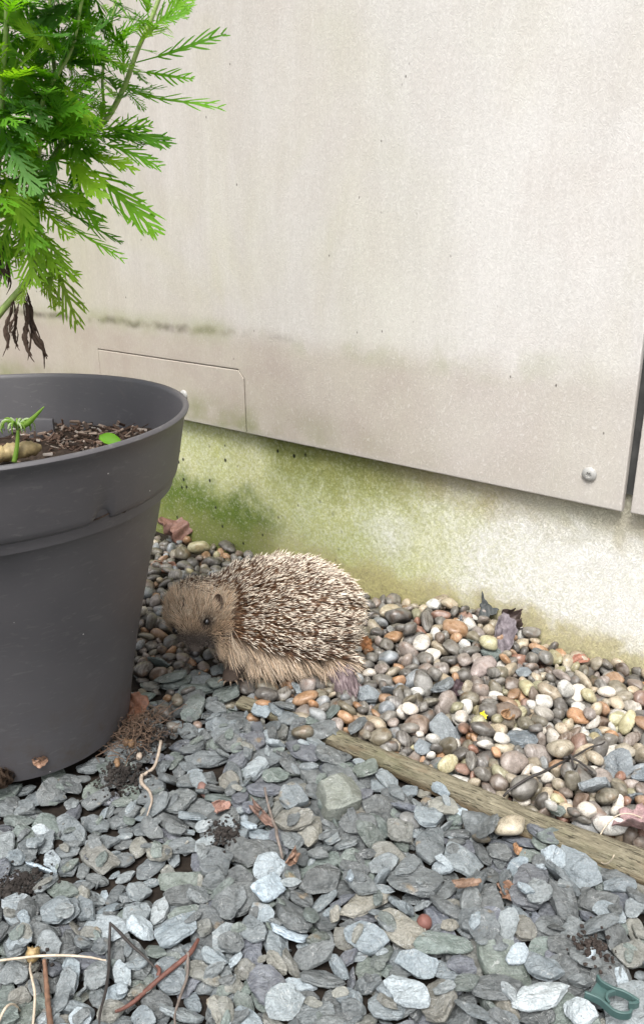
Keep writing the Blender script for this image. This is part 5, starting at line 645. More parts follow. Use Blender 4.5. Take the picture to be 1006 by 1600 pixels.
761,1575,-15,-5,4,28,21,21,20,2,10,883,1582,-25,-3,-3,-46,35,35,36,0,13,-487,1756,-24,-2,-8,39,33,34,33,14,8,-552,2054,0,-42,-40,-17,60,62,51,7,18,-524,2089,-19,50,-22,7,52,56,50,7,13,
70,2173,-55,-22,1,20,43,47,48,22,18,-606,2222,-7,50,10,31,60,61,54,15,8,-567,2196,-6,50,11,19,51,48,52,22,16,-290,2168,-31,4,26,-54,31,27,31,19,7,84,2207,-66,-15,-54,13,60,55,59,18,15,
-569,2265,-12,-5,30,-39,42,36,45,14,15,-17,2303,-59,0,28,8,49,44,44,5,12,-638,2303,-12,41,-33,3,51,49,57,13,10,-96,2372,-64,-12,-52,-28,27,28,28,9,8,-197,2299,-39,13,9,35,47,45,43,19,7,
-68,2299,-57,30,52,0,39,33,34,7,7,-686,2467,-33,-28,22,-26,42,45,39,20,15,-688,2425,-32,0,-60,-1,54,56,59,18,10,-604,2391,-27,-12,-17,53,58,59,54,11,7,-611,2484,-30,27,53,0,38,37,43,20,18,
-670,2506,-36,14,14,-2,38,40,42,23,11,755,971,-20,-8,40,-30,28,26,24,12,16,768,1017,3,28,45,6,39,41,38,1,12,749,983,-26,-38,-2,9,33,29,34,10,13,760,985,1,-11,44,34,37,39,42,22,13,
797,988,-4,-53,-14,-18,54,56,54,4,13,787,1024,-5,50,-24,17,30,27,27,13,9,671,1039,-5,-2,41,-28,35,34,40,15,9,613,1083,2,46,-18,30,44,46,45,21,8,722,1023,4,12,7,48,56,61,60,0,10,
633,1100,-1,-3,1,49,31,31,35,12,12,739,991,-3,-22,-36,-7,33,36,37,8,8,773,1092,-7,3,53,14,54,51,57,15,17,824,1101,-11,-22,-28,-45,35,38,38,12,10,808,1078,-9,-8,19,32,32,29,35,13,7,
587,1154,-11,-33,-30,22,28,28,26,18,16,605,1106,-4,57,14,7,21,18,20,18,7,586,1089,-7,6,-24,46,32,29,29,18,7,699,1095,7,-9,-56,-18,56,54,51,5,7,649,1152,2,28,-22,24,30,33,34,13,7,
639,1072,2,6,17,-46,36,32,38,2,8,740,1099,4,-19,31,5,38,35,41,15,10,773,1124,-17,11,-6,31,30,30,26,14,9,709,1123,10,12,15,-38,30,28,32,5,9,797,1114,-14,13,-3,41,56,61,49,8,12,
835,1131,-14,-55,20,-10,57,61,53,17,9,870,1123,-21,-42,-35,1,31,31,34,13,13,634,1165,-3,-23,37,3,29,32,32,3,10,656,1187,1,1,-8,-56,32,28,32,4,15,706,1141,5,-54,20,-12,22,23,23,16,12,
760,1190,-4,-34,6,-3,33,31,33,13,16,837,1172,-6,28,-6,3,37,38,35,2,10,774,1153,4,24,22,36,60,54,62,12,10,892,1194,-20,-53,-21,-12,32,33,35,10,9,880,1177,-20,-40,37,-14,30,32,26,10,9,
909,1279,-26,-37,23,-33,38,39,34,1,11,619,1223,-13,-16,56,15,28,24,30,17,11,656,1209,-7,50,-11,11,22,21,25,12,9,736,1236,-1,-36,-23,14,32,31,28,6,12,702,1240,10,-18,-53,-21,39,42,36,17,7,
826,1227,-3,53,18,-13,29,28,25,23,13,813,1215,-6,-6,21,3,38,38,33,9,8,813,1187,-13,55,14,-14,24,21,21,1,13,838,1214,-5,15,-20,-51,30,26,30,20,13,909,1244,-17,33,-8,-37,41,39,45,0,8,
950,1335,-31,-11,9,-58,31,32,31,9,12,680,1212,0,-11,44,-33,27,26,29,6,10,785,1208,-7,-2,3,-14,36,34,35,20,9,682,1355,-25,33,-11,-14,25,25,24,13,13,666,1312,-10,-16,19,14,36,35,33,23,10,
697,1279,7,32,-10,-10,54,50,50,17,8,821,1300,-24,-38,-14,-21,41,36,44,12,10,787,1315,-18,-6,34,-10,35,31,39,2,7,756,1222,-1,-14,-11,26,47,46,40,10,13,846,1298,-30,16,-13,-45,30,31,26,13,7,
834,1263,-16,-42,34,-9,34,31,38,12,10,778,1266,-4,-13,-24,36,40,43,39,16,16,750,1330,-1,17,1,50,41,37,41,4,9,810,1279,-3,31,-44,-4,40,40,40,11,18,797,1352,-12,46,-25,9,36,31,42,11,10,
607,1142,9,-44,-38,6,60,57,64,22,16,876,1478,-14,31,44,18,60,64,58,23,10,820,1360,-14,-26,-52,14,25,24,27,2,9,809,1314,-5,-30,11,3,35,33,39,9,7,636,1268,-18,-47,1,37,24,24,25,4,15,
655,1274,-8,9,-1,-45,34,34,35,2,9,776,1372,-6,28,25,17,52,56,50,10,9,743,1387,-16,-25,54,-2,42,46,42,21,8,718,1392,-11,-39,27,37,34,34,38,23,8,720,1352,-4,3,-6,6,47,47,50,12,17,
888,1441,-21,-28,7,-41,31,32,30,18,15,847,1388,-10,1,6,15,45,48,44,13,7,906,1457,-18,-45,37,-8,45,41,43,5,12,896,1348,-20,49,-19,11,22,22,20,1,11,842,1319,-14,45,-19,-7,35,37,37,21,8,
937,1406,-10,52,7,14,44,47,44,13,8,709,1429,-12,20,-9,-55,29,29,27,1,7,726,1452,-10,48,3,-33,28,30,25,0,10,754,1448,-10,29,-27,21,31,33,31,11,16,747,1425,-5,26,-6,40,35,31,38,6,7,
786,1566,-8,-55,2,-23,33,34,35,17,9,939,1501,-21,-12,-2,-57,37,34,35,7,9,851,1543,-24,15,33,46,34,36,30,1,8,924,1430,-15,43,31,-2,34,31,35,23,17,763,1498,-9,53,-5,27,36,32,38,19,10,
793,1493,-11,-51,-12,-29,27,27,28,16,10,741,1466,-17,18,-25,30,34,30,38,16,18,778,1517,-11,-32,-2,0,42,41,47,19,15,830,1534,-27,-48,17,31,31,28,31,11,8,839,1491,-23,-58,4,7,35,33,34,1,7,
889,1559,-18,43,-35,-24,31,33,29,17,9,944,1524,-30,-44,-6,-18,32,30,29,0,11,888,1393,-14,10,-19,-11,46,42,51,18,13,812,1553,-17,-9,-40,27,39,43,36,16,12,732,1530,3,-20,-28,49,35,39,38,7,17,
792,1611,-12,-2,24,-54,32,30,29,7,10,840,1604,-13,12,58,-8,60,60,61,22,9,839,1565,-7,16,-57,9,45,38,45,6,11,809,1630,-11,51,-27,-17,23,22,22,16,15,-512,1836,-16,-7,-47,-36,50,50,45,14,15,
-491,1811,-19,41,-9,-35,35,36,30,17,7,72,1897,-28,-40,-8,-1,37,41,37,0,8,112,1982,-27,-39,22,-13,36,34,38,18,13,-496,1943,-2,17,-19,-32,30,27,29,6,13,-366,2013,-8,-20,-12,55,35,34,38,6,12,
-319,2018,-4,35,-43,-21,60,60,51,2,8,-585,2096,6,27,5,2,60,55,55,13,10,115,2018,-32,43,40,-13,49,43,45,1,8,-517,1911,1,4,56,-19,45,48,49,7,12,109,2151,-55,-1,-4,-45,42,37,41,16,8,
47,2225,-63,-4,-26,-36,49,43,42,16,9,-183,2250,-31,18,-21,-48,55,48,49,2,11,-280,2183,-18,-35,-20,18,27,24,30,16,8,-239,2218,-32,22,4,2,37,34,32,14,8,48,2256,-70,38,-4,-10,36,39,41,15,8,
-239,2258,-36,-18,8,-29,37,32,42,4,11,-224,2277,-33,15,-25,14,31,33,33,3,8,-147,2298,-39,-14,-54,-20,45,47,42,22,7,-103,2294,-48,-11,-2,-59,50,53,49,13,18,-61,2341,-64,15,-2,22,39,34,42,22,7,
-153,2330,-46,57,15,8,60,56,57,10,18,-635,2444,-16,19,-13,-46,60,51,61,11,10,-653,2581,-36,-4,-17,57,48,48,46,11,7,-620,2555,-41,-11,0,5,34,33,33,5,10,-692,2604,-54,42,36,11,60,63,54,14,8,
]
# ------------------------------------------------------------------ materials
class NT:
    """tiny node-tree writer"""
    def __init__(self, name):
        self.m = bpy.data.materials.new(name); self.m.use_nodes = True
        self.t = self.m.node_tree; self.t.nodes.clear()
        self.out = self.t.nodes.new('ShaderNodeOutputMaterial')
        self.p = self.t.nodes.new('ShaderNodeBsdfPrincipled')
        self.t.links.new(self.p.outputs[0], self.out.inputs['Surface'])
    def n(self, kind, **kw):
        nd = self.t.nodes.new('ShaderNode' + kind)
        for k, v in kw.items(): setattr(nd, k, v)
        return nd
    def put(self, sock, v):
        if hasattr(v, 'is_output') or isinstance(v, bpy.types.NodeSocket): self.t.links.new(v, sock)
        elif isinstance(v, (tuple, list)) and sock.type == 'RGBA' and len(v) == 3: sock.default_value = (*v, 1)
        else: sock.default_value = v
    def coord(self, which='Object'):
        return self.n('TexCoord').outputs[which]
    def pos(self):
        return self.n('NewGeometry').outputs['Position']
    def scale(self, vec, s, add=None):
        m = self.n('Mapping'); self.put(m.inputs['Vector'], vec)
        m.inputs['Scale'].default_value = s if isinstance(s, (tuple, list)) else (s, s, s)
        if add is not None: self.put(m.inputs['Location'], add)
        return m.outputs[0]
    def noise(self, vec, scale=1, detail=3, rough=.55, dist=0, color=False):
        k = self.n('TexNoise'); self.put(k.inputs['Vector'], vec)
        k.inputs['Scale'].default_value = scale; k.inputs['Detail'].default_value = detail
        k.inputs['Roughness'].default_value = rough; k.inputs['Distortion'].default_value = dist
        return k.outputs['Color' if color else 'Fac']
    def voro(self, vec, scale=1, feature='F1', out='Distance', rnd=1):
        k = self.n('TexVoronoi', feature=feature); self.put(k.inputs['Vector'], vec)
        k.inputs['Scale'].default_value = scale; k.inputs['Randomness'].default_value = rnd
        return k.outputs[out]
    def ramp(self, fac, stops, interp='LINEAR'):
        k = self.n('ValToRGB'); self.put(k.inputs[0], fac); cr = k.color_ramp; cr.interpolation = interp
        while len(cr.elements) < len(stops): cr.elements.new(.5)
        for e, (p, c) in zip(cr.elements, stops):
            e.position = p; e.color = (c, c, c, 1) if isinstance(c, (int, float)) else (*c, 1)
        return k.outputs[0]
    def rng(self, v, a, b, c=0, d=1, smooth=False):
        k = self.n('MapRange'); k.clamp = True
        if smooth: k.interpolation_type = 'SMOOTHSTEP'
        self.put(k.inputs[0], v)
        for i, x in zip((1, 2, 3, 4), (a, b, c, d)): self.put(k.inputs[i], x)
        return k.outputs[0]
    def math(self, op, a, b=None):
        k = self.n('Math', operation=op); self.put(k.inputs[0], a)
        if b is not None: self.put(k.inputs[1], b)
        return k.outputs[0]
    def mix(self, fac, a, b, mode='MIX'):
        k = self.n('Mix', data_type='RGBA', blend_type=mode)
        self.put(k.inputs[0], fac); self.put(k.inputs[6], a); self.put(k.inputs[7], b)
        return k.outputs[2]
    def sep(self, v):
        k = self.n('SeparateXYZ'); self.put(k.inputs[0], v); return k.outputs
    def bump(self, h, strength, dist, normal=None):
        k = self.n('Bump'); self.put(k.inputs['Height'], h)
        k.inputs['Strength'].default_value = strength; k.inputs['Distance'].default_value = dist
        if normal is not None: self.put(k.inputs['Normal'], normal)
        return k.outputs[0]
    def set(self, **kw):
        names = dict(color='Base Color', rough='Roughness', spec='Specular IOR Level', normal='Normal', metal='Metallic', coat='Coat Weight', sub='Subsurface Weight', sheen='Sheen Weight')
        for k, v in kw.items(): self.put(self.p.inputs[names[k]], v)
        return self.m

def plain(name, col, rough=.6, vary=.25, scale=300, bump=.0, spec=.4):
    """a single-coloured natural material with mottling"""
    n = NT(name); P = n.coord('Object')
    f = n.noise(P, scale, 4, .6)
    g = n.noise(P, scale * .22, 2, .5)
    c = n.mix(n.rng(f, .3, .7), tuple(x * (1 - vary) for x in col), tuple(min(1, x * (1 + vary)) for x in col))
    c = n.mix(n.rng(g, .35, .65, 0, .5), c, tuple(x * (1 - vary * 1.2) for x in col))
    n.set(color=c, rough=rough, spec=spec)
    if bump: n.set(normal=n.bump(f, bump, .001))
    return n.m

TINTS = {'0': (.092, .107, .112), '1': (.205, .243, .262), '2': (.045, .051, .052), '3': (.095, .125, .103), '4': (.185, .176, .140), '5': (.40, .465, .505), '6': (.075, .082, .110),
         'k': (.026, .026, .029), 'g': (.088, .087, .081), 'w': (.56, .54, .49), 'c': (.37, .31, .215), 'o': (.31, .145, .05), 'b': (.100, .060, .040),
         'p': (.185, .150, .135), 'P': (.31, .245, .235), 'B': (.090, .078, .045), 'y': (.35, .325, .175), 'R': (.19, .068, .036), 'S': (.17, .20, .225)}
PALETTE = '0123456kgwcobpPByRS'

def slate_material(name, stuff):
    n = NT(name)
    P = n.pos()
    if stuff:
        a = n.n('Attribute', attribute_name='tint'); tint = a.outputs['Color']
        a2 = n.n('Attribute', attribute_name='lot'); rnd = a2.outputs['Fac']
    else:
        oi = n.n('ObjectInfo'); tint = oi.outputs['Color']; rnd = oi.outputs['Random']
    off = n.math('MULTIPLY', rnd, 37.0)
    cmb = n.n('CombineXYZ')
    for i in range(3): n.put(cmb.inputs[i], n.math('MULTIPLY', off, 1 + .37 * i))
    V = n.scale(P, 1.0, cmb.outputs[0])
    patch = n.noise(V, 75, 3, .6, .6)
    grain = n.noise(V, 620, 3, .65)
    streak = n.noise(n.scale(V, (90, 420, 420)), 1, 3, .6, .5)
    col = n.mix(n.rng(patch, .32, .68), n.mix(.28, tint, (.06, .068, .068)), n.mix(.24, tint, (.46, .50, .51)))
    col = n.mix(n.rng(streak, .35, .7, 0, .30), col, n.mix(.5, tint, (.45, .46, .45)))
    col = n.mix(n.rng(grain, .42, .62, .28, 0), col, (.05, .055, .055))
    # pale scuffed veins, a few rusty ones
    vein = n.noise(V, 95, 2, .5, 1.4)
    line = n.rng(n.math('ABSOLUTE', n.math('SUBTRACT', vein, .5)), .0, .022, 1, 0)
    col = n.mix(n.math('MULTIPLY', line, n.rng(n.noise(V, 60, 1), .5, .62, 0, .45)), col, (.55, .56, .55))
    rust = n.rng(n.noise(V, 42, 3, .6), .66, .76, 0, .55)
    col = n.mix(rust, col, (.25, .17, .08))
    pit = n.rng(n.voro(V, 210), .05, .16, .75, 0)
    col = n.mix(n.math('MULTIPLY', pit, n.rng(n.noise(V, 50, 1), .56, .62)), col, (.03, .03, .028))
    h = n.math('ADD', n.math('MULTIPLY', n.noise(V, 130, 5, .66, .5), 1.3), n.math('MULTIPLY', streak, .5))
    h = n.math('ADD', h, n.math('MULTIPLY', line, -.12))
    n.set(color=col, rough=n.rng(patch, .3, .7, .38, .62), spec=.5, normal=n.bump(h, 1.0, .0026))
    return n.m

def pebble_material(name, stuff):
    n = NT(name)
    P = n.pos()
    if stuff:
        a = n.n('Attribute', attribute_name='tint'); tint = a.outputs['Color']
        a2 = n.n('Attribute', attribute_name='lot'); rnd = a2.outputs['Fac']
    else:
        oi = n.n('ObjectInfo'); tint = oi.outputs['Color']; rnd = oi.outputs['Random']
    off = n.math('MULTIPLY', rnd, 53.0)
    cmb = n.n('CombineXYZ')
    for i in range(3): n.put(cmb.inputs[i], n.math('MULTIPLY', off, 1 + .41 * i))
    V = n.scale(P, 1.0, cmb.outputs[0])
    patch = n.noise(V, 95, 3, .6, .8)
    grain = n.noise(V, 700, 3, .7)
    col = n.mix(n.rng(patch, .34, .66), n.mix(.45, tint, (.085, .07, .05)), n.mix(.22, tint, (.66, .62, .55)))
    # bands in some, cracks in others
    band = n.n('TexWave', wave_type='BANDS'); n.put(band.inputs['Vector'], V); band.inputs['Scale'].default_value = 75
    band.inputs['Distortion'].default_value = 6; band.inputs['Detail'].default_value = 2; band.inputs['Detail Scale'].default_value = 1.6
    has = n.rng(n.math('FRACT', n.math('MULTIPLY', rnd, 17.3)), .84, .88)
    col = n.mix(n.math('MULTIPLY', has, n.rng(band.outputs['Fac'], .5, .95, 0, .45)), col, n.mix(.4, tint, (.6, .56, .5)))
    ed = n.noise(V, 120, 2, .5, 2.2)
    crack = n.rng(n.math('ABSOLUTE', n.math('SUBTRACT', ed, .5)), 0, .012, .8, 0)
    has2 = n.rng(n.math('FRACT', n.math('MULTIPLY', rnd, 29.7)), .45, .5)
    col = n.mix(n.math('MULTIPLY', crack, has2), col, (.10, .075, .05))
    stain = n.rng(n.noise(V, 60, 2, .6), .58, .72, 0, .6)
    col = n.mix(stain, col, n.mix(.5, tint, (.24, .12, .05)))
    col = n.mix(n.rng(grain, .38, .5, .35, 0), col, (.05, .045, .04))
    h = n.math('ADD', n.math('MULTIPLY', n.noise(V, 330, 3, .6), .7), n.math('MULTIPLY', crack, -.35))
    n.set(color=col, rough=n.rng(patch, .3, .7, .26, .52), spec=.5, normal=n.bump(h, .32, .0009))
    return n.m

def wall_panel_material():
    n = NT('cement_board')
    P = n.coord('Object'); x, y, z = n.sep(P)
    base = (.66, .635, .60)
    big = n.noise(n.scale(P, (2.2, 1, 1.4)), 1, 3, .55, .4)
    streak = n.noise(n.scale(P, (30, 30, 5.5)), 1, 5, .65, .8)
    fine = n.noise(n.scale(P, (300, 300, 120)), 1, 3, .65)
    col = n.mix(n.rng(big, .35, .65), (.675, .653, .622), (.580, .560, .528))
    col = n.mix(n.rng(streak, .42, .74, 0, .22), col, (.42, .395, .36))
    # faint algae and pink-grey blotches
    blot = n.noise(n.scale(P, (5, 5, 3.2)), 1, 3, .6, .6)
    left = n.rng(x, -.55, -1.15, 0, 1)
    al = n.math('MULTIPLY', n.rng(blot, .44, .66, 0, .6), n.math('ADD', n.math('MULTIPLY', left, .75), .22))
    col = n.mix(al, col, (.54, .54, .33))
    pk = n.rng(n.noise(n.scale(P, (6, 6, 4.5), (3, 1, 7)), 1, 5, .68, .4), .46, .68, 0, .34)
    col = n.mix(pk, col, (.53, .47, .43))
    # brown staining and painted-in plant shade, stronger towards the left end
    col = n.mix(n.math('MULTIPLY', n.rng(x, -.40, -1.25, 0, .62), n.rng(streak, .25, .6, .7, 1)), col, (.36, .32, .255))
    # splash zone below an old soil line, about 35 cm up
    wob = n.noise(n.scale(P, (7, 7, 7)), 1, 4, .6)
    edge = n.math('ADD', z, n.math('MULTIPLY', n.math('SUBTRACT', wob, .5), .035))
    zone = n.rng(edge, .372, .322, 0, 1, True)
    fade = n.rng(x, -.30, -.75, .38, .74)
    tone = n.mix(n.rng(n.noise(n.scale(P, (12, 12, 12)), 1, 4, .6), .35, .65), (.36, .295, .245), (.42, .37, .30))
    col = n.mix(n.math('MULTIPLY', zone, fade), col, tone)
    # dirt left along the line itself, thicker to the left
    d = n.math('ABSOLUTE', n.math('SUBTRACT', edge, .350))
    dl = n.math('MULTIPLY', n.rng(d, .0, .011, 1, 0, True), n.math('MULTIPLY', n.rng(x, -.72, -.95, 0, .85), n.rng(n.noise(n.scale(P, 22), 1, 3), .38, .6)))
    col = n.mix(dl, col, (.10, .08, .06))
    gl = n.math('MULTIPLY', n.rng(d, .0, .03, 1, 0, True), n.math('MULTIPLY', n.rng(n.noise(n.scale(P, 9), 1, 3), .45, .62, 0, .55), n.rng(x, -.28, -.40, 0, 1)))
    col = n.mix(gl, col, (.30, .31, .165))
    # green tide at the very bottom, left part
    lo = n.math('MULTIPLY', n.rng(z, .268, .205, 0, .95, True), n.math('MULTIPLY', n.rng(x, -.55, -.95, .12, 1), n.rng(n.noise(n.scale(P, 16), 1, 4), .36, .62)))
    col = n.mix(lo, col, (.235, .24, .12))
    rim = n.rng(z, .206, .197, 0, .35)
    col = n.mix(rim, col, (.42, .40, .375))
    # grain of the board and little dark flecks
    col = n.mix(n.rng(fine, .35, .65, .16, 0), col, (.22, .205, .185))
    fl = n.math('MULTIPLY', n.rng(n.voro(n.scale(P, (60, 60, 34)), 1), .03, .085, 1, 0), n.rng(n.noise(n.scale(P, 26), 1, 2), .54, .60))
    col = n.mix(fl, col, (.09, .08, .07))
    sp = n.noise(n.scale(P, (190, 190, 115)), 1, 2, .5, 2.6)
    fleck = n.math('MULTIPLY', n.rng(sp, .60, .68, 0, .24), n.rng(x, -1.1, -.5, .3, 1))
    col = n.mix(fleck, col, (.84, .82, .79))
    fleck2 = n.rng(sp, .36, .30, 0, .20)
    col = n.mix(fleck2, col, (.34, .32, .30))
    h = n.math('ADD', n.rng(sp, .42, .62), n.math('MULTIPLY', fine, .35))
    n.set(color=col, rough=.72, spec=.25, normal=n.bump(h, .17, .0008))
    return n.m

def plinth_material():
    n = NT('painted_render')
    P = n.coord('Object'); x, y, z = n.sep(P)
    curl = n.noise(P, 150, 2, .5, 3.0)
    curl2 = n.noise(P, 330, 2, .5, 1.5)
    ridge = n.math('ABSOLUTE', n.math('SUBTRACT', curl, .5))
    pits = n.rng(ridge, .0, .034, 1, 0)
    big = n.noise(n.scale(P, (6, 6, 7)), 1, 4, .6, .6)
    med = n.noise(n.scale(P, (22, 22, 22)), 1, 4, .65, .4)
    fine = n.noise(P, 240, 3, .65)
    col = n.mix(n.rng(med, .3, .7), (.87, .86, .82), (.81, .80, .74))
    wob = n.math('MULTIPLY', n.math('SUBTRACT', big, .5), .55)
    wom = n.math('MULTIPLY', n.math('SUBTRACT', med, .5), .10)
    xx = n.math('ADD', x, wob)
    # algae film: strong to the left, thinning out to the right
    film = n.rng(xx, -.40, -.68, 0, .97, True)
    col = n.mix(n.math('MULTIPLY', film, n.math('MULTIPLY', n.rng(med, .22, .7, .72, 1), n.rng(fine, .30, .55, .62, 1))), col, n.mix(n.rng(big, .35, .65), (.60, .61, .27), (.45, .51, .155)))
    thin = n.math('MULTIPLY', n.rng(fine, .45, .6, 0, .5), n.rng(xx, -.25, -.5, .15, .8))
    col = n.mix(thin, col, (.42, .42, .16))
    zz = n.math('ADD', z, wom)
    # moss on the left foot, and a patch below the board
    m1 = n.math('MULTIPLY', n.rng(n.math('ADD', n.math('ADD', x, n.math('MULTIPLY', wob, .3)), wom), -.78, -.90, 0, 1, True), n.rng(n.math('ADD', zz, n.math('MULTIPLY', n.math('SUBTRACT', big, .5), .10)), .105, .040, 0, 1, True))
    m1 = n.math('MULTIPLY', m1, n.rng(fine, .30, .5, .50, 1))
    col = n.mix(m1, col, n.mix(n.rng(fine, .35, .65), (.055, .112, .011), (.155, .215, .034)))
    dx = n.math('ABSOLUTE', n.math('ADD', xx, .72))
    m2 = n.math('MULTIPLY', n.math('MULTIPLY', n.rng(dx, .05, .20, 1, 0, True), n.rng(fine, .30, .52, .55, 1)), n.rng(zz, .085, .165, 0, .9, True))
    col = n.mix(m2, col, n.mix(n.rng(med, .35, .65), (.20, .225, .055), (.30, .31, .10)))
    # brown wash under the board on the right, yellow tide above the stones
    m3 = n.math('MULTIPLY', n.rng(zz, .125, .185, 0, .65, True), n.rng(x, -.68, -.52, 0, 1, True))
    col = n.mix(m3, col, n.mix(n.rng(big, .3, .7), (.42, .34, .21), (.40, .38, .23)))
    m4 = n.math('MULTIPLY', n.rng(zz, .050, .004, 0, .80, True), n.rng(x, -.9, -.7, .3, 1))
    col = n.mix(m4, col, n.mix(n.rng(fine, .35, .65), (.34, .28, .11), (.52, .47, .22)))
    # grime in the hollows of the render
    col = n.mix(n.math('MULTIPLY', pits, .24), col, n.mix(.62, col, (.10, .09, .05)))
    # black lichen specks, mostly left
    fl = n.math('MULTIPLY', n.rng(n.voro(n.scale(P, (52, 52, 40)), 1), .10, .17, 1, 0), n.rng(n.noise(n.scale(P, 26), 1, 2), .41, .47))
    fl = n.math('MULTIPLY', fl, n.rng(x, -.66, -.78, .0, 1))
    col = n.mix(fl, col, (.025, .028, .018))
    h = n.math('ADD', n.rng(ridge, .0, .07), n.math('MULTIPLY', curl2, .25))
    n.set(color=col, rough=.8, spec=.2, normal=n.bump(h, .65, .0024))
    return n.m

M = {}
M['slate'] = slate_material('slate', False); M['slate_mass'] = slate_material('slate_mass', True)
M['pebble'] = pebble_material('river_pebble', False); M['pebble_mass'] = pebble_material('river_pebble_mass', True)
M['board'] = wall_panel_material(); M['render'] = plinth_material()
M['soil'] = plain('damp_soil', (.022, .017, .013), .85, .45, 160, .8, .2)
M['earth'] = plain('garden_earth', (.085, .075, .06), .9, .3, 9, .3, .2)
M['dark_gap'] = plain('gap_batten', (.06, .06, .058), .8, .3, 80)
M['zinc'] = plain('painted_screw', (.36, .355, .335), .42, .10, 400, .05, .5)

# ------------------------------------------------------------------ ground
def sheet(name, xs, ys, zf, mat):
    X, Y = np.meshgrid(xs, ys); Z = zf(X, Y); nx = len(xs)
    V = np.stack([X.ravel(), Y.ravel(), Z.ravel()], 1)
    F = [(j * nx + i, j * nx + i + 1, (j + 1) * nx + i + 1, (j + 1) * nx + i) for j in range(len(ys) - 1) for i in range(nx - 1)]
    return mesh_obj(name, V, F, mat)
gx = np.array([-60, -20, -6, -2.5, -1.5, 1.5, 2.5, 6, 20, 60.])
o = sheet('ground', gx, gx, lambda X, Y: X * 0 - .075, M['earth'])
tag(o, 'bare garden earth around the stone beds', None, None, 'structure')
_rs = np.random.RandomState(3)
def bed_z(X, Y): return terrain(X, Y) - .0215 + _rs.uniform(-.002, .002, X.shape)
xs = np.linspace(-1.5, 1.5, 151); ys = np.linspace(-.5, 2.6, 156)
slate_bed = sheet('slate_bed', xs, ys, bed_z, M['soil'])
tag(slate_bed, 'bed of grey slate chippings in front of the timber edging', None, None, 'structure')
# the pebble strip lies 3 mm higher between edging and wall
_d = (LOG_B - LOG_A); _d.z = 0; _d.normalize(); _s = Vector((-_d.y, _d.x, 0))
def strip():
    V = []; F = []
    na, nb = 60, 36
    for j in range(nb):
        for i in range(na):
            p0 = LOG_A + _d * (-.55 + 1.75 * i / (na - 1))
            s = p0.x * WALL_T.x + p0.y * WALL_T.y
            q = WALL_N * (WALL_D + .012) + WALL_T * (s - .1)
            p = Vector((p0.x, p0.y, 0)).lerp(q, j / (nb - 1))
            V.append((p.x, p.y, float(terrain(p.x, p.y)) - .0185))
    for j in range(nb - 1):
        for i in range(na - 1):
            a = j * na + i; F.append((a, a + 1, a + na + 1, a + na))
    return V, F
V, F = strip()
pebble_bed = mesh_obj('pebble_bed', V, F, M['soil'])
tag(pebble_bed, 'strip of rounded river pebbles between the timber edging and the wall', None, None, 'structure')

# ------------------------------------------------------------------ stones
def unpack():
    a = np.array(STONES, float).reshape(-1, 11)
    v = a[:, 3:6] / 60
    w = np.sqrt(np.clip(1 - (v * v).sum(1), 0, 1))
    q = np.concatenate([w[:, None], v], 1)
    q /= np.linalg.norm(q, axis=1)[:, None]
    return a[:, 0:3] / 2000, q, a[:, 6:9] / 3500, a[:, 9].astype(int), a[:, 10].astype(int)
SLOC, SQ, SSC, SVAR, SCOL = unpack()
def quat_mats(q):
    w, x, y, z = q.T
    return np.stack([np.stack([1 - 2 * (y * y + z * z), 2 * (x * y - z * w), 2 * (x * z + y * w)], 1),
                     np.stack([2 * (x * y + z * w), 1 - 2 * (x * x + z * z), 2 * (y * z - x * w)], 1),
                     np.stack([2 * (x * z - y * w), 2 * (y * z + x * w), 1 - 2 * (x * x + y * y)], 1)], 1)
def stone_mesh(kind, i, hi):
    V, F = slate_shape(i) if kind == 's' else pebble_shape(i, 3 if hi else 2)
    return V, F
slate_me, pebble_me = [], []
for i in range(N_SLATE):
    V, F = slate_shape(i)
    me = bpy.data.meshes.new('slate_chip'); me.from_pydata(V, [], F); me.update()
    me.polygons.foreach_set('use_smooth', [True] * len(F)); me.set_sharp_from_angle(angle=math.radians(20)); me.materials.append(M['slate'])
    slate_me.append((me, np.array(V), F))
for i in range(N_PEBBLE):
    V, F = pebble_shape(i, 3)
    me = bpy.data.meshes.new('pebble'); me.from_pydata(V, [], F); me.update()
    me.polygons.foreach_set('use_smooth', [True] * len(F)); me.materials.append(M['pebble'])
    V2, F2 = pebble_shape(i, 2)
    pebble_me.append((me, np.array(V2), F2))
def shard_shape(seed):
    """a small plain splinter for the stones too small or too deep to pick apart"""
    r = random.Random(800 + seed); k = r.randint(5, 7); b = r.uniform(.5, .9); V = []; F = []
    pts = []
    for i in range(k):
        a = 2 * PI * (i + r.uniform(-.3, .3)) / k; q = r.uniform(.8, 1.0); pts.append((math.cos(a) * q, math.sin(a) * q * b))
    for f, z in ((.85, -.18), (1.0, -.04), (.96, .10), (.74, .19)):
        for x, y in pts: V.append((x * f, y * f, z + r.uniform(-.03, .03)))
    for j in range(3):
        for i in range(k): F.append((j * k + i, j * k + (i + 1) % k, (j + 1) * k + (i + 1) % k, (j + 1) * k + i))
    F.append(tuple(reversed(range(k)))); F.append(tuple(range(3 * k, 4 * k)))
    return V, F
shards = []
for i in range(N_SLATE):
    V, F = shard_shape(i); shards.append((None, np.array(V), F))
beads = []
for i in range(N_PEBBLE):
    V, F = pebble_shape(i, 1); beads.append((None, np.array(V), F))
def vary(rnd, col):
    f = rnd.uniform(.66, 1.36)
    w = rnd.uniform(-.05, .05)
    return tuple(max(.01, min(1, c * f * (1 + w * k))) for c, k in zip(col, (1, 0, -1)))
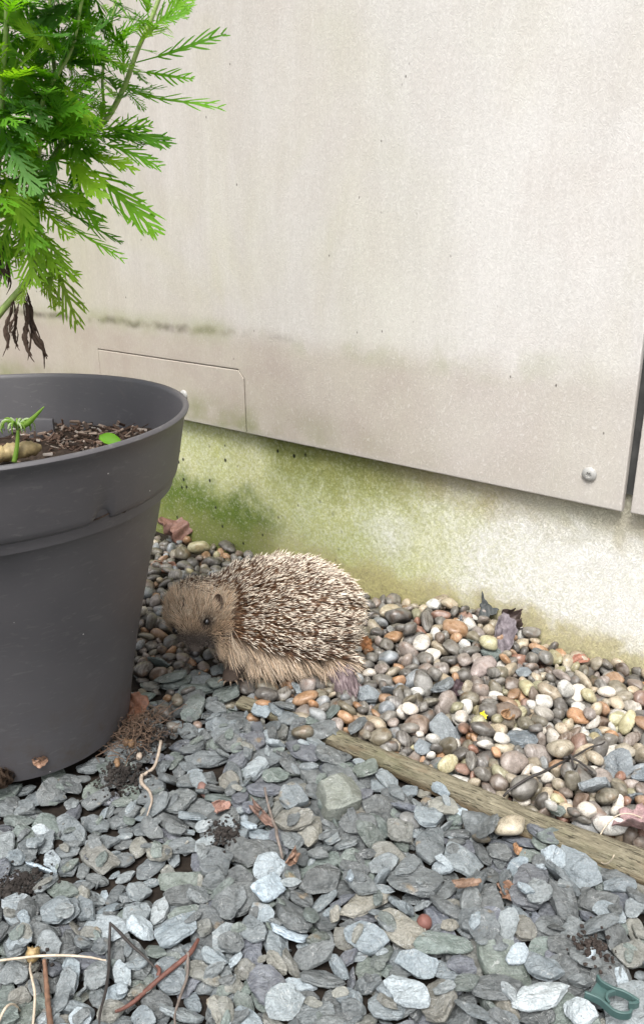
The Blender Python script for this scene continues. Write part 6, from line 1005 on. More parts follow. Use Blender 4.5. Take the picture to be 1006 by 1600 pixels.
def place_stones():
    rnd = random.Random(5)
    jobs = {('s', 0): [], ('s', 1): [], ('p', 0): [], ('p', 1): []}
    for i in range(len(SLOC)):
        chip = i < N_CHIPS
        k = i if chip else i - N_CHIPS
        col = vary(rnd, TINTS[PALETTE[SCOL[i]]])
        in_pebbles = slate_side(SLOC[i][0], SLOC[i][1]) < 0 or SLOC[i][1] > .95
        bed = pebble_bed if in_pebbles else slate_bed
        if k < 300:
            me = (slate_me if chip else pebble_me)[SVAR[i]][0]
            o = bpy.data.objects.new('slate_chip' if chip else 'pebble', me)
            COL.objects.link(o); o.parent = bed
            o.location = SLOC[i]; o.rotation_mode = 'QUATERNION'; o.rotation_quaternion = SQ[i]; o.scale = SSC[i]
            o.color = (*col, 1)
        else:
            jobs[('s' if chip else 'p', int(in_pebbles))].append((SLOC[i], SQ[i], SSC[i], SVAR[i], col, rnd.random()))
    # the beds go on beyond the stones that show: loosely strewn stones to either side
    def strew(n, kind, box, test):
        got = 0
        while got < n:
            x = rnd.uniform(box[0], box[1]); y = rnd.uniform(box[2], box[3])
            if -.46 < x < (.36 if y < .75 else .44) and .30 < y < 1.32: continue
            if x * WALL_N.x + y * WALL_N.y > WALL_D - .005 or not test(x, y): continue
            if math.hypot(x + .331, y - .756) < .16: continue
            L = rnd.uniform(.011, .023) if kind == 's' else rnd.uniform(.008, .015)
            q = Quaternion((0, 0, 1), rnd.uniform(0, 6.28)) @ Quaternion((1, 0, 0), rnd.gauss(0, .3))
            pal = '0001112334456' if kind == 's' else 'kkgggppbBooccwwyS'
            jobs[(kind, 0 if kind == 's' else 1)].append((np.array((x, y, float(terrain(x, y)) + rnd.uniform(-.016, -.006))), np.array(q), -np.array((L, L, L)), rnd.randrange(N_SLATE if kind == 's' else N_PEBBLE), vary(rnd, TINTS[rnd.choice(pal)]), rnd.random()))
            got += 1
    strew(1500, 's', (-1.1, .95, -.35, 1.2), lambda x, y: slate_side(x, y) > .01)
    strew(1300, 'p', (-1.1, 1.0, .1, 2.0), lambda x, y: slate_side(x, y) < -.02)
    # grit and splinters between the stones, mostly dark to paint shade into the gaps
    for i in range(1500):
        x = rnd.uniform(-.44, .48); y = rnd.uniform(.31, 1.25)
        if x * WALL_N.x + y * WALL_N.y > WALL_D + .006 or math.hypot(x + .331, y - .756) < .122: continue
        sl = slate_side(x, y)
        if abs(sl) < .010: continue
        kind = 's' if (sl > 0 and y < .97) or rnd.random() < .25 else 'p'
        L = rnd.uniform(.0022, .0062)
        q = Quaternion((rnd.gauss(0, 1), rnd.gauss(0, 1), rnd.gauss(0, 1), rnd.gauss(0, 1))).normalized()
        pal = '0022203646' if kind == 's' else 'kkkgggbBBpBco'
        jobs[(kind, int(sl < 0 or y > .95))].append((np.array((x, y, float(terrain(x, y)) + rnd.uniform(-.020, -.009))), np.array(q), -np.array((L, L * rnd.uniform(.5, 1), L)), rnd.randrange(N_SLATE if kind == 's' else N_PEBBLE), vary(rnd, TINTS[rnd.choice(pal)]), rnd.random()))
    # a few stones that have come to lie on the timber edging
    ld = LOG_B - LOG_A; yaw0 = math.atan2(ld.y, ld.x)
    for t, off, kind, L in ((.085, .002, 's', .015), (.120, -.004, 's', .019), (.150, .004, 's', .017), (.185, -.003, 's', .020), (.205, .006, 's', .013), (.135, .008, 'p', .010), (.05, .004, 'p', .010), (.06, -.006, 's', .014), (.42, -.012, 's', .013), (.60, -.013, 's', .016), (.30, .012, 'p', .010)):
        P = LOG_A + ld * t + Vector((-ld.y, ld.x, 0)).normalized() * off
        r = log_r(t); top = -.0015 + P.z + r * .95 * math.sqrt(max(.05, 1 - min(.95, (off / r) ** 2)))
        q = Quaternion((0, 0, 1), yaw0 + rnd.gauss(0, .5)) @ Quaternion((1, 0, 0), -off * 55 + rnd.gauss(0, .08))
        jobs[(kind, 0 if kind == 's' else 1)].append((np.array((P.x, P.y, top + (.0020 if kind == 's' else .0035))), np.array(q), np.array((L, L, L * .9)), rnd.randrange(N_PEBBLE), vary(rnd, TINTS[rnd.choice('0013' if kind == 's' else 'ogc')]), rnd.random()))
    # chips tucked in round the foot of the pot
    for i in range(150):
        a = rnd.uniform(-2.9, .5); d = rnd.uniform(.104, .150)
        L = rnd.uniform(.009, .019)
        q = Quaternion((0, 0, 1), rnd.uniform(0, 6.28)) @ Quaternion((1, 0, 0), rnd.gauss(0, .25))
        x, y = -.331 + d * math.cos(a), .756 + d * math.sin(a)
        jobs[('s', 0)].append((np.array((x, y, rnd.uniform(-.016, -.009) - (.004 if d < .112 else 0))), np.array(q), np.array((L, L, L * .8)), rnd.randrange(N_SLATE), vary(rnd, TINTS[rnd.choice('000223')]), rnd.random()))
    # the lower layer filling the gaps between the top stones; gap shade put into its dark colours
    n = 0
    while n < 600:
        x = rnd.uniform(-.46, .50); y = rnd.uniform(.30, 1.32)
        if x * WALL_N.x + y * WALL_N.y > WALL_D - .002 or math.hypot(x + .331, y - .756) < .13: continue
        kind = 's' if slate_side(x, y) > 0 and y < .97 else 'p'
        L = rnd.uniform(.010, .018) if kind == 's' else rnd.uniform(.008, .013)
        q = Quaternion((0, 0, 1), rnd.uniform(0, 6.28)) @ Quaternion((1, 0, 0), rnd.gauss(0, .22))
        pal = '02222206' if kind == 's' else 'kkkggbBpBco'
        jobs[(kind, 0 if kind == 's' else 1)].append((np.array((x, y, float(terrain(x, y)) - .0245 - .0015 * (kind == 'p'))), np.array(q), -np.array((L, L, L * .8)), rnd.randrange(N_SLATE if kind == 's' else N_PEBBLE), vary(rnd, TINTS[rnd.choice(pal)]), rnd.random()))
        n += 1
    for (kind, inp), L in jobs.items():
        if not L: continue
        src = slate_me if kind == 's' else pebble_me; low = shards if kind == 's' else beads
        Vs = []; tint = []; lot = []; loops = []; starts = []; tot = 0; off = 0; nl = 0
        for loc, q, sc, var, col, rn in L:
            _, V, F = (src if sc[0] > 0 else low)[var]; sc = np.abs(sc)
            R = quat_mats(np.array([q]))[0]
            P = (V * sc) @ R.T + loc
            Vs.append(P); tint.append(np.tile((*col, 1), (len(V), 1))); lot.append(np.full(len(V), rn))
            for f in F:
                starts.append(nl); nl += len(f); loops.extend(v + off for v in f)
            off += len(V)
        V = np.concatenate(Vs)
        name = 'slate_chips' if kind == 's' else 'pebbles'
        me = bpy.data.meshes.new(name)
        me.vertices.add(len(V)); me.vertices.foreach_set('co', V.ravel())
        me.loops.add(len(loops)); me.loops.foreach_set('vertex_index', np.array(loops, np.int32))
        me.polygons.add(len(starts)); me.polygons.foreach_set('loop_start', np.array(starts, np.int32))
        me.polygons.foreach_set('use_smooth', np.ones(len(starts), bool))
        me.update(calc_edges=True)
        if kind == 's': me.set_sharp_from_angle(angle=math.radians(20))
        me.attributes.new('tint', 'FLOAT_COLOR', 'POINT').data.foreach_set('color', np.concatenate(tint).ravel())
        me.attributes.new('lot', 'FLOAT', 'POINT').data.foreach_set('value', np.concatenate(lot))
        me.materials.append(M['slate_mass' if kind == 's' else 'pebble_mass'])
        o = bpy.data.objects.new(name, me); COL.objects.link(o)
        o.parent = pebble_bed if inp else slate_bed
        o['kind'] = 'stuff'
place_stones()

# ------------------------------------------------------------------ the house wall
wall = empty('house_wall', (0, 0, 0), -YAW)
tag(wall, 'house wall of pale weathered cement boards above a mossy white rendered plinth', 'wall')
def prism(poly, y0, y1, bev=.0):
    """polygon in the wall's own (along, up) plane, extruded from its face y0 back to y1; outer arris eased by bev"""
    n = len(poly); V = []; cx = sum(p[0] for p in poly) / n; cz = sum(p[1] for p in poly) / n
    def inset(d):
        out = []
        for i in range(n):
            a, b, c = Vector(poly[i - 1]), Vector(poly[i]), Vector(poly[(i + 1) % n])
            e1 = (b - a).normalized(); e2 = (c - b).normalized()
            n1 = Vector((-e1.y, e1.x)); n2 = Vector((-e2.y, e2.x))
            k = (n1 + n2); k = k / max(.3, k.dot(n1)) if k.length > 1e-6 else n1
            out.append(b + k * d)
        return out
    rings = [(inset(bev), y0), (poly, y0 + bev), (poly, y1)] if bev else [(poly, y0), (poly, y1)]
    for pl, y in rings:
        for p in pl: V.append((p[0], y, p[1]))
    m = len(rings)
    F = [tuple(range(n))]
    for k in range(m - 1):
        for i in range(n): F.append((k * n + i, (k + 1) * n + i, (k + 1) * n + (i + 1) % n, k * n + (i + 1) % n))
    F.append(tuple(reversed(range((m - 1) * n, m * n))))
    return V, F
PY0 = WALL_D                      # cladding face
B0, TOPZ = .196, 2.7
# the main board is cut out for the hatch in its lower edge
hs0, hs1, hz = -1.225, -.8635, .2945
cut = .0014
sa = wall_at(970.5, 799.5); sb = wall_at(1006, 520.5)
slope = (sb[0] - sa[0]) / (sb[1] - sa[1])
e0 = sa[0]; e1 = sa[0] + slope * (.9 - B0)
main = [(-2.1, B0), (hs0 - cut, B0), (hs0 - cut, hz + cut), (hs1 - .011, hz + cut), (hs1 + cut, hz - .012), (hs1 + cut, B0), (e0, B0), (e1, .9), (e1, TOPZ), (-2.1, TOPZ)]
def concave(poly, y0, y1, name, bev=.0016):
    bm = bmesh.new()
    vs = [bm.verts.new((p[0], y0, p[1])) for p in poly]
    f = bm.faces.new(vs)
    r = bmesh.ops.extrude_face_region(bm, geom=[f])
    nv = [g for g in r['geom'] if isinstance(g, bmesh.types.BMVert)]
    for v in nv: v.co.y = y1
    bmesh.ops.recalc_face_normals(bm, faces=bm.faces)
    fr = [e for e in bm.edges if all(abs(v.co.y - y0) < 1e-6 for v in e.verts)]
    bmesh.ops.bevel(bm, geom=fr, offset=bev, segments=2, affect='EDGES', profile=.6)
    bmesh.ops.triangulate(bm, faces=[q for q in bm.faces if len(q.verts) > 4])
    me = bpy.data.meshes.new(name); bm.to_mesh(me); bm.free()
    me.materials.append(M['board'])
    o = bpy.data.objects.new(name, me); COL.objects.link(o); o.parent = wall
    return o
board = concave(main, PY0, PY0 + .009, 'cladding_panel')
g0 = .0085
right = [(e0 + g0 + .0015, B0 + .001), (e0 + 1.8, B0 + .001), (e0 + 1.8, TOPZ), (e1 + g0 + .005, TOPZ), (e1 + g0 + .005, .9)]
board2 = concave(right, PY0, PY0 + .009, 'cladding_panel')
board3 = concave([(-3.9, B0), (-2.109, B0), (-2.109, TOPZ), (-3.9, TOPZ)], PY0, PY0 + .009, 'cladding_panel')
hatch = concave([(hs0, B0 + .0006), (hs1, B0 + .0006), (hs1, hz - .012), (hs1 - .011, hz), (hs0, hz)], PY0 - .0006, PY0 + .008, 'access_hatch', .0012)
hatch.parent = board
def lathe(profile, seg, axis='Z', close=False):
    V = []; F = []
    for r, h in profile:
        for i in range(seg):
            a = 2 * PI * i / seg
            V.append((r * math.cos(a), r * math.sin(a), h) if axis == 'Z' else (r * math.cos(a), -h, r * math.sin(a)))
    m = len(profile)
    for k in range(m - 1):
        for i in range(seg):
            q = (k * seg + i, k * seg + (i + 1) % seg, (k + 1) * seg + (i + 1) % seg, (k + 1) * seg + i)
            F.append(q if axis == 'Z' else q)
    return V, F
def bolt(parent, s, z):
    # low dome head with a star recess, on a washer-like flange
    prof = [(.0085, .0), (.0088, .0014), (.0084, .0022), (.0066, .0032), (.0064, .0034), (.0040, .0042), (.0036, .0042), (.0030, .0026), (.0003, .0024)]
    V, F = lathe(prof, 30, 'Y')
    for k in (6, 7):
        for i in range(30):
            a = 2 * PI * i / 30; r = (.0031 if k == 6 else .0026) * (1 + .22 * math.cos(6 * a)); h = prof[k][1]
            V[k * 30 + i] = (r * math.cos(a), -h, r * math.sin(a))
    F.append(tuple(range(8 * 30, 9 * 30)))
    o = mesh_obj('bolt', V, F, M['zinc'], parent, True, 40)
    o.location = (s, PY0, z)
    return o
bs, bz = wall_at(921, 741)
bolt(board, bs, bz)
bs2, bz2 = wall_at(288, 617)
bolt(board, bs2, bz2)
bolt(board2, e0 + .055, bz)
bolt(board, -1.7, bz2); bolt(board, -1.7, .85); bolt(board, -1.0, .95); bolt(board2, .45, bz); bolt(board3, -2.3, bz2)
# plinth, and the dark battens behind the joints
V, F = prism([(-3.9, -.3), (e0 + 1.8, -.3), (e0 + 1.8, .27), (-3.9, .27)], PY0 + .015, PY0 + .2)
mesh_obj('plinth', V, F, M['render'], wall, False)
V, F = prism([(-3.9, .272), (e0 + 1.8, .272), (e0 + 1.8, TOPZ), (-3.9, TOPZ)], PY0 + .022, PY0 + .2)
mesh_obj('backing_wall', V, F, M['dark_gap'], wall, False)
for s, nm in ((e0 + .004, 'batten'), (-2.105, 'batten')):
    V, F = prism([(s - .02, .215), (s + .02, .215), (s + .055, .9), (s + .055, TOPZ), (s + .015, TOPZ), (s + .015, .9)], PY0 + .0105, PY0 + .0148)
    mesh_obj(nm, V, F, M['dark_gap'], wall, False)
# ------------------------------------------------------------------ tubes and leaves
def smooth_path(pts, n):
    P = [Vector(p) for p in pts]
    if len(P) < 3:
        return [P[0].lerp(P[-1], i / (n - 1)) for i in range(n)]
    out = []
    m = len(P) - 1
    for i in range(n):
        t = i / (n - 1) * m; k = min(int(t), m - 1); f = t - k
        a, b, c, d = P[max(k - 1, 0)], P[k], P[k + 1], P[min(k + 2, m)]
        out.append(.5 * ((2 * b) + (c - a) * f + (2 * a - 5 * b + 4 * c - d) * f * f + (3 * b - a - 3 * c + d) * f ** 3))
    return out
def tube(pts, radii, seg=8, n=None, rough=0, seed=0):
    rr = random.Random(seed)
    n = n or len(pts) * 4
    C = smooth_path(pts, n)
    V = []; F = []
    up = Vector((.13, .21, .97))
    for i, c in enumerate(C):
        t = (C[min(i + 1, n - 1)] - C[max(i - 1, 0)]).normalized()
        s = t.cross(up)
        s = s.normalized() if s.length > 1e-4 else t.orthogonal().normalized()
        u = s.cross(t)
        f = i / (n - 1) * (len(radii) - 1); k = min(int(f), len(radii) - 2) if len(radii) > 1 else 0
        r = radii[k] + (radii[k + 1] - radii[k]) * (f - k) if len(radii) > 1 else radii[0]
        for j in range(seg):
            a = 2 * PI * j / seg
            q = r * (1 + (rr.uniform(-rough, rough) if rough else 0))
            V.append(c + s * q * math.cos(a) + u * q * math.sin(a))
    for i in range(n - 1):
        for j in range(seg):
            F.append((i * seg + j, i * seg + (j + 1) % seg, (i + 1) * seg + (j + 1) % seg, (i + 1) * seg + j))
    F.append(tuple(reversed(range(seg)))); F.append(tuple(range((n - 1) * seg, n * seg)))
    return V, F
def join(*parts):
    V = []; F = []
    for v, f in parts:
        o = len(V); V += [tuple(q) for q in v]; F += [tuple(i + o for i in g) for g in f]
    return V, F

def pinnate_leaf(seed, lobes=9, spread=.26, blade=1.0, droop=.22, curl=.3, toothy=True):
    """a deeply cut leaf: narrow midrib blade with forward-pointing toothed fingers; length 1 along x"""
    r = random.Random(9000 + seed)
    V = []; F = []
    ph = r.uniform(0, 6); side = r.uniform(-.07, .07)
    def bend(x, y, z=0):
        return (x, y + side * x * x, z - droop * x * x + curl * .35 * abs(y) + .02 * math.sin(5 * x + ph))
    def ribbon(pts):
        o = len(V)
        for x0, y0, x1, y1, z in pts:
            V.append(bend(x0, y0, z)); V.append(bend(x1, y1, z))
        for i in range(len(pts) - 1):
            a = o + 2 * i
            F.append((a, a + 1, a + 3, a + 2))
    prof = []
    n = 9
    for i in range(n + 1):
        t = i / n
        w = (.010 + .022 * blade * math.sin(PI * min(1, max(0, (t - .22) / .78)) ** .8) ) if t < 1 else .008
        prof.append((t, -w, t, w, 0))
    ribbon(prof)
    for k in range(lobes):
        t = .26 + .68 * (k / (lobes - 1)) + r.uniform(-.02, .02)
        ln = spread * (math.sin(PI * (.20 + .72 * (k / (lobes - 1)))) ** .8) * r.uniform(.8, 1.15)
        for s in (-1, 1):
            a = math.radians(r.uniform(34, 50)) * (1 - .25 * t)
            w = .0125 * (.6 + .4 * blade) * r.uniform(.9, 1.25)
            dx, dy = math.cos(a), math.sin(a) * s
            nx, ny = -dy, dx
            x0, y0 = t + r.uniform(-.015, .015), .010 * s
            lift = r.uniform(-.03, .05)
            pts = []
            for f, ww in ((0, 1.25), (.3, 1.0), (.6, 1.15), (.85, .8), (1, .12)):
                cx = x0 + dx * ln * f + .10 * ln * f * f; cy = y0 + dy * ln * f - .06 * ln * s * f * f
                pts.append((cx + nx * w * ww, cy + ny * w * ww, cx - nx * w * ww, cy - ny * w * ww, .0015 + lift * f))
            ribbon(pts)
            if toothy and ln > .12:
                for q in range(r.choice((1, 1, 2))):
                    f = r.uniform(.45, .75); e = s * r.choice((1, -1)); aa = a * s + e * math.radians(38)
                    cx = x0 + dx * ln * f; cy = y0 + dy * ln * f; l2 = ln * r.uniform(.28, .4)
                    ex, ey = math.cos(aa), math.sin(aa); mx, my = -ey, ex
                    ribbon([(cx + mx * w * .8, cy + my * w * .8, cx - mx * w * .8, cy - my * w * .8, .003 + lift * f), (cx + ex * l2 * .6 + mx * w * .7, cy + ey * l2 * .6 + my * w * .7, cx + ex * l2 * .6 - mx * w * .7, cy + ey * l2 * .6 - my * w * .7, .003 + lift * f), (cx + ex * l2 + mx * w * .1, cy + ey * l2 + my * w * .1, cx + ex * l2 - mx * w * .1, cy + ey * l2 - my * w * .1, .003 + lift * f)])
    return V, F

def foliage_material(name, tone=None, dead=False, attr=None):
    n = NT(name)
    P = n.coord('Object')
    if attr: tint = n.n('Attribute', attribute_name=attr).outputs['Color']
    elif tone is None: tint = n.n('ObjectInfo').outputs['Color']
    else: tint = (*tone, 1)
    f = n.noise(P, 5 if tone is None else 160, 3, .6)
    col = n.mix(n.rng(f, .3, .7, 0, .5), tint, n.mix(.35, tint, (.16, .20, .03) if not dead else (.03, .02, .012)))
    n.set(color=col, rough=.5 if not dead else .75, spec=.22)
    tr = n.n('BsdfTranslucent'); n.put(tr.inputs[0], n.mix(1, col, (1.5, 1.6, .5) if not dead else (1, .8, .6), 'MULTIPLY'))
    mx = n.n('MixShader'); mx.inputs[0].default_value = .45 if not dead else .15
    n.t.links.new(n.p.outputs[0], mx.inputs[1]); n.t.links.new(tr.outputs[0], mx.inputs[2])
    n.t.links.new(mx.outputs[0], n.out.inputs['Surface'])
    return n.m
M['leaf'] = foliage_material('green_leaf')
M['stem'] = plain('green_stem', (.26, .36, .10), .5, .2, 120, .1)
M['withered'] = foliage_material('withered_leaf', (.075, .050, .037), True)

# ------------------------------------------------------------------ plant pot
def pot_material():
    n = NT('pot_plastic')
    P = n.coord('Object'); x, y, z = n.sep(P)
    big = n.noise(P, 9, 3, .55)
    sc = n.noise(n.scale(P, (70, 70, 260)), 1, 3, .6, .8)
    col = n.mix(n.rng(big, .3, .7), (.064, .061, .066), (.083, .079, .084))
    col = n.mix(n.rng(sc, .58, .74, 0, .34), col, (.16, .155, .15))
    spk = n.math('MULTIPLY', n.rng(n.voro(P, 75), .035, .06, 1, 0), n.rng(n.noise(P, 40, 1), .56, .62))
    col = n.mix(spk, col, (.55, .54, .52))
    mud = n.math('MULTIPLY', n.rng(n.noise(P, 38, 5, .7), .48, .66, 0, .7), n.rng(z, .10, .005))
    col = n.mix(mud, col, (.06, .045, .03))
    haze = n.math('MULTIPLY', n.rng(n.noise(P, 14, 4, .6, .6), .58, .72, 0, .35), n.rng(z, .26, .33))
    col = n.mix(haze, col, (.15, .12, .11))
    n.set(color=col, rough=n.rng(big, .3, .7, .42, .58), spec=.5, normal=n.bump(n.noise(P, 420, 2), .10, .0006))
    return n.m
M['pot'] = pot_material()
POT = Vector((-.331, .756, -.004))
pot = empty('plant_pot', POT)
tag(pot, 'large dark grey plastic plant pot with a wide rim, standing on slate', 'plant pot')
def pot_angle(px, py, z):
    p = ground_at(px, py, z); return math.atan2(p.y - POT.y, p.x - POT.x)
A1, A2 = pot_angle(155, 806, .28), pot_angle(-62, 800, .30)
def pot_mesh():
    prof = [(.010, .004), (.100, .004), (.106, .0), (.112, .003), (.1165, .03), (.1245, .075), (.1335, .115), (.149, .18), (.1615, .228), (.1725, .2755), (.1735, .279), (.1825, .2800), (.1853, .2825), (.1868, .2875), (.1905, .306), (.1950, .329), (.1975, .3420), (.2005, .3440), (.2018, .3470), (.2005, .3495), (.1985, .3500), (.1963, .3488), (.1950, .345), (.1915, .326), (.1860, .300), (.1800, .270), (.1600, .262), (.02, .262)]
    seg = 320; V = []; F = []
    for k, (r, h) in enumerate(prof):
        for i in range(seg):
            a = 2 * PI * i / seg; rr, hh = r, h
            for A, wd, ht in ((A1, .050, .0095), (A2, .055, .0085), (A2 + PI, .055, .0085), (A1 + PI, .055, .0085)):
                d = abs((a - A + PI) % (2 * PI) - PI)
                if d < wd and 11 <= k <= 13: hh += ht * math.sqrt(max(0, 1 - (d / wd) ** 2))
            V.append((rr * math.cos(a), rr * math.sin(a), hh))
    for k in range(len(prof) - 1):
        for i in range(seg):
            F.append((k * seg + i, k * seg + (i + 1) % seg, (k + 1) * seg + (i + 1) % seg, (k + 1) * seg + i))
    return V, F
V, F = pot_mesh()
pot_body = mesh_obj('pot_body', V, F, M['pot'], pot, True, 50)
# compost, heaped at the back, and the chips of wood lying on it
def soil_z(x, y):
    d = np.hypot(x, y)
    return .2865 + .014 * sstep(.08, .17, d) * (.5 + .5 * np.sin(3 * np.arctan2(y, x) + .4)) + .004 * np.sin(90 * x) * np.sin(80 * y) + .004 * np.sin(210 * x + 3) * np.sin(170 * y)
V = []; F = []
nr, na = 26, 80
for k in range(nr):
    rr = .1845 * k / (nr - 1)
    for i in range(na):
        a = 2 * PI * i / na; x, y = rr * math.cos(a), rr * math.sin(a)
        V.append((x, y, float(soil_z(x, y))))
for k in range(nr - 1):
    for i in range(na): F.append((k * na + i, k * na + (i + 1) % na, (k + 1) * na + (i + 1) % na, (k + 1) * na + i))
M['compost'] = plain('compost', (.045, .032, .024), .9, .5, 220, 1.0, .15)
soil = mesh_obj('potting_soil', V, F, M['compost']); soil.location = POT
tag(soil, 'dark crumbly potting compost filling the grey pot', 'soil', None, 'stuff')
def scatter_chips():
    rr = random.Random(31); parts = []
    for i in range(620):
        a = rr.uniform(0, 2 * PI) if i < 260 else rr.gauss(1.05, .33); d = .175 * math.sqrt(rr.random()) if i < 260 else rr.uniform(.10, .178)
        x, y = d * math.cos(a), d * math.sin(a); z = float(soil_z(x, y)) + rr.uniform(0, .010 if i > 260 else .003)
        L = rr.uniform(.003, .012); w = L * rr.uniform(.15, .45)
        q = Quaternion((rr.gauss(0, .3), rr.gauss(0, .3), rr.gauss(0, 1), rr.gauss(0, 1))).normalized().to_matrix()
        vs = [q @ Vector((sx * L, sy * w * (1 - .4 * (sx > 0)), sz * w * .5)) + Vector((x, y, z)) for sx in (-.5, .5) for sy in (-.5, .5) for sz in (-.5, .5)]
        parts.append((vs, [(0, 1, 3, 2), (4, 6, 7, 5), (0, 4, 5, 1), (2, 3, 7, 6), (0, 2, 6, 4), (1, 5, 7, 3)]))
    return join(*parts)
def bits_material():
    n = NT('wood_bits')
    r = n.n('NewGeometry').outputs['Random Per Island']
    col = n.ramp(r, [(0, (.03, .022, .018)), (.35, (.075, .045, .032)), (.62, (.14, .09, .065)), (.85, (.25, .19, .15)), (1, (.42, .38, .34))])
    n.set(color=col, rough=.8, spec=.2); return n.m
M['bits'] = bits_material()
V, F = scatter_chips()
o = mesh_obj('wood_chips', V, F, M['bits'], soil, False); o['kind'] = 'stuff'
# a low grey strip of plastic standing in the compost
P0, P1 = ground_at(-70, 700, .279), ground_at(86, 690, .279)
V = []; F = []
n_ = 24
for i in range(n_):
    t = i / (n_ - 1); p = P0.lerp(P1, t); p.y += .012 * math.sin(PI * t)
    for (dy, z) in ((0, .270), (0, .3035), (.0015, .3055), (.0045, .3055), (.006, .3035), (.006, .270)): V.append((p.x, p.y + dy, z))
for i in range(n_ - 1):
    for k in range(5): F.append((i * 6 + k, (i + 1) * 6 + k, (i + 1) * 6 + k + 1, i * 6 + k + 1))
F.append((5, 4, 3, 2, 1, 0)); F.append(tuple((n_ - 1) * 6 + k for k in range(6)))
_dy = .0
o = mesh_obj('plastic_strip', V, F, M['pot'], None, True, 40)
tag(o, 'low dark grey plastic strip standing upright in the compost of the pot', 'plastic strip')
# shrivelled yellowish bulb, seedling, and a fresh scrap of leaf
M['bulb'] = plain('shrivelled_bulb', (.36, .28, .14), .6, .45, 130, .9)
b0, b1 = ground_at(-40, 728, .292), ground_at(66, 709, .292)
pts = [b0.lerp(b1, i / 9) + Vector((0, 0, .007 + .001 * (i % 2))) for i in range(10)]
V, F = tube(pts, [.003, .0085, .0075, .0095, .008, .0092, .0075, .0085, .007, .002], 14, 46, .10, 4)
tag(mesh_obj('shrivelled_bulb', V, F, M['bulb']), 'knobbly yellowish shrivelled root lying on the compost at the front of the pot', 'root')
M['seedling'] = foliage_material('seedling_green', (.20, .33, .06))
M['silver'] = foliage_material('silvery_bud', (.42, .50, .34))
sd = ground_at(22, 722, .292)
seed = empty('seedling', sd)
tag(seed, 'small green seedling with a silvery curled top growing beside the shrivelled root', 'seedling')
top = depth_at(28, 672, sd.y + .008) - sd
V, F = tube([(0, 0, 0), tuple(top * .5 + Vector((.001, 0, 0))), tuple(top)], [.0026, .0020, .0016], 8, 14)
mesh_obj('stem', V, F, M['seedling'], seed)
rr = random.Random(77)
for i in range(13):
    a = 2 * PI * i / 13 + rr.uniform(-.2, .2); L = rr.uniform(.010, .018)
    d = Vector((math.cos(a), math.sin(a) * .8, 0))
    pts = [top + d * L * f + Vector((0, 0, z * L)) for f, z in ((0, 0), (.35, .55), (.75, .62), (1.0, .25), (.98, -.1))]
    V, F = tube(pts, [.0012, .0013, .0011, .0009, .0003], 5, 12)
    mesh_obj('leaf', V, F, M['silver' if i % 2 else 'seedling'], seed)
V, F = tube([top, top + Vector((.012, 0, .008)), top + Vector((.030, -.002, .024))], [.0014, .0030, .0004], 6, 10)
mesh_obj('leaf', V, F, M['seedling'], seed)
lp = ground_at(172, 688, .300)
V, F = [], []
for i in range(7):
    t = i / 6; w = .0065 * math.sin(PI * min(.98, max(.04, t))) ** .7
    for s in (-1, 0, 1): V.append((-.012 + .026 * t, s * w, .003 * math.sin(PI * t) + .003 * abs(s)))
for i in range(6):
    for k in range(2): F.append((i * 3 + k, i * 3 + k + 1, i * 3 + 4 + k, i * 3 + 3 + k))
M['fresh'] = foliage_material('fresh_scrap', (.16, .40, .03))
o = mesh_obj('leaf_scrap', V, F, M['fresh']); o.location = lp; o.rotation_euler = (.9, .2, -.2)
tag(o, 'bright green torn scrap of leaf lying against the inside of the pot rim', 'leaf')

# ------------------------------------------------------------------ feathery plant leaning out of the pot
plant = empty('leafy_plant', (POT.x - .06, POT.y + .01, .285))
tag(plant, 'tall bright green plant with deeply cut feathery leaves growing from the grey pot', 'plant')
PO = Vector(plant.location)
def stem_path(pix):
    return [depth_at(x, y, d) - PO for x, y, d in pix]
STEMS = [
    ([(-95, 668, .765), (-62, 575, .768), (0, 489, .775), (47, 432, .78), (55, 395, .782), (40, 362, .782), (34, 325, .785), (62, 284, .79), (95, 228, .80), (127, 212, .81), (165, 187, .82), (194, 135, .83), (214, 80, .835), (236, 30, .84), (262, -40, .85)], [.0036, .0034, .0033, .0032, .0030, .0027, .0026, .0025, .0024, .0021, .0018]),
    ([(95, 228, .80), (90, 180, .80), (87, 139, .80), (83, 80, .80), (78, 10, .80), (82, -60, .80)], [.0022, .0018, .0014]),
    ([(-30, 522, .77), (-14, 420, .765), (-6, 300, .755), (2, 200, .75), (4, 130, .75), (10, 30, .75), (8, -60, .75)], [.0028, .0024, .0018]),
    ([(34, 325, .785), (60, 250, .765), (66, 160, .76), (110, 80, .765), (128, 0, .77), (140, -50, .77)], [.0020, .0016, .0011]),
    ([(-95, 560, .80), (-80, 400, .81), (-40, 260, .82), (-25, 120, .83), (-40, -40, .84)], [.003, .0024, .0018]),
    ([(165, 187, .82), (160, 120, .845), (170, 60, .86), (185, -30, .87)], [.0016, .0013, .001]),
]
stems = []
for pix, rad in STEMS:
    P = stem_path(pix); V, F = tube(P, rad, 8, 60)
    mesh_obj('stem', V, F, M['stem'], plant)
    stems.append(smooth_path(P, 90))
LEAFM = []
for i in range(12):
    V, F = pinnate_leaf(i, 8 + i % 3, .29 + .06 * (i % 4) / 3, .8 + .45 * (i % 3), .10 + .10 * (i % 4), .3)
    me = bpy.data.meshes.new('leaf'); me.from_pydata(V, [], F); me.update(); me.polygons.foreach_set('use_smooth', [True] * len(F)); me.materials.append(M['leaf'])
    LEAFM.append(me)
V, F = pinnate_leaf(50, 8, .20, .75, .10, .1, False)
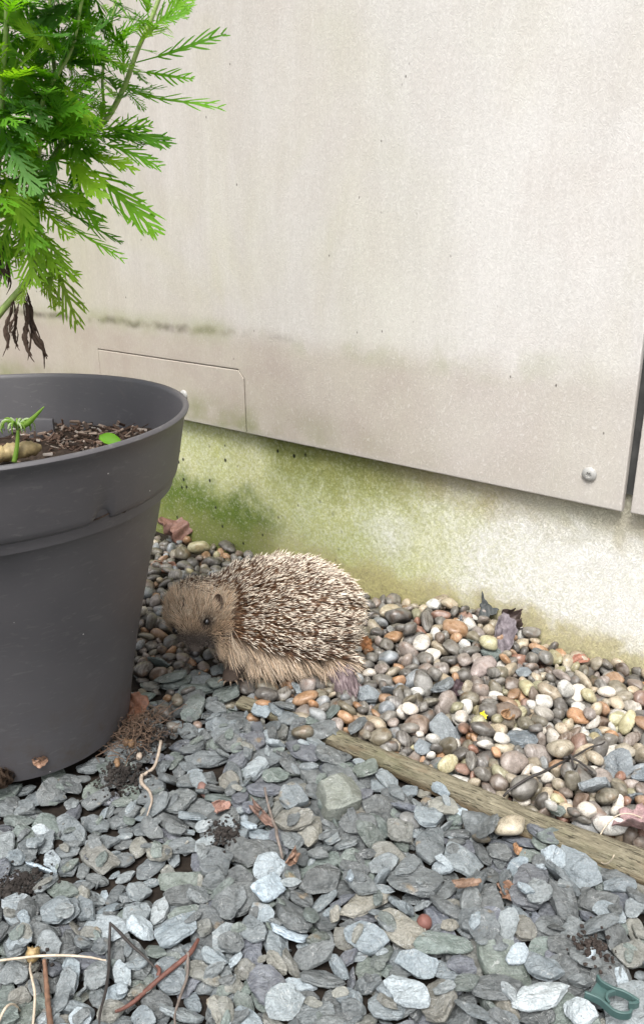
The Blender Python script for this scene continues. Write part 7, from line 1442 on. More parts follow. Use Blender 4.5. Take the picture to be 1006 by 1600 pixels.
for sd_ in (50, 51):
    V, F = pinnate_leaf(sd_, 7, .24, .70, .12, .1, False)
    me = bpy.data.meshes.new('leaf'); me.from_pydata(V, [], F); me.update(); me.polygons.foreach_set('use_smooth', [True] * len(F)); me.materials.append(M['leaf'])
    LEAFM.append(me)
GREENS = [(.070, .215, .012), (.115, .310, .015), (.150, .365, .018), (.090, .265, .014), (.215, .400, .024), (.105, .270, .055)]
LR = random.Random(19)
def frame(xdir, zhint):
    x = xdir.normalized(); y = zhint.cross(x)
    y = y.normalized() if y.length > 1e-4 else x.orthogonal().normalized()
    z = x.cross(y)
    return Matrix((x, y, z)).transposed()
def add_leaf(base, xdir, length, zhint, col, var=None, wide=1.0):
    me = LEAFM[LR.randrange(12) if var is None else var]
    o = bpy.data.objects.new('leaf', me); COL.objects.link(o); o.parent = plant
    o.matrix_local = Matrix.Translation(base) @ (frame(xdir, zhint) @ Matrix.Diagonal((length, length * wide, length))).to_4x4()
    o.color = (*col, 1)
    return o
CAMV = Vector((0, 0, CAM_Z)) - PO
def pixel_leaf(x0, y0, x1, y1, d0, d1, col, var=None, wide=1.0, tip=0):
    a, b = depth_at(x0, y0, d0) - PO, depth_at(x1, y1, d1) - PO
    zh = ((CAMV - a).normalized() * .8 + Vector((LR.gauss(0, .3), LR.gauss(0, .3), .6)))
    add_leaf(a, b - a, (b - a).length, zh, col, var, wide)
G = GREENS
for q in [(213, 97, 345, 50, .835, .80, G[0], 12, .72), (208, 112, 297, 116, .835, .81, G[1], 13, .95), (192, 142, 342, 158, .83, .80, G[1], 12, .70), (194, 140, 222, 160, .83, .82, G[1], 3, 1.0),
          (150, 196, 258, 209, .82, .79, G[0], 5, .8), (128, 215, 212, 196, .81, .80, G[0], 2, .8), (140, 222, 246, 236, .81, .79, G[1], 1, .8), (110, 232, 210, 256, .80, .77, G[4], 8, .75),
          (118, 248, 236, 322, .80, .76, G[2], 7, .8), (84, 335, 190, 398, .785, .76, G[2], 12, .85), (80, 320, 196, 372, .785, .80, G[0], 13, .8), (60, 360, 122, 488, .782, .75, (.15, .24, .03), 6, .9), (48, 345, 122, 430, .782, .76, G[4], 4, .9),
          (40, 330, 50, 425, .78, .74, G[4], 10, 1.0), (22, 340, -10, 440, .78, .75, G[2], 9, 1.0), (236, 40, 292, 14, .84, .83, G[1], 4, .9), (228, 52, 300, -20, .84, .85, G[2], 7, .8),
          (95, 228, 60, 300, .79, .74, G[5], 8, .9), (0, 200, 50, 290, .75, .70, G[5], 4, .9), (20, 145, 72, 178, .75, .72, G[5], 1, .9), (90, 235, 160, 300, .79, .74, G[4], 8, .9), (60, 150, 140, 190, .76, .74, G[2], 7, .8), (87, 100, 160, 84, .80, .78, G[0], 5, .8), (40, 110, 96, 50, .76, .75, G[0], 3, .9),
          (70, 90, 20, 50, .77, .76, G[0], 6, .9), (85, 60, 140, 20, .80, .79, G[2], 2, .9), (180, 110, 110, 120, .83, .82, G[0], 7, .8), (170, 60, 225, 20, .86, .85, G[1], 3, .9), (100, 222, 40, 210, .80, .78, G[1], 9, .9), (195, 130, 190, 60, .83, .84, G[2], 10, .8),
          (60, 290, 0, 330, .79, .77, G[4], 5, .9), (70, 275, 150, 330, .79, .77, G[2], 2, .9), (36, 345, 96, 410, .78, .75, G[4], 1, .9), (50, 330, 20, 400, .78, .76, (.16, .30, .03), 11, 1.0), (34, 330, 70, 412, .775, .745, (.17, .32, .03), 3, 1.1), (30, 310, -6, 392, .775, .745, G[4], 6, 1.1), (44, 380, 84, 448, .785, .76, (.20, .34, .03), 0, 1.0), (40, 300, 112, 352, .785, .75, G[4], 9, 1.05), (10, 290, 60, 366, .755, .725, G[2], 2, 1.1), (0, 260, 44, 330, .752, .72, G[4], 11, 1.1), (62, 284, 30, 352, .79, .75, G[2], 0, 1.1), (48, 432, 24, 470, .78, .765, (.22, .34, .04), 5, 1.0), (52, 410, 90, 470, .782, .77, (.24, .36, .04), 2, .9), (20, 350, -16, 420, .778, .75, G[1], 1, 1.1), (88, 150, 140, 250, .80, .77, G[2], 1, 1.0), (4, 150, -10, 240, .75, .72, G[1], 3, 1.1), (66, 180, 20, 260, .76, .73, G[2], 9, 1.1)]:
    pixel_leaf(*q)
gold = 2.39996
N_LEAF = 0
for si, S in enumerate(stems):
    L = sum((S[i + 1] - S[i]).length for i in range(len(S) - 1))
    n = int(L / (.0066 if si in (1, 2, 3, 4) else .0095))
    start = .36 if si == 0 else (.30 if si in (2, 4) else .06)
    for k in range(n):
        f = start + (1 - start) * (k + .5) / n
        i = min(int(f * 89), 88); p = S[i]; t = (S[i + 1] - S[max(i - 1, 0)]).normalized()
        px = p + PO
        s = t.orthogonal().normalized(); u = t.cross(s)
        a = gold * k + si
        rad = s * math.cos(a) + u * math.sin(a)
        # the right-hand rim of the crown stays thin, so few strays out there
        if si in (0, 5) and rad.x > .3 and f > .66: continue
        N_LEAF += 1
        if N_LEAF > 262: break
        d = (rad * .85 + t * LR.uniform(.25, .7) + Vector((0, 0, LR.uniform(-.25, .15)))).normalized()
        ln = LR.uniform(.038, .074) * (1 if si not in (0, 5) else .85)
        add_leaf(p, d, ln, t * .8 + Vector((LR.gauss(0, .3), -.35, LR.gauss(.4, .3))), LR.choice(GREENS[:5] if LR.random() < .92 else GREENS[5:]), None, LR.uniform(.85, 1.15))
# the inner foliage behind those leaves, too overlapped to pick apart
IV = []; IF = []; IT = []
for k in range(190):
    S = stems[LR.choice((1, 2, 2, 3, 3, 4, 4, 0))]
    f = LR.uniform(.30, 1.0) if S is not stems[0] else LR.uniform(.40, .66)
    i = min(int(f * 89), 88); p = S[i]; t = (S[i + 1] - S[max(i - 1, 0)]).normalized()
    d = Vector((LR.gauss(-.25, .7), LR.gauss(.15, .7), LR.gauss(.05, .55))).normalized()
    L = LR.uniform(.035, .070); R = frame(d, t * .6 + Vector((LR.gauss(0, .4), -.5, LR.gauss(.4, .4))))
    me = LEAFM[LR.randrange(12)]; o0 = len(IV); w = LR.uniform(.9, 1.3)
    col = LR.choice(GREENS)
    for v in me.vertices: IV.append(p + R @ Vector((v.co.x * L, v.co.y * L * w, v.co.z * L))); IT.append((*col, 1))
    for q in me.polygons: IF.append(tuple(j + o0 for j in q.vertices))
M['inner_leaf'] = foliage_material('inner_leaf', None, False, 'tint')
fo = mesh_obj('inner_foliage', IV, IF, M['inner_leaf'], plant)
fo.data.attributes.new('tint', 'FLOAT_COLOR', 'POINT').data.foreach_set('color', np.array(IT).ravel())
fo['kind'] = 'stuff'
# withered leaves hanging under the crown
WM = []
for i in range(5):
    r = random.Random(300 + i); parts = []
    for k in range(4):
        ph = r.uniform(0, 6); fr = r.uniform(5, 9); am = r.uniform(.03, .07)
        e = r.uniform(.65, 1.0); s0 = r.uniform(0, .25) if k else 0
        pts = [(s0 + (e - s0) * t, am * math.sin(fr * t + ph) * (.2 + t), am * math.cos(fr * t * .9 + ph) * (.2 + t)) for t in [q / 7 for q in range(8)]]
        parts.append(tube(pts, [.008, .012, .022, .030, .018, .034, .022, .004] if k < 2 else [.006, .009, .012, .008, .016, .004], 6, 26, .35, i * 7 + k))
    V, F = join(*parts)
    me = bpy.data.meshes.new('withered_leaf'); me.from_pydata(V, [], F); me.update(); me.materials.append(M['withered']); WM.append(me)
for x0, y0, x1, y1, d in [(20, 465, 5, 560, .775), (22, 470, 28, 556, .78), (36, 452, 50, 578, .777), (40, 455, 72, 580, .782), (48, 470, 38, 545, .79), (76, 440, 100, 476, .78), (2, 372, 6, 450, .76), (-10, 360, 0, 440, .77), (10, 380, 14, 470, .79), (30, 470, 14, 530, .77), (36, 460, 58, 530, .79)]:
    a, b = depth_at(x0, y0, d) - PO, depth_at(x1, y1, d + LR.uniform(-.01, .01)) - PO
    o = bpy.data.objects.new('withered_leaf', WM[LR.randrange(5)]); COL.objects.link(o); o.parent = plant
    o['label'] = 'brown shrivelled leaf hanging under the green crown'
    L = (b - a).length
    o.matrix_local = Matrix.Translation(a) @ (frame(b - a, CAMV - a) @ Matrix.Diagonal((L, L * .9, L * .9))).to_4x4()
# ------------------------------------------------------------------ hedgehog
HO = Vector((-.05, .885, 0))
H_HEAD = depth_at(309, 955, .868)
H_NOSE = depth_at(305, 1015, .842)
FACE = (H_NOSE - H_HEAD).normalized()
def ellip(bm, c, r, rot=None, sub=3):
    m = bmesh.ops.create_icosphere(bm, subdivisions=sub, radius=1)
    R = rot.to_4x4() if rot else Matrix.Identity(4)
    bmesh.ops.transform(bm, matrix=Matrix.Translation(Vector(c) - HO) @ R @ Matrix.Diagonal((*r, 1)), verts=m['verts'])
def face_rot():
    z = FACE; x = Vector((1, .25, 0)); x = (x - z * x.dot(z)).normalized(); y = z.cross(x)
    return Matrix((x, y, z)).transposed(), x, y
FROT, FX, FY = face_rot()
bm = bmesh.new()
ellip(bm, (-.052, .892, .056), (.094, .073, .060))
ellip(bm, (-.010, .896, .042), (.050, .060, .044))
ellip(bm, (-.030, .894, .060), (.060, .062, .050))
ellip(bm, (-.095, .886, .056), (.058, .062, .054))
ellip(bm, (-.126, .880, .060), (.040, .046, .042))
ellip(bm, (-.050, .890, .030), (.088, .070, .034))
ellip(bm, H_HEAD, (.0375, .033, .036), FROT)
for t, r in ((.20, .0325), (.40, .0255), (.56, .0190), (.70, .0145), (.82, .0112), (.92, .0092), (1.0, .0078)):
    ellip(bm, H_HEAD.lerp(H_NOSE, t), (r * 1.0, r * .95, r), FROT, 2)
ellip(bm, H_HEAD.lerp(H_NOSE, .48) - FY * .006, (.024, .013, .014), FROT, 2)      # cheeks and jaw
paw = depth_at(364, 1051, .826)
ellip(bm, paw + Vector((.004, .010, .002)), (.013, .016, .008), None, 2)
ellip(bm, paw + Vector((-.002, -.002, .000)), (.011, .012, .006), None, 2)
for k in range(5):
    a = -2.35 + .42 * k
    ellip(bm, paw + Vector((.011 * math.cos(a) - .002, .012 * math.sin(a) - .002, -.002)), (.0038, .0048, .0032), None, 1)
ellip(bm, (.012, .845, .012), (.020, .014, .010), None, 2)
me = bpy.data.meshes.new('tmp'); bm.to_mesh(me); bm.free()
tmp = bpy.data.objects.new('tmp', me); COL.objects.link(tmp)
md = tmp.modifiers.new('r', 'REMESH'); md.mode = 'VOXEL'; md.voxel_size = .0020
ms = tmp.modifiers.new('s', 'SMOOTH'); ms.factor = .5; ms.iterations = 7
dg = bpy.context.evaluated_depsgraph_get()
hme = bpy.data.meshes.new_from_object(tmp.evaluated_get(dg))
hme.name = 'hedgehog'
bpy.data.objects.remove(tmp)
hog = bpy.data.objects.new('hedgehog', hme); COL.objects.link(hog); hog.location = HO
tag(hog, 'brown hedgehog with cream-tipped spines crouching on the pebbles, its face turned to the viewer', 'hedgehog')
hme.polygons.foreach_set('use_smooth', [True] * len(hme.polygons))
nv = len(hme.vertices)
co = np.empty(nv * 3); hme.vertices.foreach_get('co', co); co = co.reshape(-1, 3)
no = np.empty(nv * 3); hme.vertices.foreach_get('normal', no); no = no.reshape(-1, 3)
hh = np.array(H_HEAD - HO); fx, fy, ff = np.array(FX), np.array(FY), np.array(FACE)
def head_coords(P):
    d = P - hh
    return d @ fx, d @ fy, d @ ff           # across the face, up over the brow, towards the nose
FLEN = (H_NOSE - H_HEAD).length
def skirt(x):
    """height below which soft hair replaces spines, on the side towards the viewer"""
    return np.interp(x + HO.x, [-.14, -.115, -.08, -.04, 0, .03, .06], [.066, .060, .050, .037, .025, .016, .010])
def near_head(P):
    a, b, c = head_coords(P)
    return np.sqrt(a * a + b * b + c * c)
def zone(P, N):
    """1 spines, 0 fur, 2 bare paws and belly"""
    a, b, c = head_coords(P)
    z = np.ones(len(P), int)
    side = P[:, 1] < .012
    z[(P[:, 2] < skirt(P[:, 0])) & side] = 0
    z[(P[:, 2] < .018) & ~side] = 0
    face = (c > -.021 + .10 * np.maximum(0, np.abs(a) - .022)) & (a < .045) & (P[:, 0] + HO.x < -.108)
    z[face] = 0
    z[(P[:, 2] < .008)] = 2
    return z
# underlying skin colour
a, b, c = head_coords(co)
tone = np.tile(np.array((.085, .055, .035, 1.)), (nv, 1))
zn = zone(co, no)
tone[zn == 0] = (.20, .140, .090, 1)
mz = np.clip((c - FLEN * .40) / (FLEN * .32), 0, 1) * (near_head(co) < FLEN + .02)
tone[:, :3] = tone[:, :3] * (1 - mz[:, None]) + np.array((.075, .062, .054)) * mz[:, None]
tone[zn == 2] = (.075, .055, .042, 1)
pw = np.array(paw - HO)
dpw = np.linalg.norm((co - pw) * (1, 1, 1.3), axis=1)
tone[dpw < .020] = (.050, .036, .029, 1)
# eyes: found on the surface, mirrored across the face
EYE_R = .0046
def nearest(P, dirn=None):
    h = hog.closest_point_on_mesh(Vector(P))
    return h[1], h[2]
def dir_hit(px, py):
    d = (depth_at(px, py, 1.0) - cam.matrix_world.translation).normalized()
    h = hog.ray_cast(cam.matrix_world.translation - HO, d)
    return (h[1], h[2]) if h[0] else nearest(depth_at(px, py, .85) - HO)
bpy.context.view_layer.update()
e1, n1 = dir_hit(323, 972)
e2, n2 = dir_hit(274, 986)
for e in (e1, e2):
    dd = np.linalg.norm(co - np.array(e), axis=1)
    k = np.clip(1 - (dd - .006) / .008, 0, 1)[:, None]
    tone[:, :3] = tone[:, :3] * (1 - k * .85) + np.array((.035, .028, .024)) * k * .85
hme.color_attributes.new('tone', 'FLOAT_COLOR', 'POINT').data.foreach_set('color', tone.ravel())
n = NT('hedgehog_skin'); at = n.n('Attribute', attribute_name='tone')
f = n.noise(n.coord('Object'), 900, 3)
n.set(color=n.mix(n.rng(f, .35, .65, .5, 0), at.outputs['Color'], (.02, .015, .01)), rough=.75, spec=.2, normal=n.bump(f, .4, .001))
hme.materials.clear(); hme.materials.append(n.m)

def attr_material(name, rough, spec):
    n = NT(name); at = n.n('Attribute', attribute_name='tone')
    n.set(color=at.outputs['Color'], rough=rough, spec=spec); return n.m
M['quill'] = attr_material('quill', .38, .45); M['fur'] = attr_material('fur', .6, .25)
M['eye'] = plain('wet_eye', (.005, .004, .004), .16, 0, 10, 0, .8); M['nose'] = plain('wet_nose', (.014, .012, .012), .34, .2, 900, .2, .4)

def build_hairs(name, roots, dirs, lens, rads, cols, mat, bend, prof):
    """tapered three-sided hairs; prof: (fraction, radius factor); cols: per hair, per ring"""
    n = len(roots); m = len(prof)
    d = dirs / np.linalg.norm(dirs, axis=1)[:, None]
    ref = np.where(np.abs(d[:, 2:3]) < .9, np.array([[0, 0, 1.]]), np.array([[1., 0, 0]]))
    s = np.cross(d, ref); s /= np.linalg.norm(s, axis=1)[:, None]; u = np.cross(s, d)
    V = np.empty((n, m, 3, 3)); C = np.ones((n, m, 3, 4))
    for k, (f, rf) in enumerate(prof):
        c = roots + d * (lens * f)[:, None] + bend * (lens * f * f)[:, None]
        for j in range(3):
            a = 2 * PI * j / 3
            V[:, k, j] = c + (s * math.cos(a) + u * math.sin(a)) * (rads * rf)[:, None]
            C[:, k, j, :3] = cols[:, k]
    V = V.reshape(-1, 3)
    base = np.arange(n)[:, None, None] * (m * 3)
    q = []
    for k in range(m - 1):
        for j in range(3): q.append((k * 3 + j, k * 3 + (j + 1) % 3, k * 3 + 3 + (j + 1) % 3, k * 3 + 3 + j))
    Q = (base + np.array(q)[None]).reshape(-1, 4)
    me = bpy.data.meshes.new(name)
    me.vertices.add(len(V)); me.vertices.foreach_set('co', V.ravel())
    me.loops.add(Q.size); me.loops.foreach_set('vertex_index', Q.ravel().astype(np.int32))
    me.polygons.add(len(Q)); me.polygons.foreach_set('loop_start', np.arange(0, Q.size, 4, dtype=np.int32))
    me.polygons.foreach_set('use_smooth', np.ones(len(Q), bool))
    me.update(calc_edges=True)
    me.color_attributes.new('tone', 'FLOAT_COLOR', 'POINT').data.foreach_set('color', C.reshape(-1, 4).ravel())
    me.materials.append(mat)
    o = bpy.data.objects.new(name, me); COL.objects.link(o); o.parent = hog
    o['kind'] = 'stuff'
    return o
RS = np.random.RandomState(42)
hme.calc_loop_triangles()
T = np.empty(len(hme.loop_triangles) * 3, np.int32); hme.loop_triangles.foreach_get('vertices', T); T = T.reshape(-1, 3)
A = co[T[:, 0]]; B = co[T[:, 1]]; Cc = co[T[:, 2]]
area = np.linalg.norm(np.cross(B - A, Cc - A), axis=1) / 2
def sample(n, keep):
    t = RS.choice(len(T), n, p=area / area.sum())
    u, v = RS.rand(n), RS.rand(n); fl = u + v > 1; u[fl] = 1 - u[fl]; v[fl] = 1 - v[fl]
    P = A[t] + (B[t] - A[t]) * u[:, None] + (Cc[t] - A[t]) * v[:, None]
    N = no[T[t, 0]] + no[T[t, 1]] + no[T[t, 2]]; N /= np.linalg.norm(N, axis=1)[:, None]
    z = zone(P, N); k = keep(z)
    return P[k], N[k]
def tangential(F, N):
    F = F - N * (F * N).sum(1)[:, None]
    return F / (np.linalg.norm(F, axis=1)[:, None] + 1e-6)
# --- spines
P, N = sample(25000, lambda z: z == 1)
flow = P - (hh + np.array((.0, .012, -.012)))
flow[:, 0] += .02
flow = tangential(flow, N)
# tufts lean together a little, so that the coat parts and crosses
cl = np.stack([np.sin(P[:, 0] * 260 + 3 * np.sin(P[:, 2] * 190)) + np.sin(P[:, 1] * 310), np.sin(P[:, 1] * 240 + 2 * np.sin(P[:, 0] * 210)), np.sin(P[:, 2] * 280 + P[:, 0] * 120)], 1)
D = N * .27 + flow * .95 + cl * .17 + RS.normal(0, .13, P.shape)
D[:, 2] += .05 - .30 * np.clip((.03 - P[:, 2]) / .03, 0, 1)
back = np.clip((near_head(P) - .03) / .03, 0, 1)
ln = (.0135 + .0100 * back) * RS.uniform(.82, 1.12, len(P))
prof = [(0, .85), (.26, 1.0), (.34, 1.0), (.46, 1.0), (.52, .98), (.80, .86), (.85, .80), (1.0, .14)]
v = RS.uniform(.75, 1.2, (len(P), 1))
warm = RS.uniform(0, 1, (len(P), 1))
dark = np.array((.092, .044, .024)) * v * (1 - .3 * warm) + np.array((.06, .028, .012)) * warm
cream = (np.array((.36, .25, .16)) * (1 - warm * .30) + np.array((.50, .31, .17)) * warm * .30) * np.clip(v, .8, 1.12)
tip = np.array((.90, .80, .66)) * np.clip(v, .85, 1.12)
pale = RS.rand(len(P)) < .05
darker_tip = RS.rand(len(P)) < .30
cols = np.stack([dark, dark, cream * .8, cream, dark, dark, tip, tip], 1)
sh = RS.rand(len(P)) < .5
cols[sh, 2] = dark[sh]; cols[sh, 3] = dark[sh] * 1.2; cols[sh, 5] = tip[sh] * .8
cols[pale, 5] = cream[pale]; cols[darker_tip, 6] = dark[darker_tip] * 1.3; cols[darker_tip, 7] = cream[darker_tip] * .6
build_hairs('spines', P - N * .0008, D, ln, np.full(len(P), .00052) * RS.uniform(.85, 1.15, len(P)), cols, M['quill'], RS.normal(0, .03, P.shape), prof)
# --- fur: face, cheeks and the long skirt
P, N = sample(60000, lambda z: z == 0)
P = P; a, b, c = head_coords(P)
hd = np.sqrt(a * a + b * b + c * c)
is_face = (hd < FLEN + .012) & (P[:, 0] + HO.x < -.105)
keep = is_face | (RS.rand(len(P)) < .62)
P, N, a, b, c, hd, is_face = [q[keep] for q in (P, N, a, b, c, hd, is_face)]
fl1 = tangential(P - np.array(H_NOSE - HO) + np.array((0, 0, .0)), N)
fl2 = tangential(np.tile(np.array((.55, -.25, -.85)), (len(P), 1)), N)
w = is_face[:, None].astype(float)
F2 = fl1 * w + fl2 * (1 - w)
cl = np.stack([np.sin(P[:, 0] * 330 + P[:, 2] * 160), np.sin(P[:, 2] * 300 + P[:, 0] * 90), np.sin(P[:, 0] * 270)], 1)
D = N * np.where(is_face, .42, .34)[:, None] + F2 * .9 + cl * .12 + RS.normal(0, .17, P.shape)
muz = np.clip((c - FLEN * .38) / (FLEN * .35), 0, 1) * is_face * np.clip((.029 - np.hypot(a, b)) / .008, 0, 1)
ln = np.where(is_face, .0125 - .0090 * muz, .0255) * RS.uniform(.6, 1.25, len(P))
brow = is_face & (c < .0) 
ln[brow] *= 1.25
de = np.minimum(np.linalg.norm(P - np.array(e1), axis=1), np.linalg.norm(P - np.array(e2), axis=1))
eyek = np.clip(1 - (de - .005) / .008, 0, 1)
ln *= 1 - .70 * eyek
v = RS.uniform(.6, 1.3, (len(P), 1))
tan = np.array((.60, .455, .32)) * v
grey = np.array((.165, .138, .118)) * v
pale_h = np.array((.68, .56, .43)) * v
q = RS.rand(len(P), 1)
cheek = np.clip((a - .012) / .012, 0, 1)[:, None] * np.clip((.004 - b) / .012, 0, 1)[:, None]
colr = tan * (1 - .5 * cheek) + np.array((.78, .64, .49)) * v * .5 * cheek
colr = colr * (1 - muz[:, None]) + grey * muz[:, None]
colr = colr * (1 - .8 * eyek[:, None]) + np.array((.035, .028, .024)) * .8 * eyek[:, None]
fore = (is_face & (b > .004) & (c < .016))[:, None] & (q < .40)
tipc = np.where(is_face[:, None], np.where(fore, np.array((.80, .69, .54)) * v, colr * 1.35), np.where(q < .55, pale_h, tan * 1.2))
skirt_base = np.array((.15, .10, .065)) * v
basec = np.where(is_face[:, None], colr * .72, skirt_base)
cols = np.stack([basec, basec * .5 + tipc * .5, tipc, tipc], 1)
away = de > EYE_R * .9
sel = away & (np.linalg.norm((P - pw) * (1, 1, 1.3), axis=1) > .022) & (np.linalg.norm(P - np.array(H_NOSE - HO + FACE * .0048), axis=1) > .0085)
build_hairs('fur', (P - N * .0004)[sel], D[sel], ln[sel], np.where(is_face, .00022, .00026)[sel] * RS.uniform(.8, 1.2, sel.sum()), cols[sel], M['fur'], np.tile(np.array((0, 0, -.10)), (sel.sum(), 1)) + RS.normal(0, .06, (sel.sum(), 3)), [(0, 1), (.4, .95), (.75, .65), (1, .08)])
# --- eyes, nose, ears, whiskers, claws
for e, nn in ((e1, n1), (e2, n2)):
    V, F = ico(3)
    o = mesh_obj('eye', [Vector(v) * EYE_R for v in V], F, M['eye'], hog); o.location = e - nn * .0012
nl = H_NOSE - HO + FACE * .0048 + FY * .0012
V, F = ico(3)
W = []
for v in V:
    p = Vector(v); x, y = p.x, p.y
    r = 1.0
    for s in (-1, 1):
        d = (Vector((s * .55, .15, .80)).normalized() - p).length
        r -= .42 * math.exp(-(d / .30) ** 2)
    W.append(FROT @ Vector((p.x * .0064 * r, p.y * .0052 * r, p.z * .0056 * r)))
o = mesh_obj('nose', W, F, M['nose'], hog); o.location = nl
M['ear'] = plain('ear_skin', (.13, .088, .065), .7, .3, 500, .2)
def ear(px, py, mirror=False, anchor=None):
    e, nn = anchor or dir_hit(px, py)
    V = []; F = []
    seg = 20
    for side in (0, 1):
        for k, f in enumerate((0, .4, .75, 1.0)):
            for i in range(seg):
                a = 2 * PI * i / seg
                y = math.sin(a) * f * .0105; x = math.cos(a) * f * .0085
                z = -.0035 * (1 - f * f) * (1 if side == 0 else 1) - (.0009 if side else 0)
                V.append((x, y, z))
    for side in (0, 1):
        o = side * 4 * seg
        for k in range(3):
            for i in range(seg):
                q = (o + k * seg + i, o + k * seg + (i + 1) % seg, o + (k + 1) * seg + (i + 1) % seg, o + (k + 1) * seg + i)
                F.append(q if side else tuple(reversed(q)))
    for i in range(seg): F.append((3 * seg + i, 3 * seg + (i + 1) % seg, 7 * seg + (i + 1) % seg, 7 * seg + i))
    o = mesh_obj('ear', V, F, M['ear'], hog)
    fw = (Vector((-.62, -.62, .25)) if not mirror else Vector((-.8, -.3, .3)))
    o.matrix_local = Matrix.Translation(e + nn * (-.0012 if mirror else .0040)) @ frame(fw.cross(Vector((0, 0, 1))), fw).to_4x4()
    return o
ear(342, 944)
ea2 = head_coords(np.array([dir_hit(342, 944)[0]]))
e3 = Vector(hh + (-ea2[0][0] - .004) * fx + ea2[1][0] * fy + ea2[2][0] * ff)
ear(0, 0, True, nearest(e3))
M['claw'] = plain('claw', (.19, .14, .10), .45, .2, 300)
for k in range(5):
    a = -2.35 + .42 * k
    p = pw + np.array((.011 * math.cos(a) - .002, .012 * math.sin(a) - .002, -.002)); d = np.array((math.cos(a), math.sin(a), 0))
    V, F = tube([p + d * .003, p + d * .0065 + np.array((0, 0, .0008)), p + d * .0095 - np.array((0, 0, .0018))], [.0013, .0010, .0002], 6, 8)
    mesh_obj('claw', V, F, M['claw'], hog)
wr = np.random.RandomState(8)
roots = []; dirs = []
for s in (-1, 1):
    for k in range(11):
        p, nn = nearest(H_HEAD.lerp(H_NOSE, wr.uniform(.70, .92)) - HO + FX * .016 * s + FY * wr.uniform(-.008, .006))
        roots.append(p); dirs.append(np.array(nn) * .6 + fx * s * .7 + ff * wr.uniform(-.3, .3) + np.array((0, 0, wr.uniform(-.25, .15))))
roots = np.array(roots); dirs = np.array(dirs)
wc = np.tile(np.array((.16, .13, .11)), (len(roots), 4, 1))
o = build_hairs('whiskers', roots, dirs, wr.uniform(.014, .026, len(roots)), np.full(len(roots), .00016), wc, M['fur'], np.tile(np.array((.05, 0, -.15)), (len(roots), 1)), [(0, 1), (.4, .9), (.75, .6), (1, .1)])
# ------------------------------------------------------------------ things lying about
bpy.context.view_layer.update()
DG = bpy.context.evaluated_depsgraph_get()
def hit(px, py):
    o = cam.matrix_world.translation
    d = (ground_at(px, py, 0) - o).normalized()
    h = SC.ray_cast(DG, o + d * .1, d)
    return (h[1].copy(), h[2].copy()) if h[0] else (ground_at(px, py, 0), Vector((0, 0, 1)))
def drop(x, y, top=.07):
    h = SC.ray_cast(DG, Vector((x, y, top)), Vector((0, 0, -1)))
    return h[1].z if h[0] else -.01
def lying_path(pix, r, lift=0.0, n=40, sag=.35):
    """a stiff stalk resting on whatever is under it"""
    P = smooth_path([ground_at(x, y, .004) for x, y in pix], n)
    z = np.array([drop(p.x, p.y) for p in P]) + r * .6 + lift
    t = np.linspace(-1, 1, n); zz = np.polyval(np.polyfit(t, z, 3), t)
    zz = zz + np.percentile(z - zz, 88) * .8
    return [Vector((p.x, p.y, float(q))) for p, q in zip(P, zz)]
def stalk(name, pix, r, mat, parent=None, lift=0.0, rough=.08, seed=1, seg=8):
    P = lying_path(pix, r[0] if isinstance(r, (list, tuple)) else r, lift)
    V, F = tube(P, r if isinstance(r, (list, tuple)) else [r, r * .8], seg, len(P), rough, seed)
    return mesh_obj(name, V, F, mat, parent)

def sheet_leaf(shape, length, width, seed, crumple=.12, curl=.6, cup=.2, rings=9, seg=48):
    """a dead leaf: outline by shape(angle), crumpled and rolled, with a vein ridge; lies in its own xy plane"""
    r = random.Random(seed); ph = [r.uniform(0, 6) for _ in range(6)]
    V = []; F = []
    for k in range(rings):
        f = k / (rings - 1)
        for i in range(seg):
            a = 2 * PI * i / seg; q = shape(a) * f
            x, y = q * math.cos(a), q * math.sin(a)
            z = crumple * (math.sin(5 * x + ph[0]) * math.sin(6 * y + ph[1]) + .5 * math.sin(11 * x + ph[2] + 7 * y) + .35 * math.sin(17 * y + ph[3] - 9 * x)) * .5
            z += cup * f * f * math.sin(2 * a + ph[4]) * .5
            z -= .05 * math.exp(-(y / .05) ** 2)
            ang = curl * y * 2
            yy = math.sin(ang) / (2 * curl) if curl > .01 else y
            zz = z + ((1 - math.cos(ang)) / (2 * curl) if curl > .01 else 0)
            V.append((x * length / 2, yy * width, zz * width))
    for k in range(rings - 1):
        for i in range(seg):
            F.append((k * seg + i, k * seg + (i + 1) % seg, (k + 1) * seg + (i + 1) % seg, (k + 1) * seg + i))
    return V, F
def maple(a):
    a = a % (2 * PI)
    best = 0
    for c, R, w in ((0, 1.0, .55), (.85, .92, .5), (-.85, .92, .5), (1.75, .8, .5), (-1.75, .8, .5), (2.6, .6, .5), (-2.6, .6, .5)):
        d = abs((a - c + PI) % (2 * PI) - PI)
        best = max(best, R * (1 - (d / w) ** 1.3 * .45) if d < w else 0)
    return max(.50, best) + .03 * math.sin(23 * a)
def oval(a): return 1 / math.sqrt((math.cos(a)) ** 2 + (math.sin(a) / .9) ** 2) * (1 + .04 * math.sin(9 * a)) * (.92 if abs(math.cos(a)) < .98 else 1.03)
def ragged(a): return .78 + .16 * math.sin(3 * a + 1) + .07 * math.sin(8 * a) + .05 * math.sin(15 * a + 2)
def leaf_material(name, col):
    n = NT(name); P = n.coord('Object')
    f = n.noise(P, 190, 4, .6); v = n.rng(n.voro(P, 130, 'DISTANCE_TO_EDGE'), 0, .05, .5, 0)
    c = n.mix(n.rng(f, .3, .7), tuple(q * .6 for q in col), tuple(min(1, q * 1.35) for q in col))
    c = n.mix(v, c, tuple(min(1, q * 1.7) for q in col))
    n.set(color=c, rough=.55, spec=.35, normal=n.bump(f, .5, .001)); return n.m
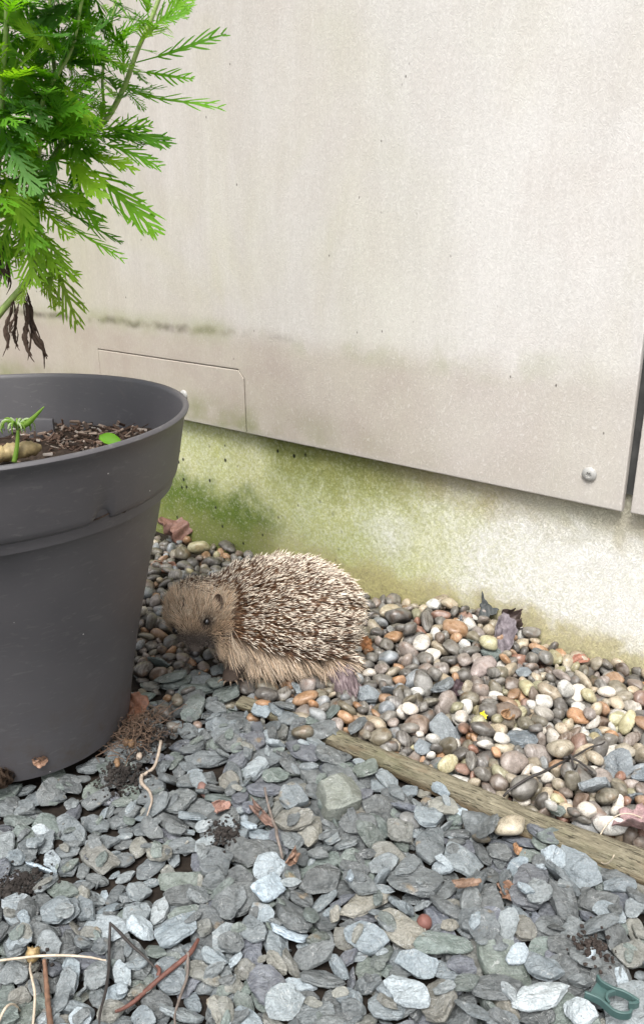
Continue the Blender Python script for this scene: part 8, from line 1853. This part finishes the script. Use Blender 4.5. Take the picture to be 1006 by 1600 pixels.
def place_leaf(name, label, px, py, L, W, col, shape, seed, yaw=0, pitch=0, roll=0, lift=.004, crumple=.12, curl=.6, cup=.2, group=None, cat='dead leaf', z=None):
    p, nn = hit(px, py)
    if z is not None: p = ground_at(px, py, z)
    V, F = sheet_leaf(shape, L, W, seed, crumple, curl, cup)
    o = mesh_obj(name, V, F, leaf_material(name, col))
    sm = o.modifiers.new('thickness', 'SOLIDIFY'); sm.thickness = .0006
    o.location = p + Vector((0, 0, lift))
    o.rotation_euler = (roll, pitch, yaw)
    tag(o, label, cat, group); return o

# --- half-round timber edging
def timber_material():
    n = NT('weathered_timber')
    P = n.coord('Object'); x, y, z = n.sep(P)
    gr = n.noise(n.scale(P, (34, 230, 230)), 1, 5, .68, 1.2)
    gr2 = n.noise(n.scale(P, (60, 560, 560)), 1, 4, .65, 1.0)
    big = n.noise(n.scale(P, (16, 40, 40)), 1, 4, .6)
    col = n.mix(n.rng(gr, .3, .7), (.13, .115, .078), (.30, .27, .19))
    col = n.mix(n.rng(big, .48, .66, 0, .6), col, (.15, .15, .085))
    col = n.mix(n.rng(n.noise(P, 42, 4, .65), .55, .70, 0, .6), col, (.36, .33, .24))
    col = n.mix(n.rng(n.noise(n.scale(P, (20, 60, 60), (4, 4, 4)), 1, 3), .58, .72, 0, .65), col, (.14, .085, .045))
    col = n.mix(n.rng(z, .004, -.006, 0, .6), col, (.20, .12, .06))
    crack = n.rng(gr2, .38, .45, .9, 0)
    col = n.mix(crack, col, (.035, .03, .02))
    h = n.math('ADD', gr, n.math('MULTIPLY', gr2, .6))
    n.set(color=col, rough=.8, spec=.2, normal=n.bump(h, 1.0, .0035)); return n.m
M['timber'] = timber_material()
def edging():
    d = (LOG_B - LOG_A); L = d.length
    rr = random.Random(5); V = []; F = []
    n, seg = 90, 28
    for i in range(n):
        t = i / (n - 1); r = log_r(t); x = t * L
        cy = .0035 * math.sin(3.2 * t * 2 + .6) + .0012 * math.sin(19 * t)
        cz = .0015 * math.sin(9 * t)
        for j in range(seg):
            a = 2 * PI * j / seg
            q = 1 + .07 * math.sin(3 * a + 4 * t) + .035 * math.sin(7 * a + 15 * t) + .02 * math.sin(13 * a - 9 * t) + rr.uniform(-.02, .02)
            yy, zz = math.cos(a) * r * q * 1.12, math.sin(a) * r * q
            zz = min(zz, r * .92 + .10 * yy + .0012 * math.sin(31 * t + 2 * yy / r))     # worn flat along the top
            V.append((x, cy + yy, cz + zz))
    for i in range(n - 1):
        for j in range(seg): F.append((i * seg + j, (i + 1) * seg + j, (i + 1) * seg + (j + 1) % seg, i * seg + (j + 1) % seg))
    F.append(tuple(range(seg))); F.append(tuple(reversed(range((n - 1) * seg, n * seg))))
    o = mesh_obj('timber_edging', V, F, M['timber'], None, True, 50)
    o.location = LOG_A + Vector((0, 0, -.0015)); o.rotation_euler = (0, -math.asin(d.z / L), math.atan2(d.y, d.x))
    return o
tag(edging(), 'long weathered timber pole laid as edging between the slate chips and the pebbles', 'timber edging')

# --- blocky stone
bp, _ = hit(530, 1262)
V, F = slate_shape(3)
bm = bmesh.new()
bmesh.ops.create_cube(bm, size=1)
bmesh.ops.subdivide_edges(bm, edges=bm.edges, cuts=5, use_grid_fill=True)
rr = random.Random(12)
for v in bm.verts:
    p = v.co.copy(); q = p.copy()
    m = max(abs(p.x), abs(p.y), abs(p.z)); s = (abs(p.x * 2) ** 7 + abs(p.y * 2) ** 7 + abs(p.z * 2) ** 7) ** (1 / 7)
    q *= 1 / max(s, 1e-6) * m * 2
    q.x += .08 * q.z + .05 * math.sin(5 * q.y + 1) - .06 * q.y; q.y += .06 * math.sin(4 * q.x); q.z += .05 * math.sin(5 * q.x + 2 * q.y)
    if q.x + q.z + .3 * q.y > .72: q -= Vector((.5, .15, .5)) * (q.x + q.z + .3 * q.y - .72)
    if -q.y + q.z > .80: q -= Vector((0, -.5, .5)) * (-q.y + q.z - .80)
    q += Vector((rr.uniform(-.012, .012), rr.uniform(-.012, .012), rr.uniform(-.012, .012)))
    v.co = Vector((q.x * .038, q.y * .036, q.z * .030))
me = bpy.data.meshes.new('rock'); bm.to_mesh(me); bm.free()
me.polygons.foreach_set('use_smooth', [True] * len(me.polygons)); me.set_sharp_from_angle(angle=math.radians(26)); me.materials.append(M['slate'])
o = bpy.data.objects.new('rock', me); COL.objects.link(o); o.location = (bp.x, bp.y + .004, drop(bp.x, bp.y) + .008); o.rotation_euler = (.18, .05, .25); o.color = (.19, .205, .16, 1)
tag(o, 'blocky greenish grey rock, far thicker than the flat chips around it', 'rock')

# --- dead leaves
place_leaf('dead_leaf', 'reddish brown lobed leaf standing behind the pot against the mossy wall foot', 270, 846, .078, .068, (.165, .090, .070), maple, 3, yaw=2.3, pitch=-.75, roll=.35, lift=.016, curl=.9, crumple=.16)
place_leaf('dead_leaf', 'salmon brown curled leaf beside the pot above the hedgehog head', 256, 903, .056, .024, (.33, .185, .13), oval, 4, yaw=-.15, roll=.45, pitch=.1, lift=.013, curl=1.2)
place_leaf('dead_leaf', 'grey purple leaf standing on edge among the pebbles near the wall', 782, 1008, .062, .024, (.15, .13, .14), oval, 5, yaw=1.1, pitch=-.75, roll=.5, lift=.014, curl=.9, crumple=.28)
place_leaf('dead_leaf', 'dark brown rolled leaf on top of the pebbles right against the wall', 798, 982, .040, .032, (.055, .038, .034), ragged, 6, yaw=.3, pitch=.3, roll=.5, lift=.008, curl=1.3, crumple=.2)
place_leaf('dead_leaf', 'blackish flat leaf leaning on the wall at the top of the pebble heap', 764, 955, .036, .032, (.05, .055, .055), ragged, 16, yaw=-.4, pitch=.1, roll=.9, lift=.010, curl=.5, crumple=.1)
place_leaf('dead_leaf', 'small russet brown leaf flake lying on a pale pebble at the wall foot', 906, 1036, .024, .010, (.24, .11, .075), oval, 7, yaw=.1, roll=.4, lift=.004, curl=.6)
place_leaf('dead_leaf', 'orange brown curled leaf between the pebbles near the yellow flower', 790, 1128, .022, .017, (.27, .16, .085), ragged, 8, yaw=.8, roll=.5, pitch=.4, lift=.005, curl=1.4)
place_leaf('dead_leaf', 'blackish purple leaf scrap in the pebbles above a blue slate chip', 712, 1085, .028, .020, (.045, .028, .032), ragged, 9, yaw=.3, roll=.4, lift=.005, curl=.7)
place_leaf('dead_leaf', 'orange brown leaf caught in the root tuft beside the pot', 212, 1119, .034, .026, (.16, .075, .045), ragged, 10, yaw=.2, roll=.7, pitch=-.2, lift=.012, curl=.6)
place_leaf('dead_leaf', 'long twisted brown leaf on the slate beside the thin grey twig', 408, 1283, .042, .013, (.15, .095, .075), ragged, 11, yaw=-.9, roll=.5, pitch=.1, lift=.008, curl=1.6, crumple=.25)
place_leaf('dead_leaf', 'small rolled brown leaf just right of a large pale blue slate chip', 456, 1351, .024, .014, (.19, .115, .08), ragged, 12, yaw=1.2, roll=.6, lift=.006, curl=1.8, crumple=.25)
place_leaf('dead_leaf', 'orange brown leaf lying across the grey slate in the lower right', 797, 1404, .028, .012, (.17, .10, .066), ragged, 13, yaw=-.1, roll=.35, lift=.006, curl=.7, crumple=.32)
place_leaf('dead_leaf', 'thin tan leaf strip among the slate left of the orange leaf', 727, 1391, .028, .009, (.17, .11, .075), ragged, 14, yaw=.15, roll=.2, lift=.005, curl=1.2)
place_leaf('dead_leaf', 'pale pink lobed leaf above the timber edging at the frame side', 1000, 1308, .050, .046, (.33, .22, .22), maple, 15, yaw=2.9, roll=.45, lift=.012, curl=.4, crumple=.1)
place_leaf('dead_leaf', 'rust brown leaf half buried where hedgehog and pebbles meet', 572, 1013, .024, .020, (.26, .12, .05), ragged, 17, yaw=.5, roll=.6, lift=.004, curl=.7)
place_leaf('dead_leaf', 'brown crumb of leaf among small slates below the root tuft', 346, 1270, .020, .013, (.24, .14, .11), ragged, 18, yaw=.4, roll=.4, lift=.005, curl=1.2)
place_leaf('dead_leaf', 'rusty leaf fragment wedged under the timber edging', 806, 1338, .014, .010, (.25, .14, .075), ragged, 19, yaw=1.2, roll=.6, lift=.006, curl=.8)
# the flake stuck low on the pot
pp, pn = hit(62, 1187)
V, F = sheet_leaf(oval, .016, .009, 23, .22, .5)
o = mesh_obj('leaf_flake', V, F, leaf_material('leaf_flake', (.22, .13, .085)))
o.matrix_world = Matrix.Translation(pp + pn * .0008) @ frame(pn.cross(Vector((0, 0, 1))) + Vector((0, 0, .4)), pn).to_4x4()
tag(o, 'small tan leaf flake stuck low on the side of the grey pot', 'dead leaf')
def clod(name, label, px, py, R, n, seed, col, cat='soil clod', flat=.5):
    p, _ = hit(px, py); r = random.Random(seed); parts = []
    for i in range(n * 4):
        d = Vector((r.gauss(0, R), r.gauss(0, R), 0))
        if math.hypot(p.x + d.x - POT.x, p.y + d.y - POT.y) < .129: continue
        s = r.uniform(.0006, .0026) * (1.4 if i < n * .2 else .7)
        V, F = ico(1)
        z = drop(p.x + d.x, p.y + d.y) if i % 3 == 0 else p.z
        parts.append(([Vector((v[0] * s * r.uniform(.7, 1.3), v[1] * s * r.uniform(.7, 1.3), v[2] * s * r.uniform(.6, 1.1))) + d + Vector((0, 0, z - p.z + s * .4 + max(0, R - d.length) * r.uniform(0, flat))) for v in V], F))
    V, F = join(*parts)
    key = 'clod_' + name
    if key not in M: M[key] = plain(key, col, .9, .5, 400, .8, .15)
    o = mesh_obj(name, V, F, M[key], None, False); o.location = p
    tag(o, label, cat, None, 'stuff'); return o
clod('soil_clod', 'dark crumbly soil clod among the slate left, below the pot', 30, 1384, .010, 110, 1, (.038, .033, .030))
clod('soil_clod', 'reddish brown peaty crumbs between slate chips in mid bed', 352, 1302, .007, 60, 2, (.085, .055, .042))
clod('soil_clod', 'black soil crumbs beside the seed head at the bottom corner', 66, 1514, .005, 24, 3, (.025, .023, .022))
clod('soil_clod', 'dark brown soil matted under the root tuft beside the pot', 222, 1152, .015, 150, 6, (.052, .034, .024))
clod('soil_clod', 'dark soil spilled in the shade of the pot foot', 190, 1212, .014, 120, 4, (.04, .033, .028))
clod('wood_crumb', 'dark rotten wood crumbs beside the lower right slates', 930, 1480, .007, 40, 5, (.05, .04, .035), 'wood crumbs')

# --- layered purple bark
kp, _ = hit(545, 1075)
V = []; F = []
nx_, ny_ = 14, 18
rr = random.Random(21)
for side in (0, 1):
    for j in range(ny_):
        v = j / (ny_ - 1) - .5
        for i in range(nx_):
            u = i / (nx_ - 1) - .5
            w = .95 - .55 * max(0, v + .1) + .10 * math.sin(9 * v) + .05 * math.sin(23 * v + 1)
            x = u * .034 * w + .004 * v; y = v * .050 * (1 - .35 * u * (v > 0)) + .004 * math.sin(14 * u + 1) * (1 if j in (0, ny_ - 1) else .3)
            z = .0022 * math.sin(26 * u + 3 * v) + .0012 * math.sin(49 * u + 6 * v + 2) - .010 * u * u * 4 + (.0016 if (i * 7 // nx_) % 2 else 0) * (v > -.1)
            V.append((x, -y, z if side == 0 else z - .0045))
for side in (0, 1):
    o0 = side * nx_ * ny_
    for j in range(ny_ - 1):
        for i in range(nx_ - 1):
            q = (o0 + j * nx_ + i, o0 + j * nx_ + i + 1, o0 + (j + 1) * nx_ + i + 1, o0 + (j + 1) * nx_ + i)
            F.append(tuple(reversed(q)) if side == 0 else q)
N_ = nx_ * ny_
for i in range(nx_ - 1):
    F.append((i, i + 1, N_ + i + 1, N_ + i)); k = (ny_ - 1) * nx_; F.append((k + i + 1, k + i, N_ + k + i, N_ + k + i + 1))
for j in range(ny_ - 1):
    a, b = j * nx_, (j + 1) * nx_; F.append((b, a, N_ + a, N_ + b)); a += nx_ - 1; b += nx_ - 1; F.append((a, b, N_ + b, N_ + a))
def bark_material():
    n = NT('purple_bark'); P = n.coord('Object')
    g = n.noise(n.scale(P, (420, 60, 200)), 1, 4, .6, .5)
    c = n.ramp(g, [(.3, (.035, .024, .026)), (.5, (.14, .105, .11)), (.72, (.30, .25, .25))])
    n.set(color=c, rough=.6, spec=.35, normal=n.bump(g, .8, .002)); return n.m
o = mesh_obj('bark_piece', V, F, bark_material(), None, True, 40)
o.location = kp + Vector((0, .004, .008)); o.rotation_euler = (.30, .10, .22)
tag(o, 'purplish layered piece of bark leaning on the pebbles below the hedgehog rump', 'bark')

# --- root tuft
rt, _ = hit(218, 1150); rt.z = drop(rt.x, rt.y) 
tuft = empty('root_tuft', rt)
tag(tuft, 'tangled tuft of fine brown roots with one thick white root, beside the pot foot', 'roots')
M['root'] = plain('fine_root', (.135, .088, .060), .8, .4, 300); M['white_root'] = plain('white_root', (.40, .33, .265), .6, .35, 220, .6)
M['bud'] = plain('root_bud', (.23, .14, .075), .6, .35, 250)
r = random.Random(66); parts = []
for i in range(230):
    c = Vector((r.gauss(-.004, .015), r.gauss(.002, .020), 0))
    pts = []; d = Vector((r.gauss(0, 1), r.gauss(0, 1), r.gauss(.3, .5))).normalized(); q = c + Vector((0, 0, r.uniform(.001, .014)))
    for k in range(6):
        pts.append(q.copy()); d = (d + Vector((r.gauss(0, .55), r.gauss(0, .55), r.gauss(-.08, .4)))).normalized(); q = q + d * r.uniform(.003, .007)
        q.z = min(max(q.z, -.004), .026)
    w = r.choice((.00025, .00035, .0005, .0007))
    parts.append(tube(pts, [w, w * .9, w * .4], 4, 12))
V, F = join(*parts)
o = mesh_obj('fine_roots', V, F, M['root'], tuft); o['kind'] = 'stuff'
wp_ = [(251, 1156), (246, 1172), (239, 1186), (226, 1193), (220, 1198), (220, 1212), (226, 1222), (233, 1232), (237, 1247), (234, 1258), (229, 1269)]
P = [p - rt for p in lying_path(wp_, .0022, .0015, 44)]
for i in range(14): P[i].z += .010 * (1 - i / 14)
V, F = tube(P, [.0017, .0015, .0017, .0019, .0020, .0016, .0014, .0010, .0005], 9, 44, .10, 3)
mesh_obj('white_root', V, F, M['white_root'], tuft)
for px, py, s in ((218, 1186, .0042), (198, 1164, .005), (206, 1166, .0048), (183, 1194, .0038), (184, 1199, .0034)):
    p, _ = hit(px, py); V, F = ico(2)
    o = mesh_obj('root_bud', [(v[0] * s * .8, v[1] * s * 1.1, v[2] * s) for v in V], F, M['bud'] if px != 218 else M['white_root'], tuft); o.location = p - rt + Vector((0, 0, .003))

# --- twigs and stalks
M['russet_bark'] = plain('russet_bark', (.135, .058, .043), .6, .4, 220, .5)
M['grey_bark'] = plain('grey_bark', (.17, .14, .12), .75, .35, 260, .6)
M['black_stalk'] = plain('black_stalk', (.035, .030, .027), .6, .3, 260, .3)
M['straw'] = plain('bleached_straw', (.50, .42, .32), .5, .3, 200, .2)
M['brown_stick'] = plain('brown_stick', (.17, .095, .06), .7, .4, 200, .7)
tw = empty('russet_twig', hit(250, 1517)[0]); T0 = Vector(tw.location)
tag(tw, 'reddish forked twig lying across the slate at the bottom', 'twig')
def sub(name, pix, rad, mat, par, org, lift=0.0, seed=1):
    P = [p - org for p in lying_path(pix, rad[0], lift)]
    V, F = tube(P, rad, 9, len(P), .10, seed); return mesh_obj(name, V, F, mat, par)
sub('stem', [(309, 1459), (298, 1480), (284, 1492), (252, 1514), (228, 1532), (202, 1553), (178, 1567)], [.0014, .0019, .0019, .0018, .0018, .0016, .0010], M['russet_bark'], tw, T0, .003)
sub('branch', [(293, 1484), (291, 1510), (284, 1530), (277, 1556), (272, 1580), (274, 1602)], [.0012, .0011, .0011, .0009, .0006], M['grey_bark'], tw, T0, .002, 2)
sub('branch', [(246, 1514), (248, 1506), (243, 1500)], [.0016, .0014, .0010], M['russet_bark'], tw, T0, .004, 3)
bt = empty('bent_stalk', hit(172, 1450)[0]); B0_ = Vector(bt.location)
tag(bt, 'black stalk bent double over the slate left of the reddish twig', 'stalk')
sub('stem', [(172, 1443), (169, 1470), (168, 1500), (163, 1540), (155, 1575), (153, 1598)], [.0010, .0012, .0012, .0010, .0007], M['black_stalk'], bt, B0_, .006)
sub('stem', [(172, 1443), (188, 1458), (205, 1475), (225, 1490), (246, 1508)], [.0010, .0012, .0012, .0009, .0007], M['black_stalk'], bt, B0_, .006, 4)
o = stalk('straw_stalk', [(-20, 1509), (20, 1499), (58, 1491), (100, 1489), (140, 1494), (166, 1504)], [.0009, .0010, .0009, .0005], M['straw'], None, .008)
tag(o, 'pale bleached stalk arching across the slate from the left side, above the others', 'stalk', 'bleached stalks at the bottom left')
o = stalk('straw_stalk', [(-12, 1606), (8, 1584), (29, 1559)], [.0010, .0010, .0006], M['straw'], None, .004)
tag(o, 'short pale stalk pointing up from the bottom left corner', 'stalk', 'bleached stalks at the bottom left')
sh = empty('seed_stalk', hit(48, 1500)[0]); S0 = Vector(sh.location)
tag(sh, 'pale upright stalk with a small tan seed capsule on its tip', 'seed head', 'bleached stalks at the bottom left')
P = [p - S0 for p in lying_path([(46, 1489), (46, 1510), (50, 1530), (54, 1552), (52, 1578), (48, 1604)], .0012, .006)]
V, F = tube(P, [.0007, .0009, .0009, .0009], 8, len(P)); mesh_obj('stem', V, F, M['straw'], sh)
M['capsule'] = plain('seed_capsule', (.34, .24, .11), .5, .35, 300, .5)
V, F = [], []
for k, (rr_, z) in enumerate(((.0008, -.001), (.0030, .0005), (.0046, .003), (.0048, .0062), (.0041, .0085), (.0046, .0098), (.0030, .0092), (.0010, .0080))):
    for i in range(18):
        a = 2 * PI * i / 18; q = rr_ * (1 + .12 * math.cos(6 * a)); V.append((q * math.cos(a), q * math.sin(a), z + (.0010 * math.cos(6 * a) if k == 5 else 0)))
for k in range(7):
    for i in range(18): F.append((k * 18 + i, k * 18 + (i + 1) % 18, (k + 1) * 18 + (i + 1) % 18, (k + 1) * 18 + i))
o = mesh_obj('capsule', V, F, M['capsule'], sh); o.location = P[0]; o.rotation_euler = (-.75, .1, 0)
o = stalk('brown_stick', [(68, 1494), (71, 1530), (74, 1565), (79, 1606)], [.0015, .0018, .0019, .0021], M['brown_stick'], None, .003, .16, 9, 10)
tag(o, 'split reddish brown stick beside the seed head stalk', 'stick')
o = stalk('grey_twig', [(414, 1240), (424, 1268), (431, 1290), (433, 1310), (441, 1332)], [.0012, .0015, .0015, .0012], M['grey_bark'], None, .004)
tag(o, 'thin curved grey twig on the slate beside the twisted leaf', 'twig')
pt = empty('dark_twig', hit(860, 1222)[0]); D0 = Vector(pt.location)
tag(pt, 'thin dark forked twig lying on the pebbles behind the timber edging', 'twig')
sub('stem', [(786, 1249), (820, 1238), (845, 1230), (872, 1212), (900, 1193), (922, 1181), (942, 1184)], [.0012, .0014, .0013, .0010, .0006], M['black_stalk'], pt, D0, .005)
sub('branch', [(884, 1202), (890, 1214), (898, 1222)], [.0014, .0012, .0008], M['black_stalk'], pt, D0, .005, 2)
sub('branch', [(878, 1205), (905, 1212), (925, 1218)], [.0013, .0011, .0008], M['black_stalk'], pt, D0, .005, 3)
o = stalk('pale_tendril', [(1012, 1297), (985, 1290), (962, 1288), (944, 1296), (934, 1310), (936, 1325), (946, 1342), (957, 1353)], [.0006, .0006, .0005], M['straw'], None, .004, 0)
tag(o, 'hair-thin pale tendril looping over the timber edging', 'tendril')
# --- clay ball, pod, flower, cone
def perch(px, py, r):
    p, _ = hit(px, py); d = (cam.matrix_world.translation - p).normalized()
    for k in range(90):
        q = p + d * (.0006 * k)
        ok_ = all(q.z >= drop(q.x + r * .75 * math.cos(a), q.y + r * .75 * math.sin(a)) + (r * .35) for a in (0, 1.57, 3.14, 4.71)) and q.z >= drop(q.x, q.y) + r * .9
        if ok_: return q
    return p + d * r
p = perch(663, 1442, .0061); V, F = ico(4)
M['clay'] = plain('clay', (.165, .072, .058), .65, .18, 350, .25)
o = mesh_obj('clay_ball', [Vector(v) * .0061 * (1 + .02 * math.sin(4 * v[0] + 3 * v[2])) for v in V], F, M['clay']); o.location = p
tag(o, 'small round terracotta ball resting against a stack of thin slates', 'ball')
p, _ = hit(318, 1243)
V, F = tube([(0, .010, .004), (0, .003, .0045), (.001, -.005, .003), (.003, -.011, .001)], [.0025, .0052, .0042, .0008], 12, 22, .05, 2)
o = mesh_obj('seed_pod', V, F, plain('pod', (.22, .13, .11), .5, .3, 240, .3)); o.location = p + Vector((0, 0, .002)); o.rotation_euler = (0, 0, .35)
tag(o, 'pinkish brown seed pod lying on small slates below the root tuft', 'seed pod')
p, _ = hit(755, 1118)
fl = empty('yellow_flower', p + (cam.matrix_world.translation - p).normalized() * .0035); fl.rotation_euler = (.75, .1, .3)
tag(fl, 'tiny bright yellow flower lying on a dark pebble', 'flower')
M['petal'] = plain('petal', (.70, .55, .02), .5, .1, 400); M['straw2'] = M['straw']
for k in range(5):
    V = []; F = []
    for i in range(5):
        t = i / 4; w = .0018 * math.sin(PI * (.15 + .75 * t))
        for s in (-1, 0, 1): V.append((.0006 + .0042 * t, s * w, .0010 * t * t + .0004 * abs(s)))
    for i in range(4):
        for s in range(2): F.append((i * 3 + s, i * 3 + s + 1, i * 3 + 4 + s, i * 3 + 3 + s))
    o = mesh_obj('petal', V, F, M['petal'], fl); o.rotation_euler = (0, 0, 2 * PI * k / 5)
V, F = ico(1); mesh_obj('flower_centre', [Vector(v) * .0010 for v in V], F, M['petal'], fl)
# pine cone on its side
p = ground_at(-1, 1215, .012); p.z = .012
cone = empty('pine_cone', p); cone.rotation_euler = (1.15, .25, -.45)
tag(cone, 'brown pine cone lying against the foot of the grey pot at the frame edge', 'pine cone')
M['cone'] = plain('cone_scale', (.13, .088, .06), .7, .45, 300, .4)
V, F = tube([(0, 0, -.017), (0, 0, 0), (0, 0, .018)], [.004, .007, .003], 10, 10); mesh_obj('core', V, F, M['cone'], cone)
V = []; F = []
for i in range(5):
    t = i / 4; w = .0042 * (.45 + .8 * t) if t < 1 else .0026
    for s in (-1, 0, 1): V.append((.004 + .0085 * t, s * w, .0035 * t * t - .0008 * s * s))
for i in range(4):
    for s in range(2): F.append((i * 3 + s, i * 3 + s + 1, i * 3 + 4 + s, i * 3 + 3 + s))
o_ = len(V); V += [(x, y, z - .0012) for x, y, z in V]; F += [tuple(reversed([q + o_ for q in f])) for f in F]
me = bpy.data.meshes.new('scale'); me.from_pydata(V, [], F); me.update(); me.materials.append(M['cone'])
for i in range(64):
    f = i / 63; a = i * gold; z = -.017 + .033 * f; s = (.55 + .75 * math.sin(PI * min(1, f + .12)) ** .7)
    o = bpy.data.objects.new('scale', me); COL.objects.link(o); o.parent = cone
    o.location = (0, 0, z); o.rotation_euler = (0, -.45 - .7 * f, a); o.scale = (s, s, s)
# --- green plastic clip
cp = ground_at(958, 1568, .012); cp.z = max(drop(cp.x + a, cp.y + b) for a in (-.02, -.01, 0, .01, .02) for b in (-.012, 0, .012)) + .0005
clip = empty('plastic_clip', cp)
tag(clip, 'dark green plastic plant clip lying on the slate in the lower right', 'plastic clip')
M['clip'] = plain('green_plastic', (.050, .098, .092), .38, .15, 200, .1, .5)
def clip_pts(q): return [ground_at(850 + x / 6.45, 1480 + y / 6.45, cp.z) - cp for x, y in q]
def strip_mesh(pts, h, w, n=30, z0=0.0):
    P = smooth_path(pts, n); V = []; F = []
    for i, c in enumerate(P):
        t = (P[min(i + 1, n - 1)] - P[max(i - 1, 0)]); t.z = 0; t.normalize(); s = Vector((-t.y, t.x, 0)) * w / 2
        for q in (c - s + Vector((0, 0, z0)), c + s + Vector((0, 0, z0)), c + s + Vector((0, 0, z0 + h)), c - s + Vector((0, 0, z0 + h))): V.append(q)
    for i in range(n - 1):
        for j in range(4): F.append((i * 4 + j, i * 4 + (j + 1) % 4, (i + 1) * 4 + (j + 1) % 4, (i + 1) * 4 + j))
    F.append((3, 2, 1, 0)); F.append(tuple((n - 1) * 4 + j for j in range(4)))
    return V, F
for nm, q, h in (('arm', [(528, 345), (560, 400), (620, 440), (700, 480), (790, 510), (880, 560), (945, 605)], .0065), ('arm', [(400, 520), (470, 545), (545, 580), (620, 640), (690, 700), (770, 730), (850, 725), (872, 690)], .0065),
                 ('ring', [(650, 610), (622, 560), (640, 510), (720, 485), (800, 500), (860, 540), (900, 580)], .0050), ('tip', [(945, 605), (900, 622), (845, 620)], .0055)):
    V, F = strip_mesh(clip_pts(q), h, .0019)
    o = mesh_obj(nm, V, F, M['clip'], clip, True, 35)
    bv = o.modifiers.new('b', 'BEVEL'); bv.width = .0004; bv.segments = 2
w = clip_pts([(535, 370), (640, 460), (635, 560), (660, 640), (620, 640), (545, 575), (420, 525), (470, 470)])
V = [(p.x, p.y, .0004) for p in w] + [(p.x, p.y, .0018) for p in w]
m = len(w); F = [tuple(reversed(range(m))), tuple(range(m, 2 * m))] + [(i, (i + 1) % m, m + (i + 1) % m, m + i) for i in range(m)]
mesh_obj('web', V, F, M['clip'], clip, False)
